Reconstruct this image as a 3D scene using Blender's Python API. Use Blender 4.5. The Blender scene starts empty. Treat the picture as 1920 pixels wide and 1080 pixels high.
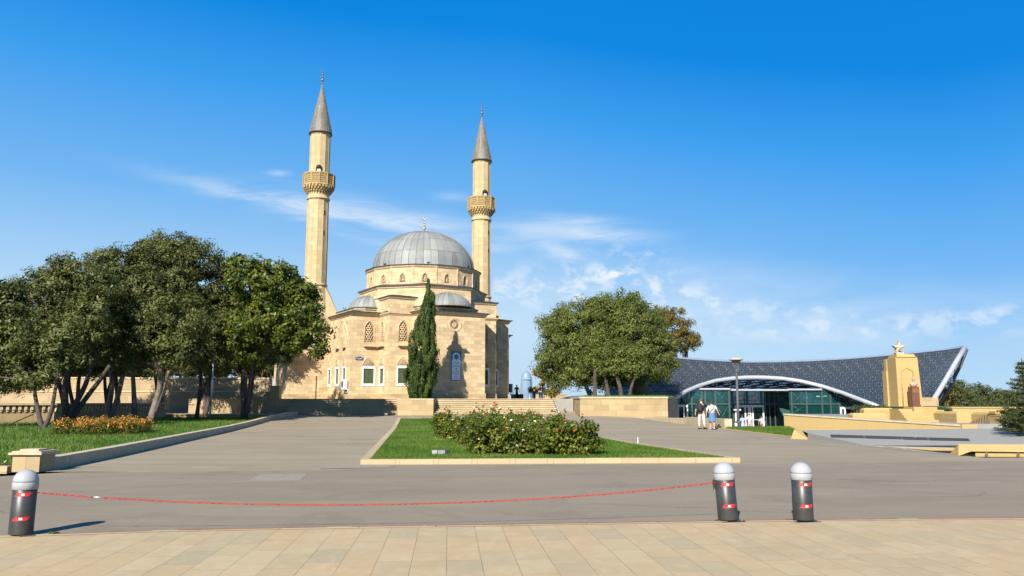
import bpy, bmesh, math, random
import numpy as np
from mathutils import Vector, Matrix

random.seed(7); RNG = np.random.default_rng(7)
R = math.radians; PI = math.pi
sc = bpy.context.scene; COL = sc.collection

# ------------------------------------------------------------------ camera
CH = 1.65; F = 1500.0; TH = math.atan(212 / F)
cam_d = bpy.data.cameras.new('camera'); cam = bpy.data.objects.new('camera', cam_d); COL.objects.link(cam)
cam_d.sensor_width = 36; cam_d.lens = 36 * F / 1920; cam_d.clip_start = .1; cam_d.clip_end = 9000
cam.location = (0, 0, CH); cam.rotation_euler = (PI / 2 + TH, 0, 0); sc.camera = cam

# ------------------------------------------------------------------ sun and sky
SUN_AZ, SUN_EL = 18.5, 33.0          # direction the light travels (from +Y towards +X), height
sd = bpy.data.lights.new('sun', 'SUN'); sd.energy = 5.0; sd.angle = R(.5); sd.color = (1, .945, .87)
sun = bpy.data.objects.new('sun', sd); COL.objects.link(sun)
sun.rotation_euler = Vector((math.sin(R(SUN_AZ)) * math.cos(R(SUN_EL)), math.cos(R(SUN_AZ)) * math.cos(R(SUN_EL)), -math.sin(R(SUN_EL)))).to_track_quat('-Z', 'Y').to_euler()
sc.view_settings.view_transform = 'Standard'; sc.view_settings.look = 'None'
sc.view_settings.exposure = 0.95; sc.view_settings.gamma = 1.0

def ray(x, y):
    a = (x - 960) / F; b = (540 - y) / F
    return Vector((a, math.cos(TH) - b * math.sin(TH), math.sin(TH) + b * math.cos(TH)))
def at(x, y, Y):                      # world point seen at pixel x, y at depth Y
    d = ray(x, y); t = Y / d.y
    return Vector((d.x * t, Y, CH + d.z * t))
def ong(x, y, z=0.0):
    d = ray(x, y); t = (z - CH) / d.z
    return Vector((d.x * t, d.y * t, z))
def azel(x, y):
    d = ray(x, y).normalized()
    return math.degrees(math.atan2(d.x, d.y)), math.degrees(math.asin(d.z))

class NT:                             # small node helper
    def __init__(s, tree): s.t = tree; s.n = tree.nodes; s.l = tree.links
    def node(s, typ, **kw):
        n = s.n.new(typ)
        for k, v in kw.items(): setattr(n, k, v)
        return n
    def put(s, sock, v):
        if isinstance(v, bpy.types.NodeSocket): s.l.new(v, sock)
        elif isinstance(v, (tuple, list)) and len(v) == 3 and sock.type == 'RGBA': sock.default_value = (*v, 1)
        else: sock.default_value = v
    def m(s, op, a, b=0.0, c=0.0, clamp=False):
        n = s.node('ShaderNodeMath', operation=op, use_clamp=clamp)
        for i, v in enumerate((a, b, c)): s.put(n.inputs[i], v)
        return n.outputs[0]
    def mix(s, f, a, b, bt='MIX'):
        n = s.node('ShaderNodeMix', data_type='RGBA', blend_type=bt)
        s.put(n.inputs[0], f); s.put(n.inputs[6], a); s.put(n.inputs[7], b)
        return n.outputs[2]
    def noise(s, vec, scale=1.0, detail=4, rough=.55, dist=0.0):
        n = s.node('ShaderNodeTexNoise'); s.put(n.inputs['Vector'], vec)
        n.inputs['Scale'].default_value = scale; n.inputs['Detail'].default_value = detail
        n.inputs['Roughness'].default_value = rough; n.inputs['Distortion'].default_value = dist
        return n.outputs['Fac']
    def ramp(s, f, stops):
        n = s.node('ShaderNodeValToRGB'); e = n.color_ramp.elements
        while len(e) < len(stops): e.new(.5)
        for i, (p, c) in enumerate(stops):
            e[i].position = p; e[i].color = (*c, 1) if len(c) == 3 else c
        s.put(n.inputs[0], f); return n.outputs[0]
    def rng(s, v, a, b, c=0.0, d=1.0):
        n = s.node('ShaderNodeMapRange', interpolation_type='SMOOTHSTEP')
        for i, q in enumerate((v, a, b, c, d)): s.put(n.inputs[i], q)
        return n.outputs[0]
    def xyz(s, x, y, z=0.0):
        n = s.node('ShaderNodeCombineXYZ')
        for i, v in enumerate((x, y, z)): s.put(n.inputs[i], v)
        return n.outputs[0]
    def scale(s, v, sx, sy, sz, rot=(0, 0, 0)):
        n = s.node('ShaderNodeMapping'); s.put(n.inputs['Vector'], v)
        n.inputs['Scale'].default_value = (sx, sy, sz); n.inputs['Rotation'].default_value = rot
        return n.outputs[0]

world = bpy.data.worlds.new('World'); sc.world = world; world.use_nodes = True
w = NT(world.node_tree); w.n.clear()
sky = w.node('ShaderNodeTexSky', sky_type='NISHITA', sun_disc=False)
sky.sun_elevation = R(SUN_EL); sky.sun_rotation = R(180 + SUN_AZ); sky.air_density = 1.0; sky.dust_density = .35; sky.ozone_density = 2.2
hs = w.node('ShaderNodeHueSaturation'); hs.inputs['Saturation'].default_value = 1.22; hs.inputs['Value'].default_value = 1.0
w.l.new(sky.outputs[0], hs.inputs['Color'])
tc = w.node('ShaderNodeTexCoord'); sp = w.node('ShaderNodeSeparateXYZ'); w.l.new(tc.outputs['Generated'], sp.inputs[0])
az = w.m('DEGREES', w.m('ARCTAN2', sp.outputs[0], sp.outputs[1]))
el = w.m('DEGREES', w.m('ARCSINE', sp.outputs[2]))
ae = w.xyz(az, el, 0.0)
def blob(px, py, rx, ry, tilt=0.0, k=1.0):      # soft patch of sky, position and radii in pixels of sky angle
    a0, e0 = azel(px, py); s = .0367
    dx = w.m('SUBTRACT', az, a0); dy = w.m('SUBTRACT', el, e0)
    c, sn = math.cos(R(tilt)), math.sin(R(tilt))
    u = w.m('DIVIDE', w.m('ADD', w.m('MULTIPLY', dx, c), w.m('MULTIPLY', dy, sn)), rx * s)
    v = w.m('DIVIDE', w.m('SUBTRACT', w.m('MULTIPLY', dy, c), w.m('MULTIPLY', dx, sn)), ry * s)
    q = w.m('ADD', w.m('MULTIPLY', u, u), w.m('MULTIPLY', v, v))
    return w.m('MULTIPLY', w.m('EXPONENT', w.m('MULTIPLY', q, -1.0)), k)
def ssum(l):
    r = l[0]
    for q in l[1:]: r = w.m('ADD', r, q)
    return r
wisp_n = w.rng(w.noise(w.scale(ae, .16, .8, 1, (0, 0, R(10))), 1.0, 6, .62, .8), .22, .66)
wisp = w.m('MULTIPLY', ssum([blob(480, 370, 150, 16, -8, .8), blob(660, 398, 150, 26, -9, 1.0), blob(800, 425, 130, 24, -6, .8), blob(620, 425, 150, 10, -16, .5),
        blob(1085, 412, 90, 10, -5, .7), blob(1110, 440, 110, 16, -4, 1.0), blob(1000, 425, 120, 12, -2, .5), blob(1050, 470, 75, 16, -20, .9),
        blob(522, 324, 20, 6, 0, .8), blob(935, 462, 40, 12, 0, .6), blob(850, 370, 40, 10, 0, .4)]), wisp_n)
puff_n = w.rng(w.noise(w.scale(ae, .55, .85, 1), 1.0, 7, .58, .3), .44, .66)
puff = w.m('MULTIPLY', ssum([blob(1060, 540, 120, 40, 0, .9), blob(1155, 510, 40, 12, 0, .9), blob(1230, 545, 130, 40, -14, .8), blob(1390, 580, 120, 26, -6, .3),
        blob(960, 540, 80, 30, 0, .4), blob(1500, 583, 60, 10, 0, .6), blob(1600, 608, 300, 16, 0, .4), blob(1880, 584, 110, 12, 0, .5), blob(1180, 475, 70, 14, 0, .6), blob(1700, 620, 200, 16, 0, .4)]), puff_n)
veil = w.m('MULTIPLY', ssum([blob(1150, 560, 400, 70, 0, .35), blob(1500, 620, 500, 60, 0, .35)]), w.rng(w.noise(w.scale(ae, .1, .35, 1), 1.0, 5, .6, .4), .2, .8))
cl = w.m('ADD', w.m('ADD', w.m('MULTIPLY', wisp, .58), w.m('MULTIPLY', puff, .75)), veil, clamp=True)
K_ = 6.9                                # clear azure of the photograph by elevation, over the physical sky
els = w.m('ADD', el, w.m('ADD', w.m('MULTIPLY', w.m('MAXIMUM', az, 0.0), .19), w.m('MULTIPLY', w.m('MINIMUM', az, 0.0), .03)))   # deeper blue away from the sun's side
grad = w.ramp(w.m('DIVIDE', w.m('MINIMUM', els, w.m('ADD', el, 5.5)), 90.0), [(0, (.52, .69, .87)), (.064, (.48, .71, .93)), (.148, (.175, .475, .90)), (.231, (.042, .345, .87)), (.29, (.0, .245, .77)), (.6, (.0, .15, .52)), (1, (.0, .11, .42))])
gs = w.node('ShaderNodeVectorMath', operation='SCALE'); w.l.new(grad, gs.inputs[0]); gs.inputs[3].default_value = K_
skyc = w.mix(.95, hs.outputs[0], gs.outputs[0])
colr = w.mix(cl, skyc, (5.7, 6.3, 6.9))
bg = w.node('ShaderNodeBackground'); bg.inputs[1].default_value = .075; w.l.new(colr, bg.inputs[0])
wo = w.node('ShaderNodeOutputWorld'); w.l.new(bg.outputs[0], wo.inputs[0])

# ------------------------------------------------------------------ materials
MATS = {}
def new_mat(name):
    m = bpy.data.materials.new(name); m.use_nodes = True; MATS[name] = m
    t = NT(m.node_tree); b = m.node_tree.nodes['Principled BSDF']
    return m, t, b
def bump(t, b, h, dist=.01, strength=.5):
    n = t.node('ShaderNodeBump'); n.inputs['Strength'].default_value = strength; n.inputs['Distance'].default_value = dist
    t.put(n.inputs['Height'], h); t.l.new(n.outputs[0], b.inputs['Normal'])
def uvs(t):
    return t.node('ShaderNodeUVMap', uv_map='UVMap').outputs[0]
def obc(t): return t.node('ShaderNodeTexCoord').outputs['Object']
def geo(t): return t.node('ShaderNodeNewGeometry').outputs['Position']

def plain(name, col, rough=.6, metal=0.0, var=.12, nscale=6.0, bumpd=0.0, spec=.5, coat=0.0):
    m, t, b = new_mat(name)
    n = t.noise(obc(t), nscale, 5, .6)
    f = t.rng(n, .3, .7)
    lo = tuple(c * (1 - var) for c in col); hi = tuple(min(1, c * (1 + var)) for c in col)
    t.put(b.inputs['Base Color'], t.mix(f, lo, hi))
    b.inputs['Roughness'].default_value = rough; b.inputs['Metallic'].default_value = metal
    b.inputs['Specular IOR Level'].default_value = spec; b.inputs['Coat Weight'].default_value = coat
    if bumpd: bump(t, b, t.noise(obc(t), nscale * 4, 4, .6), bumpd)
    return m

def stone(name, base, bw=.75, bh=.38, var=.21, mort=.011, stain=.42, mortar_k=.40, warm=(1.05, .97, .84), swirl=.25):
    m, t, b = new_mat(name)
    uv = uvs(t)
    br = t.node('ShaderNodeTexBrick'); t.l.new(uv, br.inputs['Vector']); br.offset = .5
    br.inputs['Color1'].default_value = (0, 0, 0, 1); br.inputs['Color2'].default_value = (1, 1, 1, 1); br.inputs['Mortar'].default_value = (.5, .5, .5, 1)
    br.inputs['Scale'].default_value = 1; br.inputs['Mortar Size'].default_value = mort; br.inputs['Mortar Smooth'].default_value = .3
    br.inputs['Brick Width'].default_value = bw; br.inputs['Row Height'].default_value = bh
    lo = tuple(c * (1 - var) for c in base); hi = tuple(c * (1 + var * .8) for c in base)
    c = t.mix(br.outputs['Color'], lo, hi)
    br2 = t.node('ShaderNodeTexBrick'); t.l.new(t.scale(uv, 1, 1, 1), br2.inputs['Vector']); br2.offset = .5
    br2.inputs['Color1'].default_value = (0, 0, 0, 1); br2.inputs['Color2'].default_value = (1, 1, 1, 1); br2.inputs['Mortar'].default_value = (0, 0, 0, 1)
    br2.inputs['Scale'].default_value = 1; br2.inputs['Mortar Size'].default_value = mort; br2.inputs['Bias'].default_value = -.35
    br2.inputs['Brick Width'].default_value = bw * 1.0; br2.inputs['Row Height'].default_value = bh * 2
    c = t.mix(t.m('MULTIPLY', br2.outputs['Color'], .6), c, tuple(base[i] * warm[i] * .86 for i in range(3)))
    sw = t.noise(t.scale(uv, .9, 2.2, 1, (0, 0, .7)), 2.2, 4, .6, 1.6)
    c = t.mix(t.m('MULTIPLY', t.rng(sw, .52, .7), swirl), c, tuple(min(1, k * 1.22) for k in base))
    st = t.noise(geo(t), .55, 6, .65, .5)
    c = t.mix(t.m('MULTIPLY', t.rng(st, .48, .75), stain), c, tuple(base[i] * (.62, .55, .46)[i] for i in range(3)))
    fine = t.noise(geo(t), 9, 5, .7)
    c = t.mix(t.m('MULTIPLY', t.rng(fine, .35, .7), .22), c, tuple(k * .78 for k in base))
    c = t.mix(t.m('MULTIPLY', br.outputs['Fac'], 1 - mortar_k), c, tuple(k * .45 for k in base))
    t.put(b.inputs['Base Color'], c); b.inputs['Roughness'].default_value = .85; b.inputs['Specular IOR Level'].default_value = .25
    h = t.m('SUBTRACT', t.m('MULTIPLY', fine, .25), t.m('MULTIPLY', br.outputs['Fac'], .6))
    bump(t, b, h, .012, .6)
    return m
STONE = stone('limestone', (.52, .39, .222), var=.27)
STONE_P = stone('limestone_plinth', (.42, .305, .16), .8, .42, .3, .006, .45)
STONE_M = stone('limestone_minaret', (.455, .345, .185), .8, .5, .14, .005, .3, swirl=.1)
STONE_Y = stone('yellow_limestone', (.40, .285, .115), 1.1, .6, .05, .004, .2, swirl=.1)
STONE_W = stone('wall_limestone', (.36, .27, .145), 1.2, .45, .2, .008, .4, swirl=.1)
STONE_K = stone('kerb_limestone', (.42, .325, .19), 1.0, 9, .10, .012, .25, swirl=.1)
STONE_D = stone('old_limestone', (.37, .275, .155), 1.0, .55, .15, .008, .35)
CAPST = plain('stone_coping', (.41, .335, .21), .8, var=.12, nscale=3, bumpd=.004)
MOULD = plain('stone_moulding', (.53, .40, .235), .8, var=.14, nscale=4, bumpd=.004)
MOULD_D = plain('carved_stone', (.35, .245, .105), .85, var=.25, nscale=7, bumpd=.02)
GRANITE = plain('grey_granite', (.25, .235, .20), .85, var=.12, nscale=14, bumpd=.002)
GRANITE_P = plain('plaza_granite', (.24, .225, .195), .8, var=.08, nscale=2)

def lead(name, base=(.205, .212, .195), n=40):
    m, t, b = new_mat(name); uv = uvs(t)
    br = t.node('ShaderNodeTexBrick'); t.l.new(uv, br.inputs['Vector']); br.offset = 0
    br.inputs['Color1'].default_value = (*[c * .70 for c in base], 1); br.inputs['Color2'].default_value = (*[c * 1.22 for c in base], 1)
    br.inputs['Mortar'].default_value = (.17, .15, .095, 1); br.inputs['Scale'].default_value = 1; br.inputs['Mortar Size'].default_value = .035
    br.inputs['Brick Width'].default_value = 1; br.inputs['Row Height'].default_value = 1
    st = t.noise(t.scale(uv, .7, .25, 1), 3.0, 5, .6, .4)
    c = t.mix(t.m('MULTIPLY', t.rng(st, .35, .75), .35), br.outputs['Color'], (base[0] * .75, base[1] * .85, base[2] * 1.0))
    st2 = t.noise(geo(t), 2.5, 6, .7)
    c = t.mix(t.m('MULTIPLY', t.rng(st2, .5, .75), .4), c, (.36, .33, .25))
    t.put(b.inputs['Base Color'], c); b.inputs['Roughness'].default_value = .62; b.inputs['Metallic'].default_value = .0
    bump(t, b, t.m('ADD', br.outputs['Fac'], t.m('MULTIPLY', st2, .3)), .02, .5)
    return m
LEAD = lead('lead_sheet'); LEAD_C = lead('lead_cone', (.145, .128, .092))
LEADE = plain('lead_edge', (.038, .038, .04), .6, .2, .2, 3)
GOLD = plain('gilt_brass', (.60, .42, .16), .3, .9, .2, 4)
COPPER = plain('dull_copper', (.30, .17, .09), .4, .8, .2, 4)
WHITEP = plain('white_paint', (.60, .59, .57), .45, 0, .06, 3)
WHITEM = plain('white_marble', (.66, .64, .59), .5, 0, .06, 3)
DARK = plain('dark_void', (.02, .02, .02), .9)
DARKM = plain('dark_metal', (.05, .05, .055), .45, .5)
GREYM = plain('grey_lamp_metal', (.07, .072, .075), .6, .1)
LGREYM = plain('light_grey_metal', (.45, .47, .49), .35, .5)
ALU = plain('white_steel_tube', (.34, .35, .36), .4, .1, .05, 2)
BROWNM = plain('brown_metal', (.16, .11, .07), .6, .3)

def bark(name, col):
    m, t, b = new_mat(name)
    n = t.noise(t.scale(obc(t), 5, 5, 1.0), 3, 6, .7, .6)
    t.put(b.inputs['Base Color'], t.mix(t.rng(n, .35, .65), tuple(c * .55 for c in col), tuple(c * 1.3 for c in col)))
    b.inputs['Roughness'].default_value = .9; bump(t, b, n, .04, .9); return m
BARK = bark('olive_bark', (.17, .135, .10)); BARKD = bark('dark_bark', (.07, .05, .04))

def leaf(name, a, b_, c_, rough=.5, tr=.25):
    m, t, b = new_mat(name)
    at_ = t.node('ShaderNodeAttribute', attribute_name='rnd')
    col = t.ramp(at_.outputs['Fac'], [(0, a), (.55, b_), (1, c_)])
    n = t.noise(obc(t), .9, 3, .6)
    col = t.mix(t.m('MULTIPLY', t.rng(n, .45, .7), .45), col, tuple(k * 1.0 for k in c_))
    t.put(b.inputs['Base Color'], col); b.inputs['Roughness'].default_value = rough; b.inputs['Specular IOR Level'].default_value = .22
    tl = t.node('ShaderNodeBsdfTranslucent'); t.put(tl.inputs[0], t.mix(.5, col, (b_[0] * 1.5, b_[1] * 1.6, b_[2] * .4)))
    mx = t.node('ShaderNodeMixShader'); mx.inputs[0].default_value = tr
    t.l.new(b.outputs[0], mx.inputs[1]); t.l.new(tl.outputs[0], mx.inputs[2])
    t.l.new(mx.outputs[0], m.node_tree.nodes['Material Output'].inputs[0]); return m
L_OLIVE = leaf('olive_leaves', (.024, .033, .006), (.070, .082, .018), (.185, .190, .058), .5)
L_GREEN = leaf('broad_leaves', (.030, .048, .010), (.075, .105, .016), (.19, .20, .025), .4, .35)
L_CYP = leaf('cypress_needles', (.014, .028, .006), (.034, .060, .010), (.075, .105, .018), .6, .15)
L_WILL = leaf('acacia_leaves', (.042, .058, .012), (.095, .118, .022), (.19, .20, .045), .5, .3)
L_PINE = leaf('pine_needles', (.028, .042, .014), (.060, .078, .022), (.12, .12, .035), .6, .2)
L_PINEB = leaf('rusty_pine_needles', (.06, .05, .012), (.12, .10, .02), (.20, .13, .03), .6, .25)
L_AUT = leaf('turning_leaves', (.07, .08, .012), (.14, .13, .02), (.38, .16, .03), .5, .3)
L_ROSE = leaf('rose_leaves', (.030, .050, .007), (.090, .120, .014), (.25, .23, .035), .35, .3)
L_FLOW = leaf('flower_bed_foliage', (.04, .07, .010), (.09, .11, .016), (.17, .15, .025), .5, .3)
PETAL_O = plain('orange_petals', (.56, .19, .012), .6, var=.4, nscale=3)
PETAL_R = plain('red_petals', (.62, .02, .015), .5, var=.3)
PETAL_W = plain('cream_petals', (.82, .74, .58), .5, var=.1)
PETAL_P = plain('pink_petals', (.78, .16, .12), .5, var=.1)
PETAL_Y = plain('yellow_petals', (.80, .50, .03), .5, var=.1)

def grass_mat(name, a=(.045, .095, .010), b_=(.085, .155, .018), c_=(.14, .17, .045)):
    m, t, b = new_mat(name)
    n = t.noise(geo(t), .8, 6, .65); n2 = t.noise(geo(t), 14, 5, .7)
    c = t.mix(t.rng(n2, .3, .7), a, b_); c = t.mix(t.m('MULTIPLY', t.rng(n, .5, .75), .5), c, c_)
    t.put(b.inputs['Base Color'], c); b.inputs['Roughness'].default_value = .9; bump(t, b, n2, .05, .8); return m
LAWN = grass_mat('lawn_soil_green', (.035, .07, .01), (.06, .11, .015), (.09, .11, .03))
BLADE = leaf('grass_blades', (.045, .105, .010), (.085, .165, .016), (.17, .20, .045), .5, .35)

def asphalt(name, a, b_, streak=.4, grain=.15):
    m, t, b = new_mat(name); p = geo(t)
    big = t.noise(t.scale(p, .12, .55, 1), 1, 6, .6, .4); mid = t.noise(t.scale(p, .6, 2.4, 1), 1, 5, .65)
    gr = t.noise(p, 75, 3, .8); gr2 = t.noise(p, 22, 4, .7)
    c = t.mix(t.rng(big, .3, .7), a, b_)
    c = t.mix(t.m('MULTIPLY', t.rng(mid, .5, .72), streak), c, tuple(k * 1.28 for k in b_))
    pt = t.noise(p, .35, 5, .7, 1.2)
    c = t.mix(t.m('MULTIPLY', t.rng(pt, .54, .62), .45), c, tuple(k * .85 for k in a))
    c = t.mix(t.m('MULTIPLY', t.rng(gr, .38, .62), grain * 2.6), c, tuple(k * .6 for k in a))
    c = t.mix(t.m('MULTIPLY', t.rng(gr2, .56, .70), .45), c, tuple(min(1, k * 1.30) for k in b_))
    gr3 = t.noise(p, 34, 3, .8); c = t.mix(t.m('MULTIPLY', t.rng(gr3, .55, .68), .35), c, tuple(k * .68 for k in a))
    c = t.mix(1.0, c, (1, .965, .86), 'MULTIPLY')
    t.put(b.inputs['Base Color'], c); b.inputs['Roughness'].default_value = .85; b.inputs['Specular IOR Level'].default_value = .3
    bump(t, b, t.m('ADD', gr, gr2), .006, .7); return m
ASPH_D = asphalt('road_asphalt', (.212, .178, .134), (.255, .217, .165))
ASPH_L = asphalt('plaza_asphalt', (.242, .204, .148), (.296, .252, .185), .6, .10)
ASPH_P = asphalt('patch_asphalt', (.25, .225, .185), (.29, .26, .22))

def paving():
    m, t, b = new_mat('paving_slabs'); p = geo(t)
    pr = t.scale(p, 1, 1, 1, (0, 0, R(-94.5)))
    wob = t.m('MULTIPLY', t.m('SUBTRACT', t.noise(p, .5, 2), .5), .0)
    def brick(bw, bh, bias=0.0, off=.37):
        br = t.node('ShaderNodeTexBrick'); t.l.new(pr, br.inputs['Vector']); br.offset = off; br.offset_frequency = 2
        br.inputs['Color1'].default_value = (0, 0, 0, 1); br.inputs['Color2'].default_value = (1, 1, 1, 1); br.inputs['Mortar'].default_value = (.5, .5, .5, 1)
        br.inputs['Scale'].default_value = 1; br.inputs['Mortar Size'].default_value = .0035; br.inputs['Mortar Smooth'].default_value = .2; br.inputs['Bias'].default_value = bias
        br.inputs['Brick Width'].default_value = bw; br.inputs['Row Height'].default_value = bh; return br
    b1 = brick(.72, .36); b2 = brick(.72, .36 , -.2, .37)
    c = t.ramp(b1.outputs['Color'], [(0, (.33, .295, .21)), (.3, (.375, .32, .21)), (.5, (.405, .32, .20)), (.75, (.40, .335, .22)), (1, (.43, .355, .235))])
    vn = t.noise(t.scale(p, .35, .5, 1), 1.0, 3, .5)
    c = t.mix(t.m('MULTIPLY', t.rng(vn, .42, .6), .45), c, (.45, .32, .205))
    n1 = t.noise(t.scale(p, 2.2, 1.4, 1), 2.0, 6, .68, 1.0)
    c = t.mix(t.m('MULTIPLY', t.rng(n1, .45, .72), .35), c, (.52, .44, .33))
    n2 = t.noise(p, 1.6, 6, .7, .6)
    c = t.mix(t.m('MULTIPLY', t.rng(n2, .52, .75), .32), c, (.33, .26, .175))
    spots = t.noise(p, 8, 3, .6)
    c = t.mix(t.m('MULTIPLY', t.rng(spots, .68, .76), .45), c, (.20, .15, .11))
    gr = t.noise(p, 60, 3, .7)
    c = t.mix(t.m('MULTIPLY', t.rng(gr, .4, .7), .15), c, (.30, .24, .18))
    c = t.mix(t.m('MULTIPLY', b1.outputs['Fac'], t.rng(n2, .3, .65, .35, .9)), c, (.17, .125, .08))
    m2 = t.noise(t.scale(p, 1, .7, 1), .9, 6, .7, 1.5); c = t.mix(t.m('MULTIPLY', t.rng(m2, .5, .62), .35), c, (.37, .27, .17))
    c = t.mix(1.0, c, (1, .935, .77), 'MULTIPLY')
    t.put(b.inputs['Base Color'], c); b.inputs['Roughness'].default_value = .7; b.inputs['Specular IOR Level'].default_value = .3
    bump(t, b, t.m('SUBTRACT', t.m('MULTIPLY', n1, .4), b1.outputs['Fac']), .006, .6); return m
PAVE = paving()
REDLINE = plain('worn_red_paint', (.42, .05, .04), .7, var=.4, nscale=8)
EARTH = plain('dry_earth', (.16, .15, .10), .95, var=.3, nscale=.02)

# ------------------------------------------------------------------ mesh helpers
def prop(o, label=None, cat=None, group=None, kind=None):
    if label: o['label'] = label
    if cat: o['category'] = cat
    if group: o['group'] = group
    if kind: o['kind'] = kind
    return o
def empty(name, loc, rz=0, label=None, cat=None, group=None):
    o = bpy.data.objects.new(name, None); COL.objects.link(o); o.location = loc; o.rotation_euler = (0, 0, rz); o.empty_display_size = .3
    return prop(o, label, cat, group)
def root_of(o):
    while o.parent: o = o.parent
    return o
def local_mat(par):                   # matrix from world to the frame of the thing (all parts sit at its origin)
    r = root_of(par); return (Matrix.Translation(r.location) @ Matrix.Rotation(r.rotation_euler.z, 4, 'Z')).inverted()

class MB:
    def __init__(s): s.v = []; s.f = []; s.uv = []; s.sm = []
    def add(s, verts, faces, uv=None, smooth=False):
        b = len(s.v); s.v += [tuple(p) for p in verts]
        for i, f in enumerate(faces):
            s.f.append(tuple(b + k for k in f)); s.uv.append(uv[i] if uv else None); s.sm.append(smooth)
        return s
    def box(s, x0, x1, y0, y1, z0, z1):
        v = [(x, y, z) for z in (z0, z1) for y in (y0, y1) for x in (x0, x1)]
        return s.add(v, [(0, 2, 3, 1), (4, 5, 7, 6), (0, 1, 5, 4), (2, 6, 7, 3), (0, 4, 6, 2), (1, 3, 7, 5)])
    def obox(s, c, sx, sy, sz, rz=0, z0=None):      # box centred in plan, rotated
        m = Matrix.Rotation(rz, 3, 'Z'); c = Vector(c); v = []
        for z in (0, sz):
            for y in (-sy / 2, sy / 2):
                for x in (-sx / 2, sx / 2): v.append(c + m @ Vector((x, y, z)))
        return s.add(v, [(0, 2, 3, 1), (4, 5, 7, 6), (0, 1, 5, 4), (2, 6, 7, 3), (0, 4, 6, 2), (1, 3, 7, 5)])
    def prism(s, poly, z0, z1, cap=True, bottom=False):
        n = len(poly); a = sum(poly[i][0] * poly[(i + 1) % n][1] - poly[(i + 1) % n][0] * poly[i][1] for i in range(n))
        if a < 0: poly = poly[::-1]
        zz0 = z0 if callable(z0) else (lambda x, y: z0); zz1 = z1 if callable(z1) else (lambda x, y: z1)
        v = [(p[0], p[1], zz0(*p[:2])) for p in poly] + [(p[0], p[1], zz1(*p[:2])) for p in poly]
        f = [(i, (i + 1) % n, n + (i + 1) % n, n + i) for i in range(n)]
        if cap: f.append(tuple(range(n, 2 * n)))
        if bottom: f.append(tuple(range(n - 1, -1, -1)))
        return s.add(v, f)
    def sweep(s, path, prof, closed=False):         # prof: (offset to the right of travel, z); path xy
        n = len(path); offs = []
        for i in range(n):
            p = Vector(path[i][:2])
            a = Vector(path[i - 1][:2]) if (closed or i > 0) else None
            c = Vector(path[(i + 1) % n][:2]) if (closed or i < n - 1) else None
            d1 = (p - a).normalized() if a is not None else None; d2 = (c - p).normalized() if c is not None else None
            if d1 is None: d1 = d2
            if d2 is None: d2 = d1
            n1 = Vector((d1.y, -d1.x)); n2 = Vector((d2.y, -d2.x)); m = n1 + n2
            m = m / max(m.dot(n1), .3) if m.length > 1e-4 else n1
            offs.append((p, m))
        k = len(prof); v = []
        for p, m in offs:
            for o, z in prof: q = p + m * o; v.append((q.x, q.y, z))
        f = []
        for i in range(n if closed else n - 1):
            j = (i + 1) % n
            for q in range(k - 1): f.append((i * k + q, j * k + q, j * k + q + 1, i * k + q + 1))
        if not closed: f.append(tuple(range(k - 1, -1, -1))); f.append(tuple((n - 1) * k + q for q in range(k)))
        return s.add(v, f)
    def lathe(s, prof, n=32, c=(0, 0), a0=0.0, a1=2 * PI, smooth=True, nu=None, vrow=1.0):
        full = abs(a1 - a0 - 2 * PI) < 1e-6; m = n if full else n + 1; v = []
        for r, z in prof:
            for i in range(m):
                a = a0 + (a1 - a0) * i / n; v.append((c[0] + r * math.cos(a), c[1] + r * math.sin(a), z))
        f = []; uv = []; nu = nu or n
        L = [0]
        for (r0, z0), (r1, z1) in zip(prof, prof[1:]): L.append(L[-1] + math.hypot(r1 - r0, z1 - z0))
        tot = L[-1] or 1
        for j in range(len(prof) - 1):
            for i in range(n):
                i2 = (i + 1) % m
                f.append((j * m + i, j * m + i2, (j + 1) * m + i2, (j + 1) * m + i))
                u0, u1 = i / n * nu, (i + 1) / n * nu; w0, w1 = L[j] / tot * vrow, L[j + 1] / tot * vrow
                uv.append([(u0, w0), (u1, w0), (u1, w1), (u0, w1)])
        return s.add(v, f, uv, smooth)
    def tube(s, pts, rad, n=8, cap=True, smooth=True):
        pts = [Vector(p) for p in pts]; rr = rad if isinstance(rad, (list, tuple)) else [rad] * len(pts); v = []
        up = None
        for i, p in enumerate(pts):
            d = (pts[min(i + 1, len(pts) - 1)] - pts[max(i - 1, 0)]).normalized()
            if up is None: up = Vector((0, 0, 1)) if abs(d.z) < .9 else Vector((0, 1, 0))
            x = d.cross(up).normalized(); y = x.cross(d).normalized(); up = y
            for k in range(n): a = 2 * PI * k / n; v.append(p + (x * math.cos(a) + y * math.sin(a)) * rr[i])
        f = []
        for i in range(len(pts) - 1):
            for k in range(n): k2 = (k + 1) % n; f.append((i * n + k, i * n + k2, (i + 1) * n + k2, (i + 1) * n + k))
        if cap: f.append(tuple(range(n - 1, -1, -1))); f.append(tuple((len(pts) - 1) * n + k for k in range(n)))
        return s.add(v, f, None, smooth)
    def ball(s, c, r, n=8, m=6, sz=1.0, smooth=True):
        prof = [(max(r * math.sin(PI * i / m), .0005), c[2] - r * sz * math.cos(PI * i / m)) for i in range(m + 1)]
        return s.lathe(prof, n, (c[0], c[1]), smooth=smooth)
    def quad(s, a, b, c, d): return s.add([a, b, c, d], [(0, 1, 2, 3)])
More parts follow.
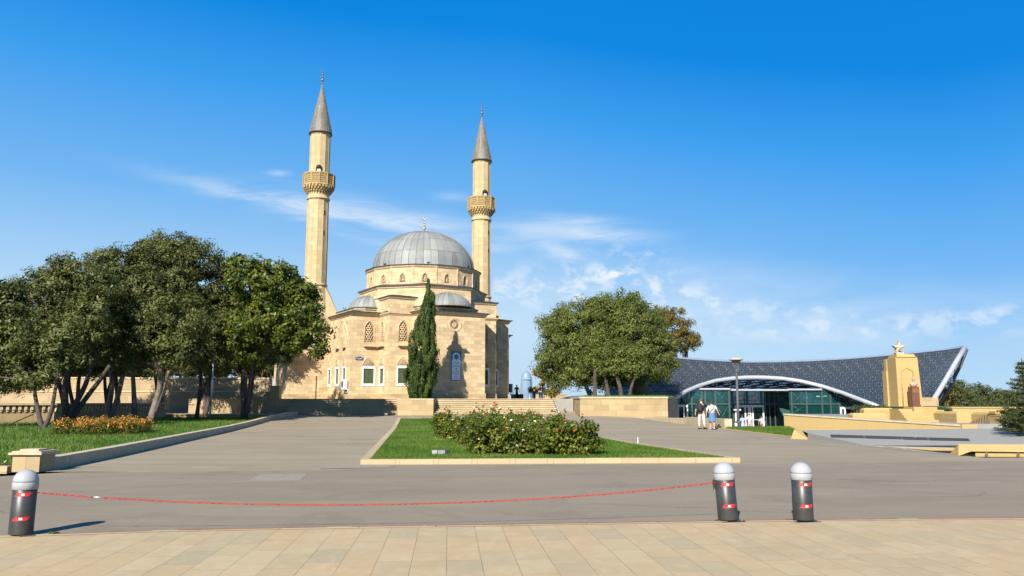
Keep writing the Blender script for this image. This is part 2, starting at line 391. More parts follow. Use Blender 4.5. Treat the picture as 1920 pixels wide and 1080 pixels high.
    def build(s, name, mat, parent=None, local=False, origin=None, merge=False):
        me = bpy.data.meshes.new(name); vs = s.v
        shift = None
        if parent is not None:
            if local: vs = [(x, y, z - root_of(parent).location.z) for x, y, z in vs]
            else: M = local_mat(parent); vs = [tuple(M @ Vector(p)) for p in vs]
        else:
            if origin is None:
                a = np.array(vs); origin = ((a[:, 0].min() + a[:, 0].max()) / 2, (a[:, 1].min() + a[:, 1].max()) / 2, a[:, 2].min())
            vs = [(x - origin[0], y - origin[1], z - origin[2]) for x, y, z in vs]
        me.from_pydata(vs, [], s.f)
        ul = me.uv_layers.new(name='UVMap')
        co = s.v
        li = 0; data = np.zeros(len(me.loops) * 2)
        for fi, f in enumerate(s.f):
            uv = s.uv[fi]
            if uv is None:
                p = [Vector(co[i]) for i in f]; nrm = Vector((0, 0, 0))
                for a in range(len(p)):
                    q, r_ = p[a], p[(a + 1) % len(p)]
                    nrm += Vector(((q.y - r_.y) * (q.z + r_.z), (q.z - r_.z) * (q.x + r_.x), (q.x - r_.x) * (q.y + r_.y)))
                if nrm.length < 1e-12: nrm = Vector((0, 0, 1))
                nrm.normalize()
                if abs(nrm.z) < .7:
                    t = Vector((-nrm.y, nrm.x, 0)).normalized(); uv = [(q.dot(t), q.z) for q in p]
                else: uv = [(q.x, q.y) for q in p]
            for k in range(len(f)):
                data[2 * li] = uv[k][0]; data[2 * li + 1] = uv[k][1]; li += 1
        ul.data.foreach_set('uv', data)
        me.polygons.foreach_set('use_smooth', s.sm)
        if mat: me.materials.append(mat)
        me.update()
        o = bpy.data.objects.new(name, me); COL.objects.link(o)
        if parent is not None: o.parent = parent
        else: o.location = origin
        return o

def npmesh(name, V, Fc, mat, parent=None, rnd=None, origin=(0, 0, 0)):   # numpy faces (quads or tris), world coords
    me = bpy.data.meshes.new(name); V = np.asarray(V, float); Fc = np.asarray(Fc, np.int32); k = Fc.shape[1]
    if parent is not None: V = V - np.array(root_of(parent).location)
    else: V = V - np.array(origin)
    me.vertices.add(len(V)); me.vertices.foreach_set('co', V.astype(np.float32).ravel())
    me.loops.add(Fc.size); me.loops.foreach_set('vertex_index', Fc.ravel())
    me.polygons.add(len(Fc)); me.polygons.foreach_set('loop_start', np.arange(0, Fc.size, k, dtype=np.int32))
    me.update(calc_edges=True)
    if rnd is not None:
        a = me.attributes.new('rnd', 'FLOAT', 'FACE'); a.data.foreach_set('value', np.asarray(rnd, np.float32))
    me.materials.append(mat); o = bpy.data.objects.new(name, me); COL.objects.link(o)
    if parent is not None: o.parent = parent
    else: o.location = origin
    return o

def unit(a): return a / np.maximum(np.linalg.norm(a, axis=1, keepdims=True), 1e-9)
def leaves(P, N, L, W, droop=0.0, up=0.0):
    """leaf quads (diamond) at P with facing normals N; L, W length and width arrays"""
    n = len(P); t = RNG.normal(size=(n, 3)); t[:, 2] += up * 2; t[:, 2] -= droop * 2
    t = unit(t - N * (t * N).sum(1, keepdims=True) * .8); b = unit(np.cross(N, t))
    L = L[:, None]; W = W[:, None]
    V = np.stack([P - t * L / 2, P + b * W / 2 + t * L * .05, P + t * L / 2, P - b * W / 2 + t * L * .05], 1).reshape(-1, 3)
    return V, np.arange(4 * n).reshape(-1, 4)
def crown_points(blobs, dens, clump=.45, flat=.8, squash=.8, inner=.25, ball=1.0, cf=.5):
    """blobs: (x,y,z,r[,rz]); leaf positions gathered in twig clumps over the blob surfaces"""
    PP = []; NN = []; RR = []
    for b in blobs:
        c = np.array(b[:3]); r = b[3]; rz = b[4] if len(b) > 4 else r * squash
        area = 4 * PI * r * r; nl = int(area * dens); nc = max(6, int(area / (clump * clump) * cf))
        d = unit(RNG.normal(size=(nc, 3))); rad = RNG.uniform(.62, 1.13, (nc, 1)); rad[RNG.random((nc, 1)) < inner] *= .72
        cc = c + d * rad * np.array([r, r, rz]); rc = RNG.uniform(.6, 1.35, nc) * clump; tone = RNG.random(nc)
        i = RNG.integers(0, nc, nl); g = RNG.normal(size=(nl, 3)); g = unit(g) * (RNG.random((nl, 1)) ** .45)
        p = cc[i] + g * rc[i][:, None] * np.array([1, 1, flat])
        nn = unit(g * 1.25 * ball + d[i] * .55 + RNG.normal(size=(nl, 3)) * .42 + np.array([0, 0, .2]))
        PP.append(p); NN.append(nn); RR.append(np.clip(tone[i] * .6 + RNG.random(nl) * .5 - .05, 0, 1))
    return np.concatenate(PP), np.concatenate(NN), np.concatenate(RR)
def crown(name, parent, blobs, mat, dens=90, size=.15, wid=.5, **kw):
    droop = kw.pop('droop', 0.0); up = kw.pop('up', 0.0)
    P, N, rr = crown_points(blobs, dens, **kw); n = len(P); L = RNG.uniform(.7, 1.3, n) * size
    V, Fc = leaves(P, N, L, L * wid, droop, up)
    return npmesh(name, V, Fc, mat, parent, rr)
def limb(mb, a, b, r0, r1, bend=.25, n=7, sides=8, seed=None):
    a = Vector(a); b = Vector(b); d = b - a; pts = []
    k = Vector((random.uniform(-1, 1), random.uniform(-1, 1), random.uniform(-.3, .3))) * bend * d.length * .3
    k2 = Vector((random.uniform(-1, 1), random.uniform(-1, 1), 0)) * bend * d.length * .12
    for i in range(n + 1):
        t = i / n; pts.append(a + d * t + k * math.sin(PI * t) + k2 * math.sin(2 * PI * t))
    mb.tube(pts, [r0 + (r1 - r0) * (i / n) ** .8 for i in range(n + 1)], sides)
    return pts

# ------------------------------------------------------------------ ground, road, plaza
def gz(x, y):                          # gentle rise of the asphalt towards the steps
    t = min(max((y - 44) / 24, 0), 1); return .47 * t * t * (3 - 2 * t) if x < 9 else .47 * t * t * (3 - 2 * t) * max(0, min(1, (13 - x) / 4))
mb = MB(); mb.box(-7000, 7000, 120, 8000, -62, -60); prop(mb.build('ground', EARTH), kind='structure')
mb = MB(); mb.box(-300, 400, -60, 135, -1.8, -1.35); prop(mb.build('terrain', GRANITE_P), kind='structure')

def strip(name, rows, mat, zf, nx=8, skirt=None):
    v = []; f = []
    for (y, xl, xr) in rows:
        for i in range(nx + 1):
            x = xl + (xr - xl) * i / nx; v.append((x, y, zf(x, y)))
    for j in range(len(rows) - 1):
        for i in range(nx): a = j * (nx + 1) + i; f.append((a, a + 1, a + nx + 2, a + nx + 1))
    m = MB(); m.add(v, f); return m.build(name, mat)
EDGE = [(-60, 4.0), (-6.27, 10.13), (-4.37, 10.58), (-2.24, 10.84), (0, 11.07), (2.99, 11.4), (5.08, 11.55), (7.24, 11.66), (60, 13.0)]
def interp(tab, x):
    for (a, b), (c, d) in zip(tab, tab[1:]):
        if x <= c: return b + (d - b) * (x - a) / (c - a)
    return tab[-1][1]
KERB = [(19.72, -11.09), (24, -11.75), (29.6, -12.75), (38, -14.3), (47, -15.9), (56, -17.0), (64, -17.6), (68.2, -18.0)]    # (y, x) left kerb line
def kx(y): return interp(KERB, y)
def rx(y): return interp([(24, 60), (24.01, 13.9), (30, 13.2), (36, 12.95), (48, 12.45), (56, 11.9), (65, 12.5), (68, 12.5)], y)
rows = [(y, (kx(max(y, 19.72)) if y > 19.3 else -60), rx(y)) for y in (19.29, 19.3, 21, 24, 24.01, 27, 30, 33, 36, 40, 44, 48, 52, 56, 60, 64, 66, 68.2)]
rows[0] = (19.29, -60, 60)
prop(strip('plaza', rows, ASPH_L, gz, 12), kind='structure')
SEAM = [(-60, 16), (-11.3, 18.1), (-10.4, 19.07), (-7.2, 19.36), (-4.1, 19.65), (-3.9, 21.1), (6.1, 21.6), (9.8, 22), (14.3, 22.7), (60, 23.5)]
xs = sorted(set([a for a, _ in EDGE] + [a for a, _ in SEAM] + [-30, 30, 0]))
v = []; f = []
for x in xs: v += [(x, interp(EDGE, x), .006), (x, interp(SEAM, x), .006)]
for i in range(len(xs) - 1): f.append((2 * i, 2 * i + 2, 2 * i + 3, 2 * i + 1))
mb = MB(); mb.add(v, f); prop(mb.build('road', ASPH_D), kind='structure')
v = []; f = []
for x in [a for a, _ in EDGE]: v += [(x, -30, .004), (x, interp(EDGE, x), .012)]
for i in range(len(EDGE) - 1): f.append((2 * i, 2 * i + 2, 2 * i + 3, 2 * i + 1))
mb = MB(); mb.add(v, f); prop(mb.build('pavement', PAVE), kind='structure')
v = []; f = []                          # stone edging strip and the worn red line on it
for x in [a for a, _ in EDGE]: v += [(x, interp(EDGE, x) - .13, .016), (x, interp(EDGE, x) + .01, .016)]
for i in range(len(EDGE) - 1): f.append((2 * i, 2 * i + 2, 2 * i + 3, 2 * i + 1))
mb = MB(); mb.add(v, f); prop(mb.build('pavement_edging', STONE_K), kind='structure')
mb = MB(); x = -5.7
while x < 9:
    l = random.uniform(.6, 2.2); a, b = interp(EDGE, x), interp(EDGE, x + l); wd = random.uniform(.016, .034)
    mb.add([(x, a - .03, .020), (x + l, b - .03, .020), (x + l, b - .03 + wd, .020), (x, a - .03 + wd, .020)], [(0, 1, 2, 3)]); x += l + random.choice([0.01, .02, .3])
prop(mb.build('road_marking', REDLINE), kind='structure')
mb = MB(); mb.add([(-5.50, 16.95, .010), (-4.42, 17.05, .010), (-4.66, 18.66, .010), (-5.70, 18.66, .010)], [(0, 1, 2, 3)])
prop(mb.build('road_patch', ASPH_P), kind='structure')
mb = MB(); mb.add([(-4.7, 20.0, .011), (-3.1, 20.4, .011), (-3.0, 21.2, .011), (-4.9, 21.2, .011)], [(0, 1, 2, 3)])
prop(mb.build('road_patch', ASPH_P), kind='structure')

def crack(x, y, ang, L, wd, z, mb):
    n = int(L / .12); p = Vector((x, y)); L_, R_ = [], []; a = ang
    for i in range(n + 1):
        w_ = wd * (.35 + random.random()) * math.sin(PI * (i + .5) / (n + 1)) ** .4; q = Vector((-math.sin(a), math.cos(a))) * w_
        L_.append((p.x + q.x, p.y + q.y, z)); R_.append((p.x - q.x, p.y - q.y, z)); a += random.gauss(0, .28) + (ang - a) * .25; p = p + Vector((math.cos(a), math.sin(a))) * .12
    mb.add(L_ + R_, [(i, n + 1 + i, n + 2 + i, i + 1) for i in range(n)])
CRK = plain('crack_filler', (.085, .075, .062), .9)
mb = MB(); rs_ = random.getstate(); random.seed(21)
for (x, y, a, L, wd) in ((-8.5, 15.2, .1, 5, .008), (1.2, 13.4, -.2, 4, .006), (3.5, 17.6, .05, 7, .009), (-1.5, 18.9, 2.9, 3, .007), (6.2, 14.2, .5, 3, .006), (7.5, 20.2, 0, 5, .008), (-9.5, 12.9, -.3, 2.5, .006)): crack(x, y, a, L, wd, .0095, mb)
prop(mb.build('road_cracks', CRK), kind='structure')
mb = MB()
for (x, y, a, L, wd) in ((-9, 24, .9, 6, .010), (-6.5, 30, 1.3, 7, .012), (-9.5, 38, .2, 6, .014), (7.5, 27, 2.2, 5, .010), (9.5, 33, 1.2, 6, .012), (6.2, 40, .4, 5, .014), (-12, 46, .1, 7, .016)): crack(x, y, a, L, wd, .004 + gz(x, y + 2), mb)
prop(mb.build('plaza_cracks', CRK), kind='structure'); random.setstate(rs_)

def blades(name, region, n, h, mat, zf, label):        # region(n)->xy
    P = region(n); n = len(P); z = np.array([zf(x, y) for x, y in P]) if callable(zf) else np.full(n, zf)
    h = RNG.uniform(.5, 1.3, n) * h; a = RNG.uniform(0, 2 * PI, n); wd = h * .28
    base = np.c_[P, z]; d = np.c_[np.cos(a), np.sin(a), np.zeros(n)] * wd[:, None]
    tip = base + np.c_[RNG.normal(0, .35, n) * h, RNG.normal(0, .35, n) * h, h]
    V = np.stack([base - d / 2, base + d / 2, tip], 1).reshape(-1, 3)
    tone = .5 + .35 * np.sin(P[:, 0] * 1.1 + np.sin(P[:, 1] * .7) * 2) * np.sin(P[:, 1] * .45 + P[:, 0] * .3) + RNG.normal(0, .2, n)
    o = npmesh(name, V, np.arange(3 * n).reshape(-1, 3), mat, None, np.clip(tone, 0, 1)); return prop(o, label, 'grass', kind='stuff')

# central lawn
TL = [(-3.95, 21.27), (6.15, 22.0), (4.6, 29.6), (3.4, 38), (.4, 58.6), (-8.3, 58.9)]
TLZ = lambda x, y: gz(x, y)
def inset(poly, d):
    n = len(poly); out = []
    for i in range(n):
        p = Vector(poly[i]); a = Vector(poly[i - 1]); c = Vector(poly[(i + 1) % n]); d1 = (p - a).normalized(); d2 = (c - p).normalized()
        n1 = Vector((-d1.y, d1.x)); n2 = Vector((-d2.y, d2.x)); m = n1 + n2; m /= m.dot(n1); out.append(tuple(p + m * d))
    return out
def inpoly(P, poly):
    x, y = P[:, 0], P[:, 1]; c = np.zeros(len(P), bool); n = len(poly)
    for i in range(n):
        x0, y0 = poly[i]; x1, y1 = poly[(i + 1) % n]
        with np.errstate(divide='ignore', invalid='ignore'): k = ((y0 > y) != (y1 > y)) & (x < (x1 - x0) * (y - y0) / (y1 - y0) + x0)
        c ^= k
    return c
def region_in(poly, near=18):
    a = np.array(poly)
    def f(n):
        P = np.c_[RNG.uniform(a[:, 0].min(), a[:, 0].max(), n * 4), a[:, 1].min() + (a[:, 1].max() - a[:, 1].min()) * RNG.random(n * 4) ** 1.7]
        return P[inpoly(P, poly)][:n]
    return f
inn = inset(TL, .24)
def kerb_ring(out, inn_, h, zf, name, label, mat=STONE_K):
    m = MB(); n = len(out)
    for i in range(n):
        j = (i + 1) % n; L = math.dist(out[i], out[j]); k = max(1, round(L / 1.0))
        for q in range(k):
            t0 = q / k + (.003 / L); t1 = (q + 1) / k - (.003 / L)
            def pt(P, t): return (P[i][0] + (P[j][0] - P[i][0]) * t, P[i][1] + (P[j][1] - P[i][1]) * t)
            dh = random.uniform(-.004, .004)
            pl = [pt(out, t0), pt(out, t1), pt(inn_, t1), pt(inn_, t0)]
            v = [(x, y, zf(x, y) - .05) for x, y in pl] + [(x, y, zf(x, y) + h + dh - .012) for x, y in pl]
            pl2 = [(x + (cx - x) * .0, y) for (x, y), cx in zip(pl, [0] * 4)]
            m.add(v, [(0, 1, 5, 4), (1, 2, 6, 5), (2, 3, 7, 6), (3, 0, 4, 7), (4, 5, 6, 7)])
    o = m.build(name, mat); return prop(o, label, 'kerb')
kerb_ring(TL, inn, .15, gz, 'kerb', 'pale stone kerb running round the central rose lawn')
mb = MB(); rowsT = []
def tri_lr(y):
    xs_ = []
    n = len(inn)
    for i in range(n):
        (x0, y0), (x1, y1) = inn[i], inn[(i + 1) % n]
        if (y0 > y) != (y1 > y): xs_.append(x0 + (x1 - x0) * (y - y0) / (y1 - y0))
    return (min(xs_), max(xs_)) if len(xs_) > 1 else None
ys = np.linspace(inn[0][1] + .01, inn[-1][1] - .01, 24)
rowsT = [(y, *tri_lr(y)) for y in ys if tri_lr(y)]
prop(strip('lawn', rowsT, LAWN, lambda x, y: gz(x, y) + .09), 'green lawn of the central bed inside its stone kerb', 'lawn', kind='structure')
blades('grass', region_in(inn), 150000, .085, BLADE, lambda x, y: gz(x, y) + .08, 'short green grass of the central lawn around the roses')

# left lawn with its kerb wall
def lz(x, y): return .14 + .0055 * max(0, y - 20) + max(0, (-x - 20)) * .004
LL = [(kx(y) - .34, y) for y, _ in KERB[:-2]] + [(-18.2, 62.5), (-26, 62.0), (-28.4, 50.3), (-42, 38), (-60, 25), (-60, 19.6)]
rowsL = []
for y in list(np.linspace(19.6, 62.0, 26)):
    xl = interp([(19.6, -60), (25, -60), (38, -42), (50.3, -28.4), (62.5, -26)], y); rowsL.append((y, xl, kx(y) - .3))
prop(strip('lawn', rowsL, LAWN, lz, 14), 'broad green lawn under the trees on the left', 'lawn', kind='structure')
blades('grass', region_in(LL), 170000, .10, BLADE, lz, 'short green grass of the lawn under the left trees')
mb = MB(); pts = [(x, y) for y, x in KERB]
for i in range(len(pts) - 1):
    a, b = pts[i], pts[i + 1]; L = math.dist(a, b); k = max(1, round(L / 1.2)); d = Vector((b[0] - a[0], b[1] - a[1])).normalized(); nn = Vector((-d.y, d.x)) * .32
    for q in range(k):
        t0, t1 = q / k + .002, (q + 1) / k - .002
        p0 = Vector(a).lerp(Vector(b), t0); p1 = Vector(a).lerp(Vector(b), t1); h = .30
        pl = [p0, p1, p1 + nn, p0 + nn]; m4 = [(p.x, p.y, gz(p.x, p.y) - .05) for p in pl] + [(p.x, p.y, gz(p.x, p.y) + h) for p in pl]
        mb.add(m4, [(0, 3, 2, 1), (4, 5, 6, 7), (0, 1, 5, 4), (1, 2, 6, 5), (2, 3, 7, 6), (3, 0, 4, 7)])
prop(mb.build('kerb_wall', CAPST), 'low flat-topped stone kerb wall curving along the left lawn', 'kerb wall')
mb = MB(); x = -11.8
while x > -40:
    mb.box(x - 1.19, x, 19.1 + (x + 11.8) * .01, 19.35, -.03, .14); x -= 1.2
prop(mb.build('kerb', STONE_K), 'low stone kerb left of the capped stone pier', 'kerb')
t = empty('stone_pier', (-11.4, 19.45, 0), 0, 'short square stone pier with a stepped cap ending the lawn kerb', 'pier')
mb = MB(); mb.box(-11.72, -11.08, 19.15, 19.79, 0, .40); mb.build('shaft', STONE_W, t)
mb = MB(); mb.box(-11.79, -11.01, 19.08, 19.86, .40, .455); mb.box(-11.74, -11.06, 19.13, 19.81, .455, .485); mb.box(-11.62, -11.18, 19.25, 19.69, .485, .525); mb.build('cap', CAPST, t)

# ------------------------------------------------------------------ bollards and chain
PLASTIC = plain('grey_plastic_cap', (.29, .30, .30), .34, 0, .04, 3, spec=.4)
STEEL = plain('grey_bollard_steel', (.036, .036, .033), .42, .1, .25, 5)
STICK = plain('red_reflective_sticker', (.72, .015, .012), .35, 0, .05, 4)
STICKW = plain('white_sticker_mark', (.85, .82, .80), .4)
CHAINR = plain('red_chain_plastic', (.42, .008, .010), .5, 0, .15, 9, spec=.25)
def bollard(x, y, rz, stick_dir, label, tilt=(0, 0), plate=True):
    t = empty('bollard', (x, y, 0.012), rz, label, 'bollard', 'bollards along the pavement edge'); t.rotation_euler = (tilt[0], tilt[1], 0)
    m = MB(); m.lathe([(.135, .02), (.137, .03), (.137, .565), (.13, .57)], 40, (0, 0)); o = m.build('post', STEEL); o.location = (0, 0, 0); o.data.transform(Matrix.Translation((0, 0, .02))); o.parent = t
    prof = [(.140, .555), (.147, .56), (.147, .635), (.1445, .64), (.1445, .65)] + [(.1445 * math.cos(a) + .0004, .65 + .145 * math.sin(a)) for a in np.linspace(0, PI / 2 - .02, 18)] + [(.001, .7955)]
    m = MB(); m.lathe(prof, 40, (0, 0)); o = m.build('cap', PLASTIC, None, origin=(0, 0, 0)); o.parent = t
    for z in (.50, .21):
        s = MB(); wq = MB(); k = 12; v = []; a0 = stick_dir; hh = .042; wd = .165
        for i in range(k + 1):
            u = -wd / 2 + wd * i / k
            for zz in (-hh / 2, hh / 2): a = a0 + (u + zz * .9) / .1385; v.append((.1388 * math.cos(a), .1388 * math.sin(a), z + zz))
        s.add(v, [(2 * i, 2 * i + 2, 2 * i + 3, 2 * i + 1) for i in range(k)]); o = s.build('sticker', STICK, None, origin=(0, 0, 0)); o.parent = t
        def patch(mm, u0, u1, z0, z1, r):
            vv = []
            for i in range(4):
                a = a0 + (u0 + (u1 - u0) * i / 3) / .1385
                vv += [(r * math.cos(a), r * math.sin(a), z + z0), (r * math.cos(a), r * math.sin(a), z + z1)]
            mm.add(vv, [(2 * i, 2 * i + 2, 2 * i + 3, 2 * i + 1) for i in range(3)])
        patch(wq, -.020, .016, -.012, .012, .1394); w_ = wq.build('mark', STICKW, None, origin=(0, 0, 0)); w_.parent = o
        r2 = MB(); patch(r2, -.001, .006, -.004, .005, .1399); patch(r2, .006, .013, .0, .009, .1399); r2.build('emblem', STICK, None, origin=(0, 0, 0)).parent = o
    if plate:
        m = MB(); m.obox((0, 0, -.01), .36, .32, .014, R(8)); o = m.build('base_plate', DARKM, None, origin=(0, 0, 0)); o.parent = t
        for sx in (-1, 1):
            for sy in (-1, 1):
                b = MB(); b.lathe([(.013, 0), (.013, .02), (.001, .022)], 6, (sx * .15, sy * .13)); q = b.build('bolt', BROWNM, None, origin=(0, 0, 0)); q.parent = t; q.location = (0, 0, .004)
    return t
def facing(x, y, da=0): return math.atan2(-y, -x) + da
b1 = bollard(-6.07, 10.21, 0, facing(-6.07, 10.21, -.12), 'grey dome-capped steel bollard at the left end of the red chain', (0, R(1.0)), plate=False)
b2 = bollard(2.99, 11.4, 0, facing(2.99, 11.4, .28), 'leaning grey bollard with black base plate at the right end of the red chain', (R(-1), R(-3.0)))
b3 = bollard(4.03, 11.4, 0, facing(4.03, 11.4, .42), 'upright grey dome-capped bollard standing free, right of the chained ones', (0, R(-.2)))
m = MB(); m.obox((-.15, 0, .45), .02, .07, .11, 0); m.obox((-.163, -.01, .43), .012, .02, .06, 0); o = m.build('hook', DARK, None, origin=(0, 0, 0)); o.parent = b2
mb = MB(); mb.obox((-5.93, 10.12, .0), .16, .05, .03, R(25)); o = mb.build('hinge_foot', DARKM, b1)
A = Vector((-5.93, 10.22, .525)); B = Vector((2.845, 11.38, .535)); sag = .222
def chain_pt(t):
    k = 1.25; c = (math.cosh(k * (2 * t - 1)) - math.cosh(k)) / (math.cosh(k) - 1)
    p = A.lerp(B, t); p.z += sag * c; return p
N = 218; pts = [chain_pt(i / N) for i in range(N + 1)]; V = []; Fc = []; ns, nr = 14, 6
for i in range(N):
    if 17 <= i <= 18: continue
    p, q = pts[i], pts[i + 1]; d = (q - p).normalized(); c = (p + q) / 2; up = Vector((0, 0, 1)); s1 = d.cross(up).normalized(); s2 = s1.cross(d)
    tw = i * PI / 2 + PI / 4 + random.uniform(-.25, .25); X = d; Yv = s1 * math.cos(tw) + s2 * math.sin(tw); Z = X.cross(Yv); L = (q - p).length
    hl = L * .66 - .008; hw = .0122; rr = .0033; b = len(V)
    for a in range(ns):
        an = 2 * PI * a / ns; ca, sa = math.cos(an), math.sin(an)
        cx = (hl - hw) * (1 if ca > 0.01 else (-1 if ca < -.01 else 0)) + hw * ca; cy = hw * sa; nr_ = (X * ca + Yv * sa)
        for r_ in range(nr):
            bn = 2 * PI * r_ / nr; V.append(c + X * cx + Yv * cy + nr_ * math.cos(bn) * rr + Z * math.sin(bn) * rr)
    for a in range(ns):
        for r_ in range(nr):
            a2, r2 = (a + 1) % ns, (r_ + 1) % nr; Fc.append((b + a * nr + r_, b + a2 * nr + r_, b + a2 * nr + r2, b + a * nr + r2))
t = empty('chain', tuple(A), 0, 'sagging red plastic chain hung between the left and the leaning bollard', 'chain')
npmesh('links', [tuple(v) for v in V], Fc, CHAINR, t)
mb = MB(); mb.tube([pts[17] - (pts[18] - pts[17]) * .1, pts[19] + (pts[18] - pts[17]) * .1], .013, 10); mb.build('connector', LGREYM, t)

# ------------------------------------------------------------------ mosque
OX, OY, BE = -9.47, 84.65, R(30.5)
MZ = 1.85
mosque = empty('mosque', (OX, OY, MZ), BE, 'domed limestone mosque with grey lead roofs standing on the raised terrace', 'mosque')
def LW(u, v, z=0): return Vector((OX + u * math.cos(BE) - v * math.sin(BE), OY + u * math.sin(BE) + v * math.cos(BE), z))
c_, b_, a_, vc, vb, va, vr = 3.46, 5.9, 8.87, -7.49, -5.38, -2.82, 7.6
def wallpanel(mb, p0, p1, z0, z1, holes=()):
    """wall quad from p0 to p1 (outside on the right of travel) with rectangular/arched holes (s0,s1,za,zb,arch_h)"""
    p0 = Vector(p0); p1 = Vector(p1); d = (p1 - p0); L = d.length; d /= L; nrm = Vector((d.y, -d.x)); dep = .28
    def P(s, z, o=0.0): q = p0 + d * s - nrm * o; return (q.x, q.y, z)
    xs_ = sorted(set([0, L] + [h[0] for h in holes] + [h[1] for h in holes])); zs = sorted(set([z0, z1] + [h[2] for h in holes] + [h[3] for h in holes]))
    for i in range(len(xs_) - 1):
        for j in range(len(zs) - 1):
            a, b, c, e = xs_[i], xs_[i + 1], zs[j], zs[j + 1]
            if any(h[0] - 1e-6 <= a and b <= h[1] + 1e-6 and h[2] - 1e-6 <= c and e <= h[3] + 1e-6 for h in holes): continue
            mb.quad(P(a, c), P(b, c), P(b, e), P(a, e))
    for h in holes:
        s0, s1, za, zb = h[:4]; ah = h[4] if len(h) > 4 else 0; sm_ = (s0 + s1) / 2; hw = (s1 - s0) / 2
        mb.quad(P(s0, za), P(s0, za, dep), P(s1, za, dep), P(s1, za))
        if not ah:
            mb.quad(P(s0, zb, dep), P(s0, zb), P(s1, zb), P(s1, zb, dep)); mb.quad(P(s0, za, dep), P(s0, za), P(s0, zb), P(s0, zb, dep)); mb.quad(P(s1, za), P(s1, za, dep), P(s1, zb, dep), P(s1, zb))
        else:
            zs_ = zb - ah; mb.quad(P(s0, za, dep), P(s0, za), P(s0, zs_), P(s0, zs_, dep)); mb.quad(P(s1, za), P(s1, za, dep), P(s1, zs_, dep), P(s1, zs_))
            arc = arch(sm_, hw, zs_, ah)
            for (u, z), (u2, z2) in zip(arc, arc[1:]):
                mb.quad(P(u, z), P(u2, z2), P(u2, z2, dep), P(u, z, dep))
                cu = s0 if (u + u2) / 2 < sm_ else s1
                mb.add([P(u, z), P(u2, z2), P(cu, zb)], [(0, 2, 1)] if True else [])
def arch(cx, hw, zs, h, n=8, pw=.62):          # pointed arch outline left to right
    L = [(cx - hw * math.cos(t) ** 1.0, zs + h * math.sin(t) ** .85 * (1 if True else 1)) for t in np.linspace(0, PI / 2, n)]
    L = []
    for i in range(n):
        t = i / (n - 1); x = hw * (1 - t); z = h * (1 - (1 - t) ** 1.0) ** pw * 1.0
        z = h * (math.sin(t * PI / 2) * .55 + t * .0 + (t ** .5) * .45); L.append((cx - x, zs + z))
    return L + [(2 * cx - x, z) for x, z in L[-2::-1]]
GLASSG = plain('green_window_glass', (.010, .125, .055), .3, 0, .6, 9, spec=.4)
LATTICE = plain('rusty_lattice', (.10, .035, .02), .7)
class Frame:                                    # local wall frame for window parts
    def __init__(s, p0, p1): s.p = Vector(p0); s.d = (Vector(p1) - s.p).normalized(); s.n = Vector((s.d.y, -s.d.x))
    def P(s, a, z, o=0): q = s.p + s.d * a + s.n * o; return (q.x, q.y, z)
    def box(s, mb, a0, a1, z0, z1, o0, o1):
        v = [s.P(a0, z0, o0), s.P(a1, z0, o0), s.P(a0, z0, o1), s.P(a1, z0, o1), s.P(a0, z1, o0), s.P(a1, z1, o0), s.P(a0, z1, o1), s.P(a1, z1, o1)]
        mb.add(v, [(0, 1, 3, 2), (4, 6, 7, 5), (2, 3, 7, 6), (0, 4, 5, 1), (0, 2, 6, 4), (1, 5, 7, 3)])
    def tube(s, mb, pts, r, n=5): mb.tube([s.P(*p) for p in pts], r, n)
mw = MB(); orn = MB()
def lower_window(F_, s0, s1, z0=3.08, z1=5.0, arc=True):
    w = s1 - s0; fr = MB(); e = .15
    F_.box(fr, s0, s0 + e, z0, z1, -.28, .05); F_.box(fr, s1 - e, s1, z0, z1, -.28, .05)
    F_.box(fr, s0 + e, s1 - e, z0, z0 + .26, -.28, .048); F_.box(fr, s0 + e, s1 - e, z1 - .2, z1, -.28, .048); F_.box(fr, s0 - .02, s1 + .02, z1, z1 + .05, -.1, .08)
    win = fr.build('window', WHITEM, mosque, True)
    g = MB(); g.quad(F_.P(s0 + e, z0 + .26, -.06), F_.P(s1 - e, z0 + .26, -.06), F_.P(s1 - e, z1 - .2, -.06), F_.P(s0 + e, z1 - .2, -.06)); g.build('pane', GLASSG, win, True)
    b = MB(); n = 7
    for i in range(1, n): a = s0 + e + (w - 2 * e) * i / n; F_.box(b, a - .019, a + .019, z0 + .26, z1 - .2, -.058, -.050)
    k = 10
    for i in range(1, k): z = z0 + .26 + (z1 - z0 - .46) * i / k; F_.box(b, s0 + e, s1 - e, z - .019, z + .019, -.0575, -.0495)
    b.build('lattice', LATTICE, win, True)
    if arc: tymp(F_, (s0 + s1) / 2, w * .44, z1 + .08, w * .46)
def tymp(F_, c, hw, z, h):
    a_out = arch(c, hw * 1.22, z - .1, h * 1.45); w_ = screen(F_, c, hw, z, z, h, .13, .02, .012)  # no opening here: the sheet on the wall face is painted as shade
    o_ = MB(); F_.tube(o_, [(x, zz, .02) for x, zz in a_out], .035); o_.build('arch_moulding', MOULD, w_, True)
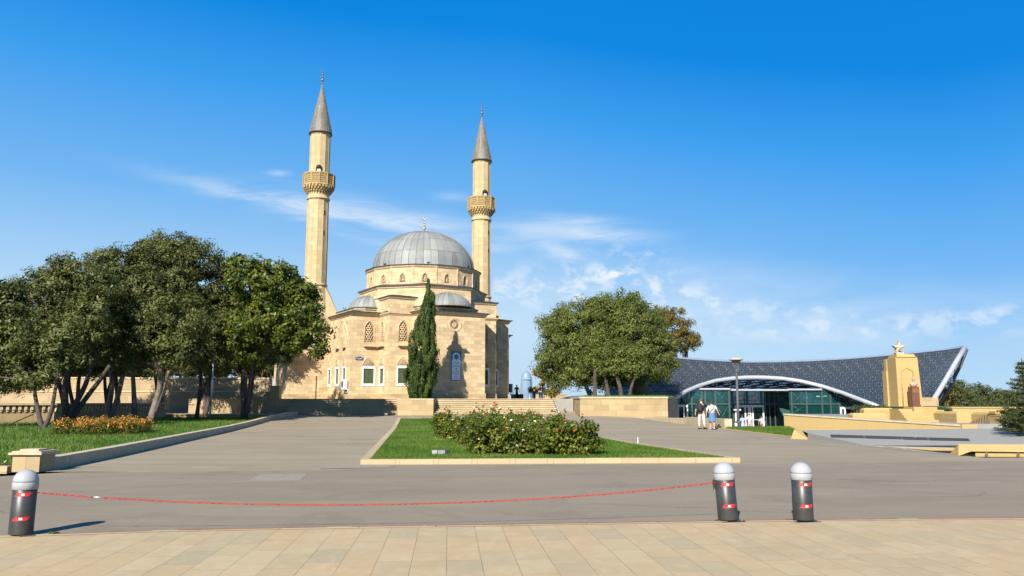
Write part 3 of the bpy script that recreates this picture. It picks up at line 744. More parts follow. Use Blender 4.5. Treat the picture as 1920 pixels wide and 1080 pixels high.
def screen(F_, c, hw, z0, zs, h, cell=.13, off=-.06, dep=.17):
    """pierced stone screen with a pointed head: lattice bars over a dark hollow"""
    ar = arch(c, hw, zs, h); d = MB(); d.add([F_.P(c - hw, z0, off - dep)] + [F_.P(x, z, off - dep) for x, z in ar] + [F_.P(c + hw, z0, off - dep)], [tuple(range(len(ar) + 2))]); 
    w_ = d.build('window', DARKW, mosque, True)
    def top(x):
        for (x0, q0), (x1, q1) in zip(ar, ar[1:]):
            if x0 <= x <= x1 + 1e-9: return q0 + (q1 - q0) * (x - x0) / max(x1 - x0, 1e-9)
        return zs
    b = MB(); r = cell * .11
    H = zs + h - z0
    for sg in (-1, 0, 1):
        k = -int(H / cell) - 20
        while k < int(H / cell) + 20:
            pts_ = []
            for i in range(41):
                z = z0 + H * i / 40
                if sg == 0: continue
                x = c + k * cell + sg * (z - z0) * .58
                if c - hw < x < c + hw and z < top(x): pts_.append((x, z))
            if len(pts_) > 1: F_.tube(b, [(pts_[0][0], pts_[0][1], off), (pts_[-1][0], pts_[-1][1], off)], r, 4)
            k += 1
    z = z0 + cell * .43
    while z < zs + h - .02:
        xs_ = [x for x in np.linspace(c - hw, c + hw, 31) if top(x) > z]
        if len(xs_) > 1: F_.tube(b, [(xs_[0], z, off), (xs_[-1], z, off)], r, 4)
        z += cell * .86
    fr = [(x, z, off + .02) for x, z in ar]; F_.tube(b, [(c - hw, z0, off + .02)] + fr + [(c + hw, z0, off + .02)], .035, 4)
    b.build('screen', MOULD, w_, True)
    return w_
DARKW = plain('painted_hollow_shade', (.022, .013, .007), .9)  # dark colour of the sheets stands for the shade inside openings
def upper_window(F_, c, hw=.41, z0=7.46, zs=8.85, h=.5):
    w_ = screen(F_, c, hw, z0, zs, h, .25, -.10)
    o_ = MB(); F_.tube(o_, [(c - hw - .12, z0 - .1, .01)] + [(x, z, .01) for x, z in arch(c, hw + .12, zs, h + .16)] + [(c + hw + .12, z0 - .1, .01)], .04); o_.build('arch_moulding', MOULD, w_, True)
    lg = MB(); F_.box(lg, c - .62, c + .62, 6.93, 7.0, 0, .34); F_.box(lg, c - .62, c + .62, 7.0, 7.05, 0, .30); lg.build('ledge', CAPST, mosque, True)

Hh = 10.1; PL = 2.38
fc = Frame((-c_, vc), (c_, vc)); fbl = Frame((-b_, vb), (-c_, vb)); fbr = Frame((c_, vb), (b_, vb)); fal = Frame((-a_, va), (-b_, va)); far_ = Frame((b_, va), (a_, va))
fw = Frame((-a_, 4.6), (-a_, va)); fe = Frame((a_, va), (a_, 4.6)); fnl = Frame((-b_, va), (-b_, vb)); fnr = Frame((b_, vb), (b_, va)); fcl = Frame((-c_, vb), (-c_, vc)); fcr = Frame((c_, vc), (c_, vb))
# C: qibla face with the rosette
wallpanel(mw, (-c_, vc), (c_, vc), PL, Hh, [(c_ + .08 - .5, c_ + .08 + .5, 8.56, 9.56)])
wallpanel(mw, (-c_, vb), (-c_, vc), PL, Hh); wallpanel(mw, (c_, vc), (c_, vb), PL, Hh)
# B and D piers, rising as towers
def bwin(F_, s0, s1, mir=False):
    return [(s0, s1, 3.08, 5.0), ((s0 + s1) / 2 - .45, (s0 + s1) / 2 + .45, 7.44, 9.39, .54)]
hb = (.80, 2.14); wallpanel(mw, (-b_, vb), (-c_, vb), PL, Hh, bwin(fbl, *hb)); lower_window(fbl, *hb); upper_window(fbl, sum(hb) / 2)
hb2 = (2.44 - 2.14, 2.44 - .80); wallpanel(mw, (c_, vb), (b_, vb), PL, Hh, bwin(fbr, *hb2)); lower_window(fbr, *hb2); upper_window(fbr, sum(hb2) / 2)
hn = (.07, 1.40)
wallpanel(mw, (-b_, va), (-b_, vb), PL, Hh, bwin(fnl, *hn)); lower_window(fnl, *hn); upper_window(fnl, sum(hn) / 2)
hn2 = (2.56 - 1.40, 2.56 - .07); wallpanel(mw, (b_, vb), (b_, va), PL, Hh, bwin(fnr, *hn2)); lower_window(fnr, *hn2); upper_window(fnr, sum(hn2) / 2)
ha = (1.23, 2.60); wallpanel(mw, (-a_, va), (-b_, va), PL, Hh, bwin(fal, *ha)); lower_window(fal, *ha); upper_window(fal, sum(ha) / 2)
ha2 = (.37, 1.74); wallpanel(mw, (b_, va), (a_, va), PL, Hh, bwin(far_, *ha2)); lower_window(far_, *ha2); upper_window(far_, sum(ha2) / 2)
wh = [(4.6 - 4.05, 4.6 - 2.95), (4.6 - 1.6, 4.6 - .4), (4.6 + .58, 4.6 + 1.7)]
wallpanel(mw, (-a_, 4.6), (-a_, va), PL, Hh, [(s0, s1, 3.1, 5.05) for s0, s1 in wh])
for s0, s1 in wh:
    lower_window(fw, s0, s1, 3.1, 5.05); lg = MB(); F0 = fw; fw.box(lg, s0 + .2, s1 - .2, 6.86, 6.98, 0, .34); lg.build('ledge', CAPST, mosque, True)
fw.tube(orn, [(4.6 - 1.2, 7.35, .01)] + [(x, z, .01) for x, z in arch(4.6 + .35, 1.55, 8.1, 1.55)] + [(4.6 + 1.9, 7.35, .01)], .06)
wallpanel(mw, (a_, va), (a_, 4.6), PL, Hh)
wallpanel(mw, (a_, 4.6), (-a_, 4.6), PL, Hh)
mw.build('wall', STONE, mosque, True)
OUT = [(-a_, 4.6), (-a_, va), (-b_, va), (-b_, vb), (-c_, vb), (-c_, vc), (c_, vc), (c_, vb), (b_, vb), (b_, va), (a_, va), (a_, 4.6)]
pl = MB(); pl.sweep(OUT, [(0, MZ - .3), (.07, MZ - .3), (.07, 2.33), (0, 2.40)], True); pl.build('plinth', STONE_P, mosque, True)
# mouldings under the eaves
cm = MB(); cm.sweep(OUT, [(0, 9.93), (.06, 9.95), (.08, 10.03), (.16, 10.08), (.19, 10.2), (0, 10.22)], False)
def eave(path, z, o=.36, thick=.08, rise=.35, inn_=.9, closed=False):
    m = MB(); m.sweep(path, [(0, z - .22), (.10, z - .18), (.14, z - .09), (o - .06, z - .02), (o - .06, z)], closed)
    m.build('cornice', MOULD, mosque, True)
    m = MB(); m.sweep(path, [(o - .08, z - .01), (o, z - .01), (o, z + thick), (-inn_, z + rise)], closed); m.build('eave', LEADE, mosque, True)
cm.build('string_course', MOULD, mosque, True); orn.build('arch_moulding', MOULD, mosque, True)
ZE = 10.24
eave([(-c_, vb), (-c_, vc), (c_, vc), (c_, vb)], ZE, rise=.30, inn_=.8)
eave([(-a_, 4.6), (-a_, va), (-b_, va)], ZE, rise=.3, inn_=.8); eave([(b_, va), (a_, va), (a_, 4.6)], ZE, rise=.3, inn_=.8)
# second tier under the half domes
rf = MB(); rf.prism([(-a_ + .3, 4.6), (-a_ + .3, va + .3), (-b_, va + .3), (-b_, vb + .4), (-c_ + .3, vb), (-c_ + .3, vc + .3), (c_ - .3, vc + .3), (c_ - .3, vb), (b_, vb + .4), (b_, va + .3), (a_ - .3, va + .3), (a_ - .3, 4.6)], 9.9, 10.40)
rf.build('roof', LEADE, mosque, True)
t2 = MB(); T2C = [(-3.25, vb), (-3.25, vc + 1.5), (-2.1, vc + .55), (2.1, vc + .55), (3.25, vc + 1.5), (3.25, vb)]; t2.prism(T2C + [(0, vb + 1)], 10.3, 10.72)
T2A = [(-a_ + .75, 4.2), (-a_ + .75, va + 1.2), (-a_ + 1.6, va + .45), (-b_, va + .45)]; t2.prism(T2A + [(-b_, 4.2)], 10.3, 10.74)
T2B = [(-x, y) for x, y in T2A[::-1]]; t2.prism(T2B + [(b_, 4.2)], 10.3, 10.74)
t2.build('upper_wall', STONE, mosque, True)
eave(T2C, 10.80, .22, .05, .16, .5); eave(T2A, 10.82, .22, .05, .16, .5); eave(T2B, 10.82, .22, .05, .16, .5)
# piers B and D above the eaves
for sg in (-1, 1):
    tw = MB()
    x0, x1 = sorted((sg * b_, sg * 3.1)); tw.prism([(x0, vb), (x1, vb), (x1, -1.6), (x0, -1.6)], Hh, 11.62); tw.build('pier', STONE, mosque, True)
    P_ = [(-b_, -1.5), (-b_, vb), (-3.1, vb), (-3.1, -4.4)] if sg < 0 else [(3.1, -4.4), (3.1, vb), (b_, vb), (b_, -1.5)]
    eave(P_, 11.76, .24, .06, .3, 1.0)
    r_ = MB(); r_.prism([(x0 + .3, vb + .3), (x1 - .3, vb + .3), (x1 - .3, -1.6), (x0 + .3, -1.6)], 11.6, 11.95); r_.build('roof', LEADE, mosque, True)
# octagon tier and drum
def ngon(r, n, off): return [(r * math.cos(off + 2 * PI * i / n), r * math.sin(off + 2 * PI * i / n)) for i in range(n)]
OC = ngon(6.62, 8, PI / 8); oc = MB(); oc.prism(OC, 10.1, 12.92); oc.build('octagon_wall', STONE, mosque, True)
eave(ngon(6.62, 8, PI / 8), 12.98, .26, .07, .32, .55, True)
DR = ngon(5.98, 16, PI / 16)
dm = MB()
for i in range(16):
    p0, p1 = DR[i], DR[(i + 1) % 16]; L = math.dist(p0, p1); wallpanel(dm, p0, p1, 13.1, 15.05, [(L / 2 - .27, L / 2 + .27, 13.42, 14.30, .30)])
    d_ = Frame(p0, p1); 
    ring = MB(); d_.box(ring, -.10, .02, 13.1, 15.05, -.1, .05); dm.v and None
    b = len(dm.v); dm.add(ring.v, ring.f)
    dk = MB(); dk.quad(d_.P(L / 2 - .3, 13.4, -.26), d_.P(L / 2 + .3, 13.4, -.26), d_.P(L / 2 + .3, 14.35, -.26), d_.P(L / 2 - .3, 14.35, -.26)); wn = dk.build('window', DARKW, mosque, True)
    sc_ = MB(); rr = .21
    for zc in (13.68, 14.02):
        d_.tube(sc_, [(L / 2 + .17 * math.cos(q), zc + .16 * math.sin(q), -.15) for q in np.linspace(0, 2 * PI, 13)], .028, 4)
        for q in np.linspace(0, PI, 4)[:-1]: d_.tube(sc_, [(L / 2 + .17 * math.cos(q), zc + .16 * math.sin(q), -.15), (L / 2 - .17 * math.cos(q), zc - .16 * math.sin(q), -.15)], .022, 4)
    d_.tube(sc_, [(L / 2 - .25, 13.42, -.15), (L / 2 - .25, 14.05, -.15), (L / 2 - .16, 14.22, -.15), (L / 2, 14.30, -.15), (L / 2 + .16, 14.22, -.15), (L / 2 + .25, 14.05, -.15), (L / 2 + .25, 13.42, -.15)], .04, 4)
    sc_.build('screen', MOULD, wn, True)
    om = MB(); d_.tube(om, [(L / 2 - .36, 13.4, .01), (L / 2 - .36, 14.05, .01), (L / 2 - .25, 14.30, .01), (L / 2, 14.42, .01), (L / 2 + .25, 14.30, .01), (L / 2 + .36, 14.05, .01), (L / 2 + .36, 13.4, .01)], .03, 4)
    om.build('window_moulding', MOULD, wn, True)
dm.build('drum', STONE, mosque, True)
eave(ngon(5.98, 16, PI / 16), 15.13, .24, .07, .16, .45, True)
prof = [(5.42, 15.2), (5.38, 15.42)]
for i in range(1, 17):
    a = PI / 2 * i / 16; prof.append((max(5.38 * math.cos(a) ** 1.0, .02), 15.42 + 4.25 * math.sin(a)))
dome = MB(); dome.lathe(prof, 96, (0, 0), nu=44, vrow=4.6); dm_o = dome.build('dome', LEAD, mosque, True)
rb = MB()
for i in range(44):
    a = 2 * PI * i / 44; rb.tube([(r * math.cos(a) * 1.003, r * math.sin(a) * 1.003, z + .005) for r, z in prof[:-2]], .022, 4, False)
rb.build('seams', LEAD_C, dm_o, True)
def finial(par, x, y, z, h, r=.16, mat=GOLD, local=True):
    m = MB(); s = h / 2.0
    m.lathe([(r * 2.2, z), (r * 1.6, z + .12 * s), (r * .4, z + .25 * s), (.03, z + .35 * s)], 12, (x, y))
    for k, (zz, q) in enumerate(((.5, 1.0), (.82, .8), (1.1, .62))): m.ball((x, y, z + zz * s), r * q, 10, 6, 1.0)
    m.tube([(x, y, z), (x, y, z + 1.4 * s)], .025, 6)
    for k in range(10):
        a0 = R(120) + R(300) * k / 10; a1 = R(120) + R(300) * (k + 1) / 10; c = z + 1.62 * s; q = .20 * s
        m.tube([(x + q * math.cos(a0), y, c + q * math.sin(a0)), (x + q * math.cos(a1), y, c + q * math.sin(a1))], .012 + .028 * math.sin(PI * (k + .5) / 10), 6)
    return m.build('finial', mat, par, local)
finial(mosque, 0, 0, 19.62, 2.0)
for i in range(8):
    a = PI / 8 * (2 * i) + PI / 8 + .05; m = MB(); x, y = 6.0 * math.cos(a), 6.0 * math.sin(a); m.obox((x, y, 15.28), .3, .12, .14, a + PI / 2); m.tube([(x, y, 15.18), (x, y, 15.3)], .03, 5); m.build('spotlight', DARKM, mosque, True)
# half domes on the octagon faces
def halfdome(ang, d, rad, h, z):
    cx, cy = d * math.cos(ang), d * math.sin(ang); pr = [(rad * math.cos(PI / 2 * i / 10) + .001, z + h * math.sin(PI / 2 * i / 10)) for i in range(11)]
    m = MB(); m.lathe(pr, 26, (cx, cy), ang - PI / 2, ang + PI / 2, nu=13, vrow=1.0); o = m.build('half_dome', LEAD, mosque, True)
    s = MB()
    for k in range(1, 13):
        a = ang - PI / 2 + PI * k / 13; s.tube([(cx + r * math.cos(a), cy + r * math.sin(a), zz + .01) for r, zz in pr[:-1]], .028, 4, False)
    s.tube([(cx + (rad + .06) * math.cos(PI * i / 16) * math.cos(ang + PI / 2) + .05 * math.cos(ang), cy + (rad + .06) * math.cos(PI * i / 16) * math.sin(ang + PI / 2) + .05 * math.sin(ang), z + (h + .06) * math.sin(PI * i / 16)) for i in range(17)], .07, 5, False)
    s.build('seams', LEAD_C, o, True)
AP = 6.62 * math.cos(PI / 8)
halfdome(-PI / 2, AP - .35, 2.45, 1.5, 10.90)
for q in (PI, 0): halfdome(q, AP - .3, 2.3, 1.45, 10.90)
# rosette
m = MB(); cu, cz = c_ + .08, 9.06; m.add([fc.P(cu + .52 * math.cos(t_), cz + .52 * math.sin(t_), -.24) for t_ in np.linspace(0, 2 * PI, 24, endpoint=False)], [tuple(range(24))]); ro = m.build('rosette', DARKW, mosque, True)
m = MB()
N_ = 40
for i in range(N_):        # square hole turned into a round one by a stone ring
    t0, t1 = 2 * PI * i / N_, 2 * PI * (i + 1) / N_
    def sq(t_): k = .503 / max(abs(math.cos(t_)), abs(math.sin(t_))); return k * math.cos(t_), k * math.sin(t_)
    s0, s1 = sq(t0), sq(t1)
    for o0 in (-.012,):
        m.quad(fc.P(cu + .47 * math.cos(t0), cz + .47 * math.sin(t0), o0), fc.P(cu + s0[0], cz + s0[1], o0), fc.P(cu + s1[0], cz + s1[1], o0), fc.P(cu + .47 * math.cos(t1), cz + .47 * math.sin(t1), o0))
        m.quad(fc.P(cu + .47 * math.cos(t0), cz + .47 * math.sin(t0), o0), fc.P(cu + .47 * math.cos(t1), cz + .47 * math.sin(t1), o0), fc.P(cu + .47 * math.cos(t1), cz + .47 * math.sin(t1), -.2), fc.P(cu + .47 * math.cos(t0), cz + .47 * math.sin(t0), -.2))
for rr, tr in ((.66, .045), (.58, .03)): fc.tube(m, [(cu + rr * math.cos(t_), cz + rr * math.sin(t_), .01) for t_ in np.linspace(0, 2 * PI, 33)], tr, 5)
fc.tube(m, [(cu + .18 * math.cos(t_), cz + .18 * math.sin(t_), -.1) for t_ in np.linspace(0, 2 * PI, 17)], .05, 5)
for k in range(14):
    t_ = 2 * PI * k / 14; fc.tube(m, [(cu + .16 * math.cos(t_), cz + .16 * math.sin(t_), -.1), (cu + .40 * math.cos(t_), cz + .40 * math.sin(t_), -.1)], .027, 4)
    fc.tube(m, [(cu + .40 * math.cos(t_), cz + .40 * math.sin(t_), -.1), (cu + .47 * math.cos(t_ + .18), cz + .47 * math.sin(t_ + .18), -.1)], .03, 4)
    fc.tube(m, [(cu + .40 * math.cos(t_), cz + .40 * math.sin(t_), -.1), (cu + .47 * math.cos(t_ - .18), cz + .47 * math.sin(t_ - .18), -.1)], .03, 4)
for k in range(6): t_ = 2 * PI * k / 6; fc.tube(m, [(cu, cz, -.1), (cu + .16 * math.cos(t_), cz + .16 * math.sin(t_), -.1)], .03, 4)
m.build('tracery', MOULD, ro, True)
# shelter slab over the panel
m = MB(); fc.box(m, c_ - .85, c_ + 1.25, 6.72, 6.80, 0, .45); fc.box(m, c_ - .4, c_ + .5, 6.98, 7.06, 0, .30); fc.box(m, c_ - .7, c_ + .9, 6.80, 6.98, 0, .34)
m.build('ledge', CAPST, mosque, True)
m = MB(); fc.box(m, c_ - .42, c_ + .9, 3.45, 6.62, -.01, .03); m.build('panel_surround', MOULD, mosque, True)
# portico and rear masses
pm = MB(); pm.box(-12.9, -7.6, 3.95, 9.2, MZ - .2, 9.2); pm.box(7.6, 12.9, 3.95, 9.2, MZ - .2, 9.2); pm.box(-12.0, 12.0, 9.2, 13.6, MZ - .2, 9.6); pm.box(-7.6, 7.6, 4.6, 9.2, MZ - .2, 10.2)
pm.build('portico', STONE, mosque, True)
m = MB(); m.sweep([(-12.9, 9.2), (-12.9, 3.95), (-7.6, 3.95)], [(0, MZ), (.07, MZ), (.07, 2.33), (0, 2.4)]); m.build('plinth', STONE_P, mosque, True)
m = MB(); m.sweep([(-12.1, 3.948), (-8.9, 3.948)], [(0, 2.9), (.02, 2.9), (.02, 2.96), (0, 2.96)]); m.sweep([(-12.1, 3.948), (-8.9, 3.948)], [(0, 5.6), (.02, 5.6), (.02, 5.66), (0, 5.66)]); m.box(-12.16, -12.1, 3.925, 3.95, 2.9, 5.66); m.build('panel_moulding', STONE, mosque, True)
eave([(-12.9, 9.2), (-12.9, 3.95), (-8.9, 3.95)], 9.3); eave([(8.9, 3.95), (12.9, 3.95), (12.9, 9.2)], 9.3)
for x in (-9.6, -4.8, 0, 4.8, 9.6):
    m = MB(); m.lathe([(2.0 * math.cos(PI / 2 * i / 8) + .001, 9.6 + 1.55 * math.sin(PI / 2 * i / 8)) for i in range(9)], 24, (x, 11.4), nu=16, vrow=2); m.build('portico_dome', LEAD, mosque, True); finial(mosque, x, 11.4, 11.1, 1.5, .1)

# minarets (12-sided)
def minaret(u, label, doora):
    p = LW(u, 5.65, 9.2); t = empty('minaret', (p.x, p.y, 9.2), BE, label, 'minaret', 'slender minarets of the mosque')
    s = MB()
    def ring(r, n=12): return [(r * math.cos(PI / n + 2 * PI * i / n), r * math.sin(PI / n + 2 * PI * i / n)) for i in range(n)]
    def faceted(mb, prof, n=12, nu=9.0):      # flat faces with running uv in metres
        vs = []; L = [0]
        for r, z in prof:
            for x, y in ring(r, n): vs.append((x, y, z))
        f = []; uv = []
        for j in range(len(prof) - 1):
            for i in range(n):
                i2 = (i + 1) % n; f.append((j * n + i, j * n + i2, (j + 1) * n + i2, (j + 1) * n + i)); wd = .55
                uv.append([(i * wd, prof[j][1]), (i * wd + wd, prof[j][1]), (i * wd + wd, prof[j + 1][1]), (i * wd, prof[j + 1][1])])
        f.append(tuple((len(prof) - 1) * n + i for i in range(n))); uv.append([(0, 0)] * n)
        mb.add(vs, f, uv); return mb
    faceted(s, [(1.16, 13.9), (1.12, 18), (1.10, 23.2)]); s.build('shaft', STONE_M, t, True)
    s = MB(); faceted(s, [(1.06, 25.0), (1.06, 30.55)]); s.build('upper_shaft', STONE_M, t, True)
    fl = MB()                                  # thin ribs at the corners
    for x, y in ring(1.105): fl.tube([(x * 1.03, y * 1.03, 14), (x, y, 23.2)], .028, 4, False)
    for x, y in ring(1.06): fl.tube([(x, y, 25.9), (x, y, 30.4)], .026, 4, False)
    fl.build('ribs', STONE_M, t, True)
    for z in (15.0, 19.2, 21.4): sl = MB(); sl.obox((math.cos(-1.2) * 1.08, math.sin(-1.2) * 1.08, z), .05, .12, .5, -1.2); sl.build('slit_window', DARKW, t, True)
    # base: square changing to twelve sides
    n = 12; sq = []; R0 = ring(1.17)
    for x, y in R0: k = 2.15 / max(abs(x), abs(y)); sq.append((x * k, y * k))
    vs = [(x, y, 9.2) for x, y in sq] + [(x, y, 10.2) for x, y in sq] + [(x, y, 13.75) for x, y in R0]
    f = [(j * n + i, j * n + (i + 1) % n, (j + 1) * n + (i + 1) % n, (j + 1) * n + i) for j in range(2) for i in range(n)]
    s = MB(); s.add(vs, f); s.build('base', STONE_M, t, True)
    s = MB(); s.lathe([(1.15, 13.72), (1.26, 13.78), (1.26, 13.95), (1.15, 14.0)], 24); s.build('collar', STONE_M, t, True); s = MB(); s.lathe([(1.1, 23.12), (1.24, 23.2), (1.24, 23.32), (1.13, 23.36), (1.13, 23.72), (1.2, 23.8), (1.14, 23.85)], 24); s.build('collar', STONE_M, t, True)
    s = MB(); s.lathe([(1.06, 30.35), (1.12, 30.4), (1.12, 30.6), (1.06, 30.6)], 24); s.build('collar', STONE_M, t, True)
    # stalactite corbels
    s = MB(); s.lathe([(1.14, 23.85), (1.22, 24.05), (1.38, 24.25), (1.52, 24.45), (1.6, 24.6)], 32)
    for row, (r, z, k, h) in enumerate(((1.28, 23.94, 28, .20), (1.44, 24.16, 28, .22), (1.60, 24.38, 28, .24))):
        for i in range(k):
            a = 2 * PI * (i + .5 * (row % 2)) / k; s.obox((r * math.cos(a), r * math.sin(a), z), .15, .14 + .02 * row, h, a)
            s.add([(r * math.cos(a) + q * .075 * math.cos(a + PI / 2) + o * .08 * math.cos(a), r * math.sin(a) + q * .075 * math.sin(a + PI / 2) + o * .08 * math.sin(a), z) for q in (-1, 1) for o in (-1, 1)] + [(r * math.cos(a) * .97, r * math.sin(a) * .97, z - .16)], [(0, 1, 4), (1, 3, 4), (3, 2, 4), (2, 0, 4)])
    bal = s.build('balcony', MOULD_D, t, True)
    s = MB(); pn = ring(1.68, 12); s.prism(ring(1.66, 12), 24.58, 24.8, True, True)
    for i in range(12):
        p0, p1 = pn[i], pn[(i + 1) % 12]; fr_ = Frame(p0, p1); L = math.dist(p0, p1)
        fr_.box(s, -.05, .06, 24.62, 25.95, -.06, .05)
        fr_.box(s, .06, L - .05, 24.62, 24.8, -.05, .03); fr_.box(s, .06, L - .05, 25.85, 25.97, -.06, .05); fr_.box(s, .06, L - .05, 24.8, 25.85, -.045, -.02)
        for a in range(7):
            for b in range(5):
                x_ = .12 + (L - .24) * a / 6; z_ = 24.9 + .86 * b / 4
                fr_.tube(s, [(x_ - .045, z_ - .06, 0), (x_ + .045, z_ + .06, 0)], .02, 4); fr_.tube(s, [(x_ - .045, z_ + .06, 0), (x_ + .045, z_ - .06, 0)], .02, 4)
    s.build('parapet', MOULD_D, bal, True)
    s = MB(); a = doora
    for w_, m_, oo, zt in ((.62, 'd', 1.045, 27.0),):
        s.obox((oo * math.cos(a), oo * math.sin(a), 25.0), .09, w_, 1.55, a); s.tube([(oo * math.cos(a) - .045 * math.cos(a), oo * math.sin(a) - .045 * math.sin(a), 26.55), (oo * math.cos(a) + .045 * math.cos(a), oo * math.sin(a) + .045 * math.sin(a), 26.55)], .31, 14)
    d = s.build('doorway', DARKW, t, True)
    s = MB(); s.obox((1.1 * math.cos(a), 1.1 * math.sin(a), 25.0), .06, .34, 1.35, a); s.build('door', WHITEP, d, True)
    s = MB(); pr = [(1.24, 30.55), (1.20, 30.72)] + [(1.20 * (1 - q) ** 1.04 + .03, 30.72 + 5.75 * q) for q in np.linspace(.04, 1, 14)]
    s.lathe(pr, 24, nu=24, vrow=4); co = s.build('cone_roof', LEAD_C, t, True)
    e = MB(); e.lathe([(1.06, 30.5), (1.27, 30.52), (1.28, 30.6), (1.2, 30.68)], 24)
    e.build('eave', LEADE, co, True)
    e = MB()
    for k in range(24): aa = 2 * PI * k / 24; e.tube([(r * math.cos(aa), r * math.sin(aa), z) for r, z in pr[1:-1]], .016, 4, False)
    e.build('seams', LEAD_C, co, True)
    m = MB()
    for zz, q in ((36.45, .12), (36.8, .17), (37.2, .13), (37.5, .1)): m.ball((0, 0, zz), q, 10, 6)
    m.tube([(0, 0, 36.3), (0, 0, 37.75)], .035, 6)
    for k in range(10):
        a0 = R(120) + R(300) * k / 10; a1 = R(120) + R(300) * (k + 1) / 10; q = .17
        m.tube([(q * math.cos(a0), 0, 37.93 + q * math.sin(a0)), (q * math.cos(a1), 0, 37.93 + q * math.sin(a1))], .012 + .025 * math.sin(PI * (k + .5) / 10), 6)
    m.build('finial', COPPER, t, True)
    return t
minaret(-10.02, 'left minaret, its base behind the crown of the leafy tree', -PI / 2 - BE + .2)
minaret(10.02, 'right minaret rising behind the mosque dome', -PI / 2 - BE + .45)

# things fixed to the mosque
def inscription():
    p = LW(0, 0, 0); t = empty('inscription_board', (p.x, p.y, 3.6), BE, 'tall turquoise-bordered tile panel with inscription on the mosque wall', 'sign')
    t.location = LW(.21, vc, 3.6)
    TEAL = plain('turquoise_glaze', (.015, .16, .19), .25); WH = plain('white_glaze', (.62, .66, .70), .3); NAVY = plain('navy_glaze', (.03, .05, .16), .3); PINK = plain('pink_glaze', (.45, .16, .2), .35)
    x0, x1, z0, z1 = -.56, .56, 0.0, 2.9
    def bx(m, a0, a1, b0, b1, o0, o1): m.box(a0, a1, -o1, -o0, b0, b1)
    m = MB(); bx(m, x0, x1, z0, z1, .03, .10); o = m.build('border', TEAL, None, origin=(0, 0, 0)); o.parent = t
    m = MB(); bx(m, x0 + .1, x1 - .1, z0 + .1, z1 - 1.0, .1, .115)
    k = 20; vs = []
    for i in range(k + 1):
        q = PI * i / k; vs.append((.40 * math.cos(q), -.114, z1 - .62 + .45 * math.sin(q)))
    vs = [(.46, -.114, z1 - 1.0), (.36, -.114, z1 - .78)] + vs + [(-.36, -.114, z1 - .78), (-.46, -.114, z1 - 1.0)]
    m.add(vs, [tuple(range(len(vs)))]); o = m.build('field', WH, None, origin=(0, 0, 0)); o.parent = t
    m = MB(); m.add([(.27 * math.cos(q), -.12, z1 - .58 + .24 * math.sin(q)) for q in np.linspace(0, 2 * PI, 24, endpoint=False)], [tuple(range(24))])
    m.add([(-.06, -.12, z1 - .36), (.06, -.12, z1 - .36), (0, -.12, z1 - .22)], [(0, 1, 2)]); m.add([(-.05, -.12, z1 - .8), (.05, -.12, z1 - .8), (0, -.12, z1 - .95)], [(0, 2, 1)]); o = m.build('medallion', TEAL, None, origin=(0, 0, 0)); o.parent = t
    m = MB()
    for sg in (-1, 1):
        for q in range(4): m.ball((sg * (.41 + .01 * q), -.105, z1 - .25 - .14 * q), .035, 6, 4)
    o = m.build('flower_ornament', PINK, None, origin=(0, 0, 0)); o.parent = t
    m = MB(); rs = random.Random(3)
    for z, wd, h in ((1.76, .34, .09), (1.62, .36, .05), (1.46, .34, .07), (1.34, .36, .06), (.98, .34, .05), (.90, .30, .04), (.80, .26, .04), (.71, .32, .05), (.61, .34, .05), (.52, .24, .04), (.43, .26, .04), (.33, .22, .04), (.24, .36, .035), (.16, .34, .03)):
        x = -wd
        while x < wd:
            l = rs.uniform(.012, .03); hh = h * rs.choice([1, 1, .7, .55]); bx(m, x, x + l, z, z + hh, .114, .119)
            if rs.random() < .5: bx(m, x + l, x + l + .02, z + (0 if rs.random() < .5 else hh * .6), z + .015 + (0 if rs.random() < .5 else hh * .5), .114, .1185)
            x += l + rs.uniform(.01, .025)
    vs = [(-.22, -.118, 1.16), (-.06, -.118, 1.19), (0, -.118, 1.24), (.06, -.118, 1.19), (.22, -.118, 1.16), (.06, -.118, 1.13), (0, -.118, 1.08), (-.06, -.118, 1.13)]; m.add(vs, [tuple(range(8))[::-1]])
    o = m.build('inscription', NAVY, None, origin=(0, 0, 0)); o.parent = t
    for c in (o,): pass
inscription()
t = empty('street_sign', LW(-7.95, va, 5.62), BE, 'small dark blue plate with a raised middle on the mosque wall', 'sign')
BLUE = plain('blue_enamel', (.02, .07, .14), .35)
m = MB(); m.box(-.38, .38, -.05, -.02, 0, .24)
m.add([(-.18, -.05, .24), (.18, -.05, .24), (.13, -.05, .34), (-.13, -.05, .34)], [(0, 1, 2, 3)]); m.add([(-.18, -.02, .24), (.18, -.02, .24), (.13, -.02, .34), (-.13, -.02, .34)], [(3, 2, 1, 0)]); o = m.build('plate', BLUE, None, origin=(0, 0, 0)); o.parent = t
m = MB(); x = -.3
rs = random.Random(5)
while x < .3: m.box(x, x + .03, -.055, -.051, .10, .17 if rs.random() < .6 else .15); m.box(x, x + .045, -.055, -.0515, .10, .115); x += .062
m.box(-.12, .12, -.055, -.051, .04, .06); m.box(-.05, .05, -.055, -.051, .27, .29); o = m.build('lettering', WHITEP, None, origin=(0, 0, 0)); o.parent = t
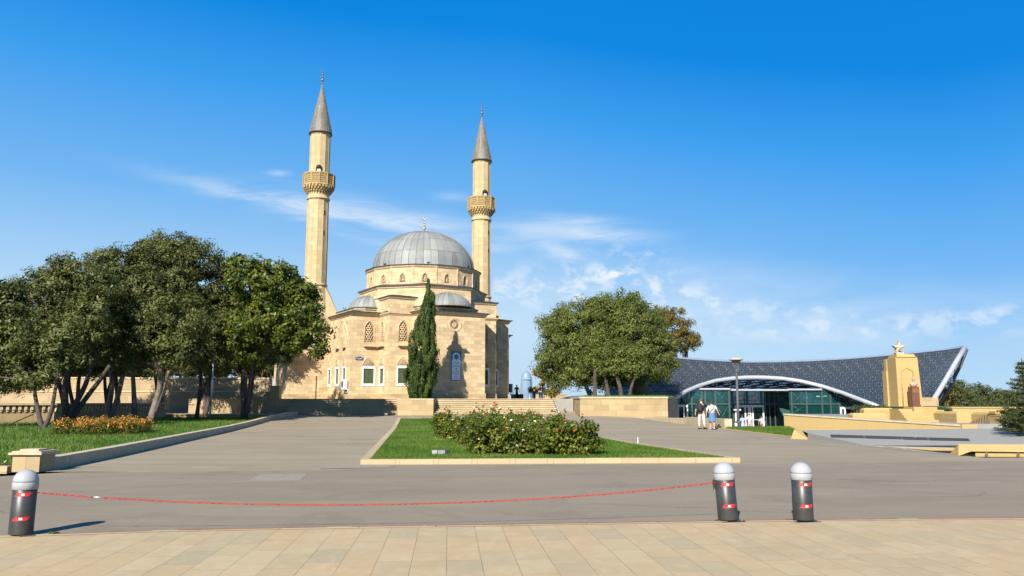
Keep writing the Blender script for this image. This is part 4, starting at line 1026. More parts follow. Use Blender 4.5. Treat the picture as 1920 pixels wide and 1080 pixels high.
# air conditioners
def aircon(loc, rz, label, dark=False, s=1.0):
    t = empty('air_conditioner', loc, rz, label, 'air conditioner'); par = lambda o: setattr(o, 'parent', t)
    m = MB(); m.box(-.42 * s, .42 * s, -.5, -.14, 0, 1.0 * s); par(m.build('casing', LGREYM if dark else WHITEP, None, origin=(0, 0, 0)))
    m = MB(); n_ = 20
    if not dark:
        m.add([(-.05 + .30 * math.cos(q), -.505, .5 + .36 * math.sin(q)) for q in np.linspace(0, 2 * PI, n_, endpoint=False)], [tuple(range(n_))]); m.add([(-.425, -.33 + .14 * math.cos(q), .5 + .34 * math.sin(q)) for q in np.linspace(0, 2 * PI, n_, endpoint=False)], [tuple(range(n_))])
    else:
        for k in range(9): m.box(-.36, .36, -.52, -.5, .08 + k * .1, .13 + k * .1); m.box(-.435, -.42, -.46, -.18, .08 + k * .1, .13 + k * .1)
    par(m.build('grille', DARKM if dark else GREYM, None, origin=(0, 0, 0)))
    m = MB()
    for x in (-.3, .3): m.box(x - .02, x + .02, -.55, .02, -.06, -.01); m.box(x - .02, x + .02, -.04, 0.02, -.5, 0)
    par(m.build('bracket', BROWNM, None, origin=(0, 0, 0)))
    m = MB(); m.tube([(.3, -.1, .1), (.45, -.08, 0), (.5, -.06, -.5), (.48, -.08, -1.1)], .04, 6); m.tube([(.1, -.2, -.02), (.18, -.18, -.25), (.3, -.12, -.3)], .05, 6); par(m.build('pipe', LGREYM, None, origin=(0, 0, 0)))
q = LW(-a_, va + .62, 2.75); aircon(q, BE - PI / 2, 'white air conditioner unit on a bracket by the narrow windows')
q = LW(9.95, 4.4, 2.45); q = at(956, 736, 93.6); aircon((q.x - .05, q.y, q.z), R(-8), 'grey louvred air conditioner unit on the mosque far right corner', True, 1.0)

# thin pole before the left wall
q = at(592, 748, 78.5)
t = empty('pole', (q.x, q.y, 1.8), 0, 'thin dark pole standing before the mosque left wall', 'pole')
m = MB(); m.tube([(q.x, q.y, 1.8), (q.x, q.y, 4.0)], .05, 8); m.build('shaft', DARKM, t)
m = MB(); m.ball((q.x, q.y, 4.03), .055, 8, 6); m.build('cap', DARKM, t)

# ------------------------------------------------------------------ terrace, steps, walls
PT = MZ
mb = MB(); mb.prism([(-28, 71.2), (5.4, 71.2), (5.4, 104), (-28, 104)], -1.5, lambda x, y: PT); prop(mb.build('terrace', GRANITE_P), kind='structure')
# front steps (two flights) and the planter block between
def flight(name, x0, x1, y0, z0, n, rise, run, mat, label, x1top=None):
    m = MB(); nz = MB()
    for i in range(n):
        xr = x1 + ((x1top - x1) * i / n if x1top is not None else 0)
        m.box(x0, xr, y0 + i * run, y0 + n * run + .05 - .002 * i, z0 + i * rise - (.4 if i == 0 else .0), z0 + (i + 1) * rise - .045)
        nz.box(x0, xr + .001, y0 + i * run - .06, y0 + n * run + .04 - .002 * i, z0 + (i + 1) * rise - .045, z0 + (i + 1) * rise)
    t = empty('steps', ((x0 + x1) / 2, y0, z0), 0, label, 'steps'); m.build('risers', mat, t); nz.build('treads', CAPST, t); return t
flight('steps', -19.2, -9.66, 68.15, .47, 8, (PT - .465) / 8, .38, STONE_D, 'shaded flight of stone steps left of the cypress')
flight('steps', -6.6, 3.85, 68.15, .47, 8, (PT - .465) / 8, .38, STONE_W, 'sunlit flight of stone steps right of the cypress', 3.55)
t = empty('planter', (-8.13, 70, .4), 0, 'square stone planter block holding the cypress between the steps', 'planter')
m = MB(); m.box(-9.655, -6.605, 67.9, 74.0, .3, 1.76); m.build('body', STONE_W, t)
m = MB(); m.box(-9.68, -6.58, 67.87, 74.02, 1.76, 1.86); m.build('coping', CAPST, t)
m = MB(); m.box(-9.4, -6.9, 68.2, 73.7, 1.86, 1.885); m.build('soil', LAWN, t)
# platform edge wall on the left
m = MB(); m.box(-28, -19.21, 70.0, 71.19, .2, 1.8); m.box(-28, -19.21, 69.97, 71.19, 1.8, PT + .004); prop(m.build('terrace_wall', STONE_D), 'dappled low terrace wall left of the shaded steps', 'wall')
# ramp to the right of the steps
rows = []
for y in (66, 68.2, 72, 76, 80, 84, 88): zz = interp([(66, .44), (68.2, .47), (84, PT + .004), (88, PT + .004)], y); rows.append((y, (3.86 if y < 72 else 3.5), 5.46))
prop(strip('ramp', rows, ASPH_L, lambda x, y: interp([(66, .43), (68.2, .475), (83, PT + .012), (88, PT + .012)], y), 2), kind='structure')
# planter terrace with the big tree
t = empty('retaining_wall', (9, 65, 0), 0, 'long pale stone retaining wall below the big spreading tree', 'wall')
Q = [(5.47, 65.0), (12.52, 65.0), (15.4, 75), (15.4, 92), (5.47, 92)]
m = MB(); m.prism(Q, -1.4, 1.86, True); m.build('wall', STONE_W, t)
m = MB(); m.sweep(Q[::-1][::-1], [(-.35, 1.86), (.06, 1.86), (.06, 2.0), (-.35, 2.0)], True); m.build('coping', CAPST, t)
m = MB(); m.prism(inset(Q, .36), 1.7, 1.97); prop(m.build('planting_bed', LAWN), kind='structure')
blades('grass', region_in(inset(Q, .3)), 14000, .16, BLADE, 1.96, 'rough grass on top of the retaining wall under the big tree')
# low parapet along the station side
m = MB(); P0, P1, P2 = (10.6, 64.9), (12.0, 56.0), (12.42, 47.4)
for (a, b, h0, h1) in ((P0, P1, .10, .42), (P1, P2, .50, .62)):
    d = Vector((b[0] - a[0], b[1] - a[1])).normalized(); nn = Vector((-d.y, d.x)) * .45; pl4 = [Vector(a), Vector(b), Vector(b) + nn, Vector(a) + nn]
    za, zb = gz(*a), gz(*b); v = [(p.x, p.y, -1.3) for p in pl4] + [(pl4[0].x, pl4[0].y, za + h0), (pl4[1].x, pl4[1].y, zb + h1), (pl4[2].x, pl4[2].y, zb + h1), (pl4[3].x, pl4[3].y, za + h0)]
    m.add(v, [(3, 2, 1, 0), (4, 5, 6, 7), (0, 1, 5, 4), (1, 2, 6, 5), (2, 3, 7, 6), (3, 0, 4, 7)])
prop(m.build('parapet', CAPST), 'low cream stone parapet stepping down behind the walking couple', 'parapet')
# grass berm and kerb beyond
m = MB(); GB = [(12.75, 37.2), (12.42, 47.3), (13.4, 48.4), (16.6, 48.6), (13.7, 38.2)]; m.prism(GB, -1.4, .05); prop(m.build('lawn', LAWN), 'small grass strip before the glass station', 'lawn', kind='structure')
blades('grass', region_in(GB), 30000, .13, BLADE, .045, 'grass of the small strip before the glass station')
m = MB(); m.sweep([(12.93, 36.6), (12.45, 47.3)], [(-.02, -.1), (-.02, .07), (-.22, .07), (-.22, -.1)])
prop(m.build('kerb', STONE_K), 'thin stone kerb along the small grass strip', 'kerb')

# rear parapet of the terrace
for (xa, xb, lb) in ((-1.2, 1.5, 'short cream parapet at the terrace end beside the mosque corner'), (4.35, 7.2, 'cream parapet at the terrace end left of the big tree')):
    a = at(958 if xa < 0 else 1021, 745, 102); b = at(981 if xa < 0 else 1062, 745, 102)
    m = MB(); m.box(a.x, b.x, 102, 102.5, PT, 2.42); m.box(a.x - .02, b.x + .02, 101.95, 102.55, 2.42, 2.52); prop(m.build('parapet', STONE_W), lb, 'parapet')
for px, lb in ((977, 'dark square block at the parapet end beside the lone walker'), (1010, 'dark square block between the two parapets')):
    a = at(px, 745, 101.5); m = MB(); m.box(a.x - .38, a.x + .28, 101.2, 101.9, PT, 2.42); m.box(a.x - .42, a.x + .32, 101.16, 101.94, 2.42, 2.5); prop(m.build('parapet_block', GREYM if px < 1000 else STONE_D), lb, 'block')

# left: pavement, walls
m = MB(); m.prism([(-17.9, 62.6), (-18.2, 70.0), (-19.2, 71.15), (-28, 71.15), (-28, 78), (-75, 78), (-75, 62.6)], -.2, .60); prop(m.build('pavement', GRANITE_P), kind='structure')
m = MB(); m.box(-34, -18.6, 62.3, 62.59, 0, .56); m.box(-34, -18.58, 62.24, 62.62, .56, .66); prop(m.build('low_wall', STONE_Y), 'knee-high yellow stone wall behind the left trees', 'wall')
t = empty('back_wall', (-40, 77, .6), 0, 'tall old stone wall with a string course behind the left trees', 'wall')
WP = [(-78, 70), (-48, 74.4), (-34, 76.6), (-23.1, 77.2)]
m = MB()
m.sweep(WP, [(-.5, .5), (0, .5), (0, 2.5), (-.06, 2.52), (-.06, 3.75), (-.5, 3.75)]); m.build('wall', STONE_D, t)
m = MB(); m.sweep(WP, [(-.1, 2.47), (.06, 2.49), (.06, 2.57), (-.1, 2.62)]); m.sweep(WP, [(-.55, 3.75), (.02, 3.75), (.02, 3.87), (-.55, 3.87)]); m.build('coping', MOULD, t)
m = MB(); m.box(-23.1, -22.2, 76.9, 77.6, 1.8, 3.0); m.box(-23.15, -22.15, 76.85, 77.65, 3.0, 3.1); prop(m.build('wall_pier', STONE_Y), 'short yellow stone pier closing the old wall near the mosque', 'pier')
# far-left dentil wall
t = empty('dentil_wall', (-38, 43, 0), 0, 'cream wall with a row of small dentils at the far left lawn edge', 'wall')
DW = [(-60, 22.0), (-42.5, 38.2), (-28.6, 50.6), (-26.5, 62)]
m = MB(); m.sweep(DW, [(-.4, -.2), (0, -.2), (0, 1.30), (-.4, 1.30)]); m.build('wall', STONE_W, t)
m = MB(); m.sweep(DW, [(-.5, 1.30), (.20, 1.40), (.20, 1.52), (-.5, 1.52)]); m.build('coping', CAPST, t)
m = MB()
for (a, b) in zip(DW, DW[1:]):
    F_ = Frame(a, b); L = math.dist(a, b); k = int(L / .32)
    for i in range(k): s_ = i * .32; F_.box(m, s_, s_ + .15, 1.12, 1.36, 0, .12); F_.box(m, s_ + .02, s_ + .13, 1.0, 1.12, 0, .07)
m.build('dentils', MOULD, t); prop(t.children[-1], kind='stuff')
m = MB(); m.prism([(-60.3, 22.2), (-42.8, 38.5), (-28.9, 50.8), (-26.9, 62.3), (-75, 62.5), (-95, 40)], -.2, 1.05); prop(m.build('upper_terrace', LAWN), kind='structure')
p0 = at(0, 803.5, 40.3); p1 = at(62, 777, 43.5); m = MB(); m.tube([p0 + Vector((-1.2, -.9, -.35)), p0, p1], .03, 6)
for q_ in (p0, p0.lerp(p1, .5), p1): m.tube([q_, (q_.x, q_.y, .1)], .02, 6)
prop(m.build('handrail', BROWNM), 'thin sloping handrail before the cream dentil wall', 'handrail')

# ------------------------------------------------------------------ trees
def tree(kind, base, stems, blobs, lmat, bmat, label, cat='tree', group=None, dens=95, size=.15, wid=.5, r0=.2, **kw):
    t = empty(kind, base, 0, label, cat, group); m = MB(); tops = []
    B = Vector(base)
    for (dx, dy, h, r) in stems:
        off = Vector((random.uniform(-.15, .15), random.uniform(-.1, .1), -.1)); top = B + Vector((dx, dy, h)); limb(m, B + off, top, r, r * .62, .22, 8, 9); tops.append((top, r * .6))
    for b in blobs:
        c = Vector(b[:3]); tp, rr = min(tops, key=lambda q: (q[0] - c).length); e = c - Vector((0, 0, b[3] * .2)); limb(m, tp, e, rr, rr * .35, .3, 6, 7)
        for k in range(4):
            d = Vector((random.uniform(-1, 1), random.uniform(-1, 1), random.uniform(-.5, .8))).normalized() * b[3] * .85; limb(m, e, c + d, rr * .35, .015, .3, 4, 5)
    m.build('trunk', bmat, t)
    crown('crown', t, blobs, lmat, dens, size, wid, **kw); return t
def pb(px, py, Y, rpx, rz=None):       # crown lobe seen at a pixel, radius in pixels
    p = at(px, py, Y); r = rpx * Y / 1500
    return (p.x, p.y, p.z, r) if rz is None else (p.x, p.y, p.z, r, rz * Y / 1500)
G = 'olive trees in a clump on the left lawn'
def base_at(px, Y, z=None):
    p = at(px, 760, Y); return (p.x, Y, lz(p.x, Y) if z is None else z)
OLV = dict(dens=140, size=.20, wid=.45, clump=.60, squash=.95, inner=.3)
tree('olive_tree', base_at(82, 41), [(-.8, .3, 2.4, .13), (.5, .2, 2.6, .12)], [pb(30, 650, 42, 62), pb(85, 690, 41, 48), pb(-30, 600, 43, 70), pb(20, 570, 43, 42), pb(-50, 690, 42, 60), pb(120, 640, 42, 40)], L_OLIVE, BARKD, 'small leaning dark-trunked olive tree nearest the left picture edge', group=G, **OLV)
tree('olive_tree', base_at(128, 47), [(-1.2, .4, 3.0, .2), (-.1, 0, 3.3, .22), (1.0, .2, 3.2, .2), (2.2, .1, 3.4, .18)], [pb(110, 560, 48, 60), pb(130, 515, 48, 42), pb(70, 610, 48, 55), pb(165, 600, 47, 62), pb(115, 650, 47, 45), pb(185, 540, 48, 44), pb(60, 540, 49, 34)], L_OLIVE, BARKD, 'many-stemmed olive tree with black trunks spreading like a fan', group=G, **OLV)
tree('olive_tree', base_at(212, 52), [(-.4, .2, 3.2, .22), (.6, -.1, 3.3, .2)], [pb(230, 510, 53, 56), pb(205, 570, 52, 56), pb(260, 560, 52, 58), pb(225, 630, 51, 58), pb(190, 500, 54, 36), pb(270, 490, 54, 36), pb(260, 640, 51, 40)], L_OLIVE, BARK, 'grey-barked olive tree with twin stems behind the orange flowers', group=G, **OLV)
tree('olive_tree', base_at(255, 54), [(-.5, .1, 3.6, .2)], [pb(305, 500, 56, 58), pb(330, 470, 56, 40), pb(290, 470, 57, 34), pb(320, 545, 55, 60), pb(345, 500, 56, 48), pb(300, 590, 54, 54)], L_OLIVE, BARK, 'tallest olive tree of the clump, single pale trunk', group=G, **OLV)
tree('olive_tree', base_at(283, 50), [(.4, -.1, 3.4, .24), (.9, .2, 3.2, .16)], [pb(300, 640, 50, 50), pb(340, 600, 50, 56), pb(275, 600, 50, 42), pb(345, 655, 50, 34), pb(245, 668, 50, 30)], L_OLIVE, BARK, 'forked olive tree at the right end of the orange flower bed', group=G, **OLV)
tree('olive_tree', base_at(370, 58), [(-.3, 0, 4.6, .15), (.8, .2, 4.4, .14)], [pb(380, 500, 58, 36, 44), pb(410, 540, 58, 44), pb(385, 590, 58, 48), pb(420, 620, 57, 40), pb(400, 665, 57, 34), pb(370, 640, 58, 36), pb(425, 500, 59, 26), pb(440, 575, 58, 30)], L_OLIVE, BARKD, 'slim silvery olive tree beside the grey lamp post', group=G, dens=110, size=.22, wid=.40, clump=.55, squash=1.0)
tree('broadleaf_tree', base_at(458, 57), [(-.4, 0, 5.4, .16), (.1, .1, 5.6, .17), (.8, 0, 5.4, .15)], [pb(470, 530, 57, 48), pb(520, 540, 57, 50), pb(565, 580, 57, 42), pb(500, 600, 57, 52), pb(585, 620, 57, 30), pb(545, 630, 57, 36), pb(460, 620, 57, 42), pb(600, 655, 57, 18), pb(450, 500, 58, 22), pb(545, 520, 57, 26), pb(470, 670, 57, 26), pb(570, 550, 57, 28)], L_GREEN, BARKD, 'broad-leaved tree with yellow-green crown reaching over the mosque corner', dens=95, size=.25, wid=.6, clump=.58, squash=.95, inner=.3)
tree('olive_tree', (-32, 66, .9), [(.3, 0, 4, .2), (-.6, 0, 3.8, .2)], [pb(250, 640, 66, 55), pb(170, 660, 66, 46), pb(330, 620, 66, 50), pb(180, 600, 66, 45)], L_OLIVE, BARKD, 'dark olive tree at the back of the clump before the old wall', group=G, **OLV)
tree('olive_tree', (-44, 58, 1.0), [(.3, 0, 3, .2)], [pb(20, 700, 56, 50), pb(-40, 640, 58, 70), pb(60, 650, 58, 60), pb(10, 590, 58, 44)], L_OLIVE, BARKD, 'olive tree on the upper terrace behind the dentil wall', group=G, **OLV)
for (px, Yb, lb) in ((140, 63, 'dark olive tree in the second row behind the fan-stemmed one, added to shade the wall'), (385, 66, 'dark olive tree in the second row behind the lamp post, added to shade the wall'), (465, 68, 'dark olive tree in the second row behind the broad-leaved tree, added to shade the wall'), (205, 67, 'dark olive tree in the second row behind the twin-stemmed one, added to shade the wall'), (300, 68, 'dark olive tree in the second row behind the tallest one, added to shade the wall')):  # extra trees added to throw shade on the old wall
    q = at(px, 760, Yb); k = 1 if px < 550 else .55
    tree('olive_tree', (q.x, Yb, .5), [(.3, 0, 3.6, .2), (-.6, 0, 3.6, .18)], [pb(px, 590, Yb, 60 * k), pb(px - 45 * k, 640, Yb, 52 * k), pb(px + 42 * k, 640, Yb, 50 * k), pb(px, 665, Yb, 44 * k)], L_OLIVE, BARKD, lb, group=G, **OLV)
tree('olive_tree', (-25.5, 80.5, 1.8), [(-.2, 0, 3.6, .13), (.6, 0, 3.6, .12)], [pb(520, 665, 80, 26), pb(480, 650, 80, 40), pb(540, 640, 80, 26)], L_OLIVE, BARKD, 'thin twin-stemmed tree standing between the old wall and the mosque', group=G, **OLV)

for i, (px, Yb, lb) in enumerate(((60, 88, 'dark crown rising behind the left end of the old wall'), (170, 90, 'dark tree behind the old wall left of the olive clump middle'), (330, 90, 'dark tree behind the old wall above the tallest olive stem'), (440, 92, 'dark tree behind the old wall near the lamp post'), (235, 91, 'dark tree behind the old wall beyond the twin-stemmed olive'), (520, 93, 'dark tree behind the right end of the old wall'))):
    q = at(px, 760, Yb); tree('background_tree', (q.x, Yb, 1.0), [(.3, 0, 3.5, .2)], [pb(px, 668, Yb, 44), pb(px + 55, 672, Yb, 38), pb(px - 55, 676, Yb, 38), pb(px + 10, 640, Yb, 40), pb(px - 25, 694, Yb, 20), pb(px + 25, 694, Yb, 20), pb(px + 70, 690, Yb, 20)], L_OLIVE, BARKD, lb, group='dark trees behind the old wall', dens=80, size=.26, wid=.45, clump=.5, inner=.3)
# cypress
t = empty('cypress_tree', (-8.1, 72, 1.86), 0, 'tall dark column-shaped cypress before the mosque', 'tree')
m = MB(); m.tube([(-8.13, 72, 1.8), (-8.08, 72, 5), (-7.9, 72, 11)], [.2, .15, .03], 8); m.build('trunk', BARKD, t)
PP, NN, TT = [], [], []
cyp = [(1.9, .75), (2.4, .95), (3.2, 1.25), (4.2, 1.38), (5.5, 1.36), (6.8, 1.22), (8.0, .98), (9.2, .62), (10.2, .38), (11.2, .2), (12.6, .03)]
def cx_at(z): return -8.2 + (z - 2) * .058
for k in range(600):
    z = 1.9 + 10.6 * RNG.random() ** 1.2; r = interp(cyp, z); a = RNG.uniform(0, 2 * PI); rr = r * RNG.uniform(.55, 1.06) * (1 + .09 * math.sin(a * 3 + z * 1.3) + .06 * math.sin(a * 5 - z * 2.1)); ox = 0
    if k % 24 == 0: z = RNG.uniform(9.4, 11.4); ox = .42; rr = .18 * (11.8 - z)
    c = np.array([cx_at(z) + ox + rr * math.cos(a), 72 + rr * math.sin(a), z]); n_ = 120; q_ = .45 + r * .55; g = unit(RNG.normal(size=(n_, 3))) * (RNG.random((n_, 1)) ** .4) * np.array([.19, .19, .50]) * q_
    PP.append(c + g); NN.append(unit(g * np.array([5, 5, 1.2]) / q_ + np.array([math.cos(a), math.sin(a), .15]) * .45 + RNG.normal(size=(n_, 3)) * .35)); TT.append(np.clip(RNG.random() * .6 + RNG.random(n_) * .4, 0, 1))
PP = np.concatenate(PP); NN = np.concatenate(NN); n_ = len(PP); L_ = RNG.uniform(.09, .17, n_); V, Fc = leaves(PP, NN, L_ * 1.3, L_ * .55, up=1.2); npmesh('crown', V, Fc, L_CYP, t, np.concatenate(TT))

# big spreading tree on the planter, its neighbours
SP = dict(cf=.7, dens=110, size=.24, wid=.42, clump=.72, squash=.85, droop=.5)
tree('spreading_tree', (13.1, 78, 1.95), [(-1.5, 0, 3.0, .95)], [pb(1150, 600, 78, 60), pb(1090, 620, 77, 62), pb(1060, 655, 76, 54), pb(1190, 620, 77, 60), pb(1120, 665, 75, 58), pb(1180, 680, 75, 50), pb(1225, 660, 77, 44), pb(1130, 585, 79, 40), pb(1180, 580, 79, 34), pb(1045, 690, 76, 40), pb(1085, 700, 75, 36), pb(1045, 610, 77, 34), pb(1240, 690, 76, 30), pb(1140, 705, 75, 34)], L_WILL, BARK, 'huge spreading green tree on the retaining wall right of the mosque', r0=.5, **SP)
q = [(1118, .22), (1140, .2), (1163, .24), (1182, .16)]
for (px, r), lb in zip(q, ('leftmost slim dark trunk under the big spreading crown', 'slim upright trunk beside the leftmost one under the big crown', 'forked trunk in the middle under the big spreading crown', 'right-leaning slim trunk under the big spreading crown')):
    p = at(px, 742, 72); tree('slim_tree', (p.x, 72, 1.95), [(random.uniform(-.4, .8), 0, 2.6, r)], [pb(px - 5, 672, 73, 26), pb(px + 12, 690, 72, 18)], L_WILL, BARKD, lb, group='slim trees under the big crown', **SP)
tree('pine_tree', (19.5, 92, -1.2), [(.2, 0, 6, .35)], [pb(1262, 610, 92, 36), pb(1288, 640, 92, 22), pb(1255, 650, 92, 30), pb(1240, 590, 93, 22), pb(1298, 632, 92, 13)], L_PINEB, BARKD, 'rust-brown pine tree peeping out behind the big spreading tree', dens=95, size=.26, wid=.35, clump=.6)
tree('young_tree', (4.6, 96, 1.85), [(.2, 0, 1.6, .09)], [pb(1012, 700, 96, 14, 9), pb(1022, 716, 96, 13, 9), pb(1000, 732, 96, 10, 6), pb(1036, 735, 96, 16, 9), pb(1040, 708, 96, 14)], L_AUT, BARKD, 'small tree with orange-tinged leaves at the terrace end', dens=70, size=.22, wid=.6, clump=.4)
pin = [(1762, 745, 24), (1800, 742, 30), (1838, 745, 28), (1872, 752, 26), (1785, 725, 16)]
for i, (px, py, r) in enumerate(pin):
    p = at(px, 783, 96 + i * 2); tree('pine_tree', (p.x, 96 + i * 2, -1), [(.2, 0, 2.4, .2)], [pb(px, py, 96 + i * 2, r, r * .8), pb(px - r * .6, py + 12, 95 + i * 2, r * .7), pb(px + r * .6, py + 14, 95 + i * 2, r * .7), pb(px + 2, py - 9, 96 + i * 2, r * .55)],
         L_AUT if i == 0 else L_PINE, BARKD, ['bushy yellow-green tree next to the glass station foot', 'round dark pine behind the bicycle rack', 'broad pine right of the round dark pine', 'rightmost low pine of the row behind the plaza', 'low pine top rising behind the loudspeakers'][i], group='pines in a row behind the plaza', dens=55, size=.26, wid=.4, clump=.6)
tree('pine_tree', (40, 108, -1), [(.2, 0, 3, .2)], [pb(1905, 760, 98, 26), pb(1900, 745, 99, 20)], L_PINE, BARKD, 'pine partly hidden by the spruce at the right edge', group='pines in a row behind the plaza', dens=55, size=.26, wid=.4, clump=.6)
for px, lb in ((545, 'left bare trunk between the old wall and the mosque'), ): pass

# spruce at the right edge
def spruce():
    Y = 33.0; p = at(1922, 752, Y); t = empty('spruce_tree', (p.x, Y, 0), 0, 'dark blue-green spruce cut by the right picture edge', 'tree')
    m = MB(); m.tube([(p.x, Y, 0), (p.x, Y, 3.4)], [.09, .015], 7); m.build('trunk', BARKD, t)
    PP, NN, TT = [], [], []; br = MB()
    for lvl in range(17):
        z = .35 + lvl * .175; R_ = 1.22 * (1 - lvl / 18.5) ** .85
        for k in range(9):
            a = RNG.uniform(0, 2 * PI); L_ = R_ * RNG.uniform(.7, 1.1); e = np.array([p.x + L_ * math.cos(a), Y + L_ * math.sin(a), z + .18 * L_])
            s = np.array([p.x, Y, z]); br.tube([tuple(s), tuple(e)], [.012, .004], 4); n_ = int(170 * L_) + 20; u = RNG.random(n_) ** .7
            side = np.array([-math.sin(a), math.cos(a), 0]); pos = s + (e - s) * u[:, None] + side * (RNG.normal(size=n_) * .13 * (1.15 - u))[:, None] + np.array([0, 0, 1]) * (RNG.normal(size=n_) * .035)[:, None]
            PP.append(pos); NN.append(unit(RNG.normal(size=(n_, 3)) * .7 + np.array([0, -.2, .8]))); TT.append(np.clip(.15 + RNG.random(n_) * .5 + u * .2, 0, 1))
    br.build('branches', BARKD, t); PP = np.concatenate(PP); n_ = len(PP); L2 = RNG.uniform(.06, .12, n_); V, Fc = leaves(PP, np.concatenate(NN), L2, L2 * .22); npmesh('crown', V, Fc, L_PINE, t, np.concatenate(TT))
spruce()
p = at(1885, 795, 36); t = empty('bush', (p.x + .3, 36, .1), 0, 'bright green bush left of the spruce at the right edge', 'bush')
m = MB(); m.tube([(p.x + .3, 36, 0), (p.x + .3, 36, .7)], .03, 6); m.build('stem', BARKD, t)
crown('foliage', t, [(p.x + .3, 36, .75, .55), (p.x + .7, 36.2, .95, .5), (p.x + .2, 36, 1.15, .32), (p.x + .9, 36, .55, .5)], L_FLOW, 380, .085, .5, clump=.2)

# ------------------------------------------------------------------ flower bed, roses
t = empty('flower_bed', (-18.0, 35.5, .2), 0, 'oval bed of bright orange flowers on the left lawn', 'flower bed')
bl = []
for k in range(44):
    a = RNG.uniform(0, 2 * PI); r = math.sqrt(RNG.random()); bl.append((-17.95 + 1.72 * r * math.cos(a), 35.8 + 2.0 * r * math.sin(a), .42 + RNG.uniform(0, .10), .36, .42))
P, N, rr = crown_points(bl, 420, clump=.13, inner=.1); k_ = P[:, 2] > .12; P, N, rr = P[k_], N[k_], rr[k_]; L_ = RNG.uniform(.05, .10, len(P)); V, Fc = leaves(P, N, L_, L_ * .35, up=.4)
fo = npmesh('foliage', V, Fc, L_FLOW, t, rr)
P, N, rr = crown_points(bl, 105, clump=.12, inner=0); k_ = P[:, 2] > .45 + .22 * RNG.random(len(P)); P, N = P[k_], N[k_]; N = unit(N * .5 + np.array([0, -.35, .8])); L_ = RNG.uniform(.045, .075, len(P)); V, Fc = leaves(P + np.array([0, 0, .03]), N, L_, L_ * .9); o = npmesh('blossoms', V, Fc, PETAL_O, t, np.zeros(len(P))); o['kind'] = 'stuff'

ROSES = []
def rose(x, y, h, r, spikes, cols, label, shared=True):
    z = gz(x, y) + .08; t = empty('rose_bush', (x, y, z), 0, label, 'rose bush', 'rose bushes in the central lawn')
    bl = [(x + random.uniform(-.25, .25) * r * 2, y + random.uniform(-.25, .25) * r * 2, z + h * q, r * random.uniform(.75, 1.0), h * .24) for q in (.2, .38, .58, .78)]
    P, N, rr = crown_points(bl, 250, clump=.17, inner=.3); tips = []
    st = MB()
    for k in range(9): a = random.uniform(0, 2 * PI); limb(st, (x, y, z - .05), (x + r * .8 * math.cos(a), y + r * .8 * math.sin(a), z + h * random.uniform(.5, .95)), .014, .006, .3, 4, 4)
    for k in range(spikes):
        a = random.uniform(0, 2 * PI); q = random.uniform(0, .8) * r; e = Vector((x + q * math.cos(a), y + q * math.sin(a), z + h * random.uniform(1.12, 1.38))); s0 = Vector((x + q * .6 * math.cos(a), y + q * .6 * math.sin(a), z + h * .6)); limb(st, s0, e, .008, .004, .2, 4, 4); tips.append(e)
        n_ = 34; u = RNG.random(n_); pp = np.array([s0.lerp(e, float(v_)) for v_ in u * .92]) + RNG.normal(size=(n_, 3)) * .055; P = np.r_[P, pp]; N = np.r_[N, unit(RNG.normal(size=(n_, 3)) + np.array([0, -.4, .6]))]; rr = np.r_[rr, RNG.random(n_)]
    k_ = P[:, 2] > z + .03; P, N, rr = P[k_], N[k_], rr[k_]; L_ = RNG.uniform(.06, .12, len(P)); V, Fc = leaves(P, N, L_, L_ * .75); npmesh('foliage', V, Fc, L_ROSE, t, rr); st.build('stems', BARKD, t)
    for i, c in enumerate(cols):
        m = MB()
        if i < len(tips): e = tips[i]
        else: a = random.uniform(PI * 1.1, PI * 1.9); e = Vector((x + r * 1.02 * math.cos(a), y + r * 1.02 * math.sin(a), z + h * random.uniform(.35, 1.0)))
        q = random.uniform(.028, .045); m.ball((e.x, e.y, e.z), q * .7, 8, 5, .8)
        for k in range(6): a = 2 * PI * k / 6; m.ball((e.x + q * .55 * math.cos(a), e.y + q * .55 * math.sin(a), e.z + random.uniform(-.01, .01)), q * .5, 6, 4, .7)
        m.build('blossom', {'r': PETAL_R, 'w': PETAL_W, 'p': PETAL_P, 'y': PETAL_Y}[c], t)
    ROSES.append((x, y))
common = 'dense green rose bush of the central bed without open blooms on top'
rspec = []
ys_ = [23.6, 24.7, 26.0, 27.6, 29.4, 31.2, 33.0, 34.6]
for j, y in enumerate(ys_):
    xl = interp([(23, -.95), (28, -1.7), (35, -3.3)], y); xr = interp([(23, 2.45), (28, 1.9), (35, .5)], y); n_ = 4 if j < 3 else 4
    for i in range(n_): rspec.append((j, i, n_, xl + (xr - xl) * (i + .5) / n_ + random.uniform(-.15, .15), y + random.uniform(-.25, .25)))
special = {(0, 3): ('low rose bush with dark red blooms at the front right end of the bed', 'rrr', 1), (0, 0): ('front left rose bush with yellow blooms beside the plastic bag', 'yyp', 0), (0, 1): ('front rose bush with one pink bloom low on its side', 'pw', 0), (0, 2): ('front rose bush right of the pink-flowered one, all leaf', 'r', 0),
           (1, 1): ('rose bush carrying clustered white blooms in the middle', 'wwwww', 1), (1, 3): ('rose bush with a crimson bloom on a tall stem at the right edge', 'rr', 2), (1, 0): ('rose bush with cream blooms above the plastic bag', 'wwy', 1), (1, 2): ('rose bush with cream and yellow blooms near the centre front', 'wyw', 1), (7, 0): ('back left corner rose bush with bare leafy shoots', '', 2),
           (7, 1): ('back rose bush with very tall shoots tipped coral red', 'rpr', 4), (7, 2): ('back rose bush with scattered red blooms before the steps', 'rr', 2), (7, 3): ('back right rose bush with faded brownish shoots', 'rp', 3)}
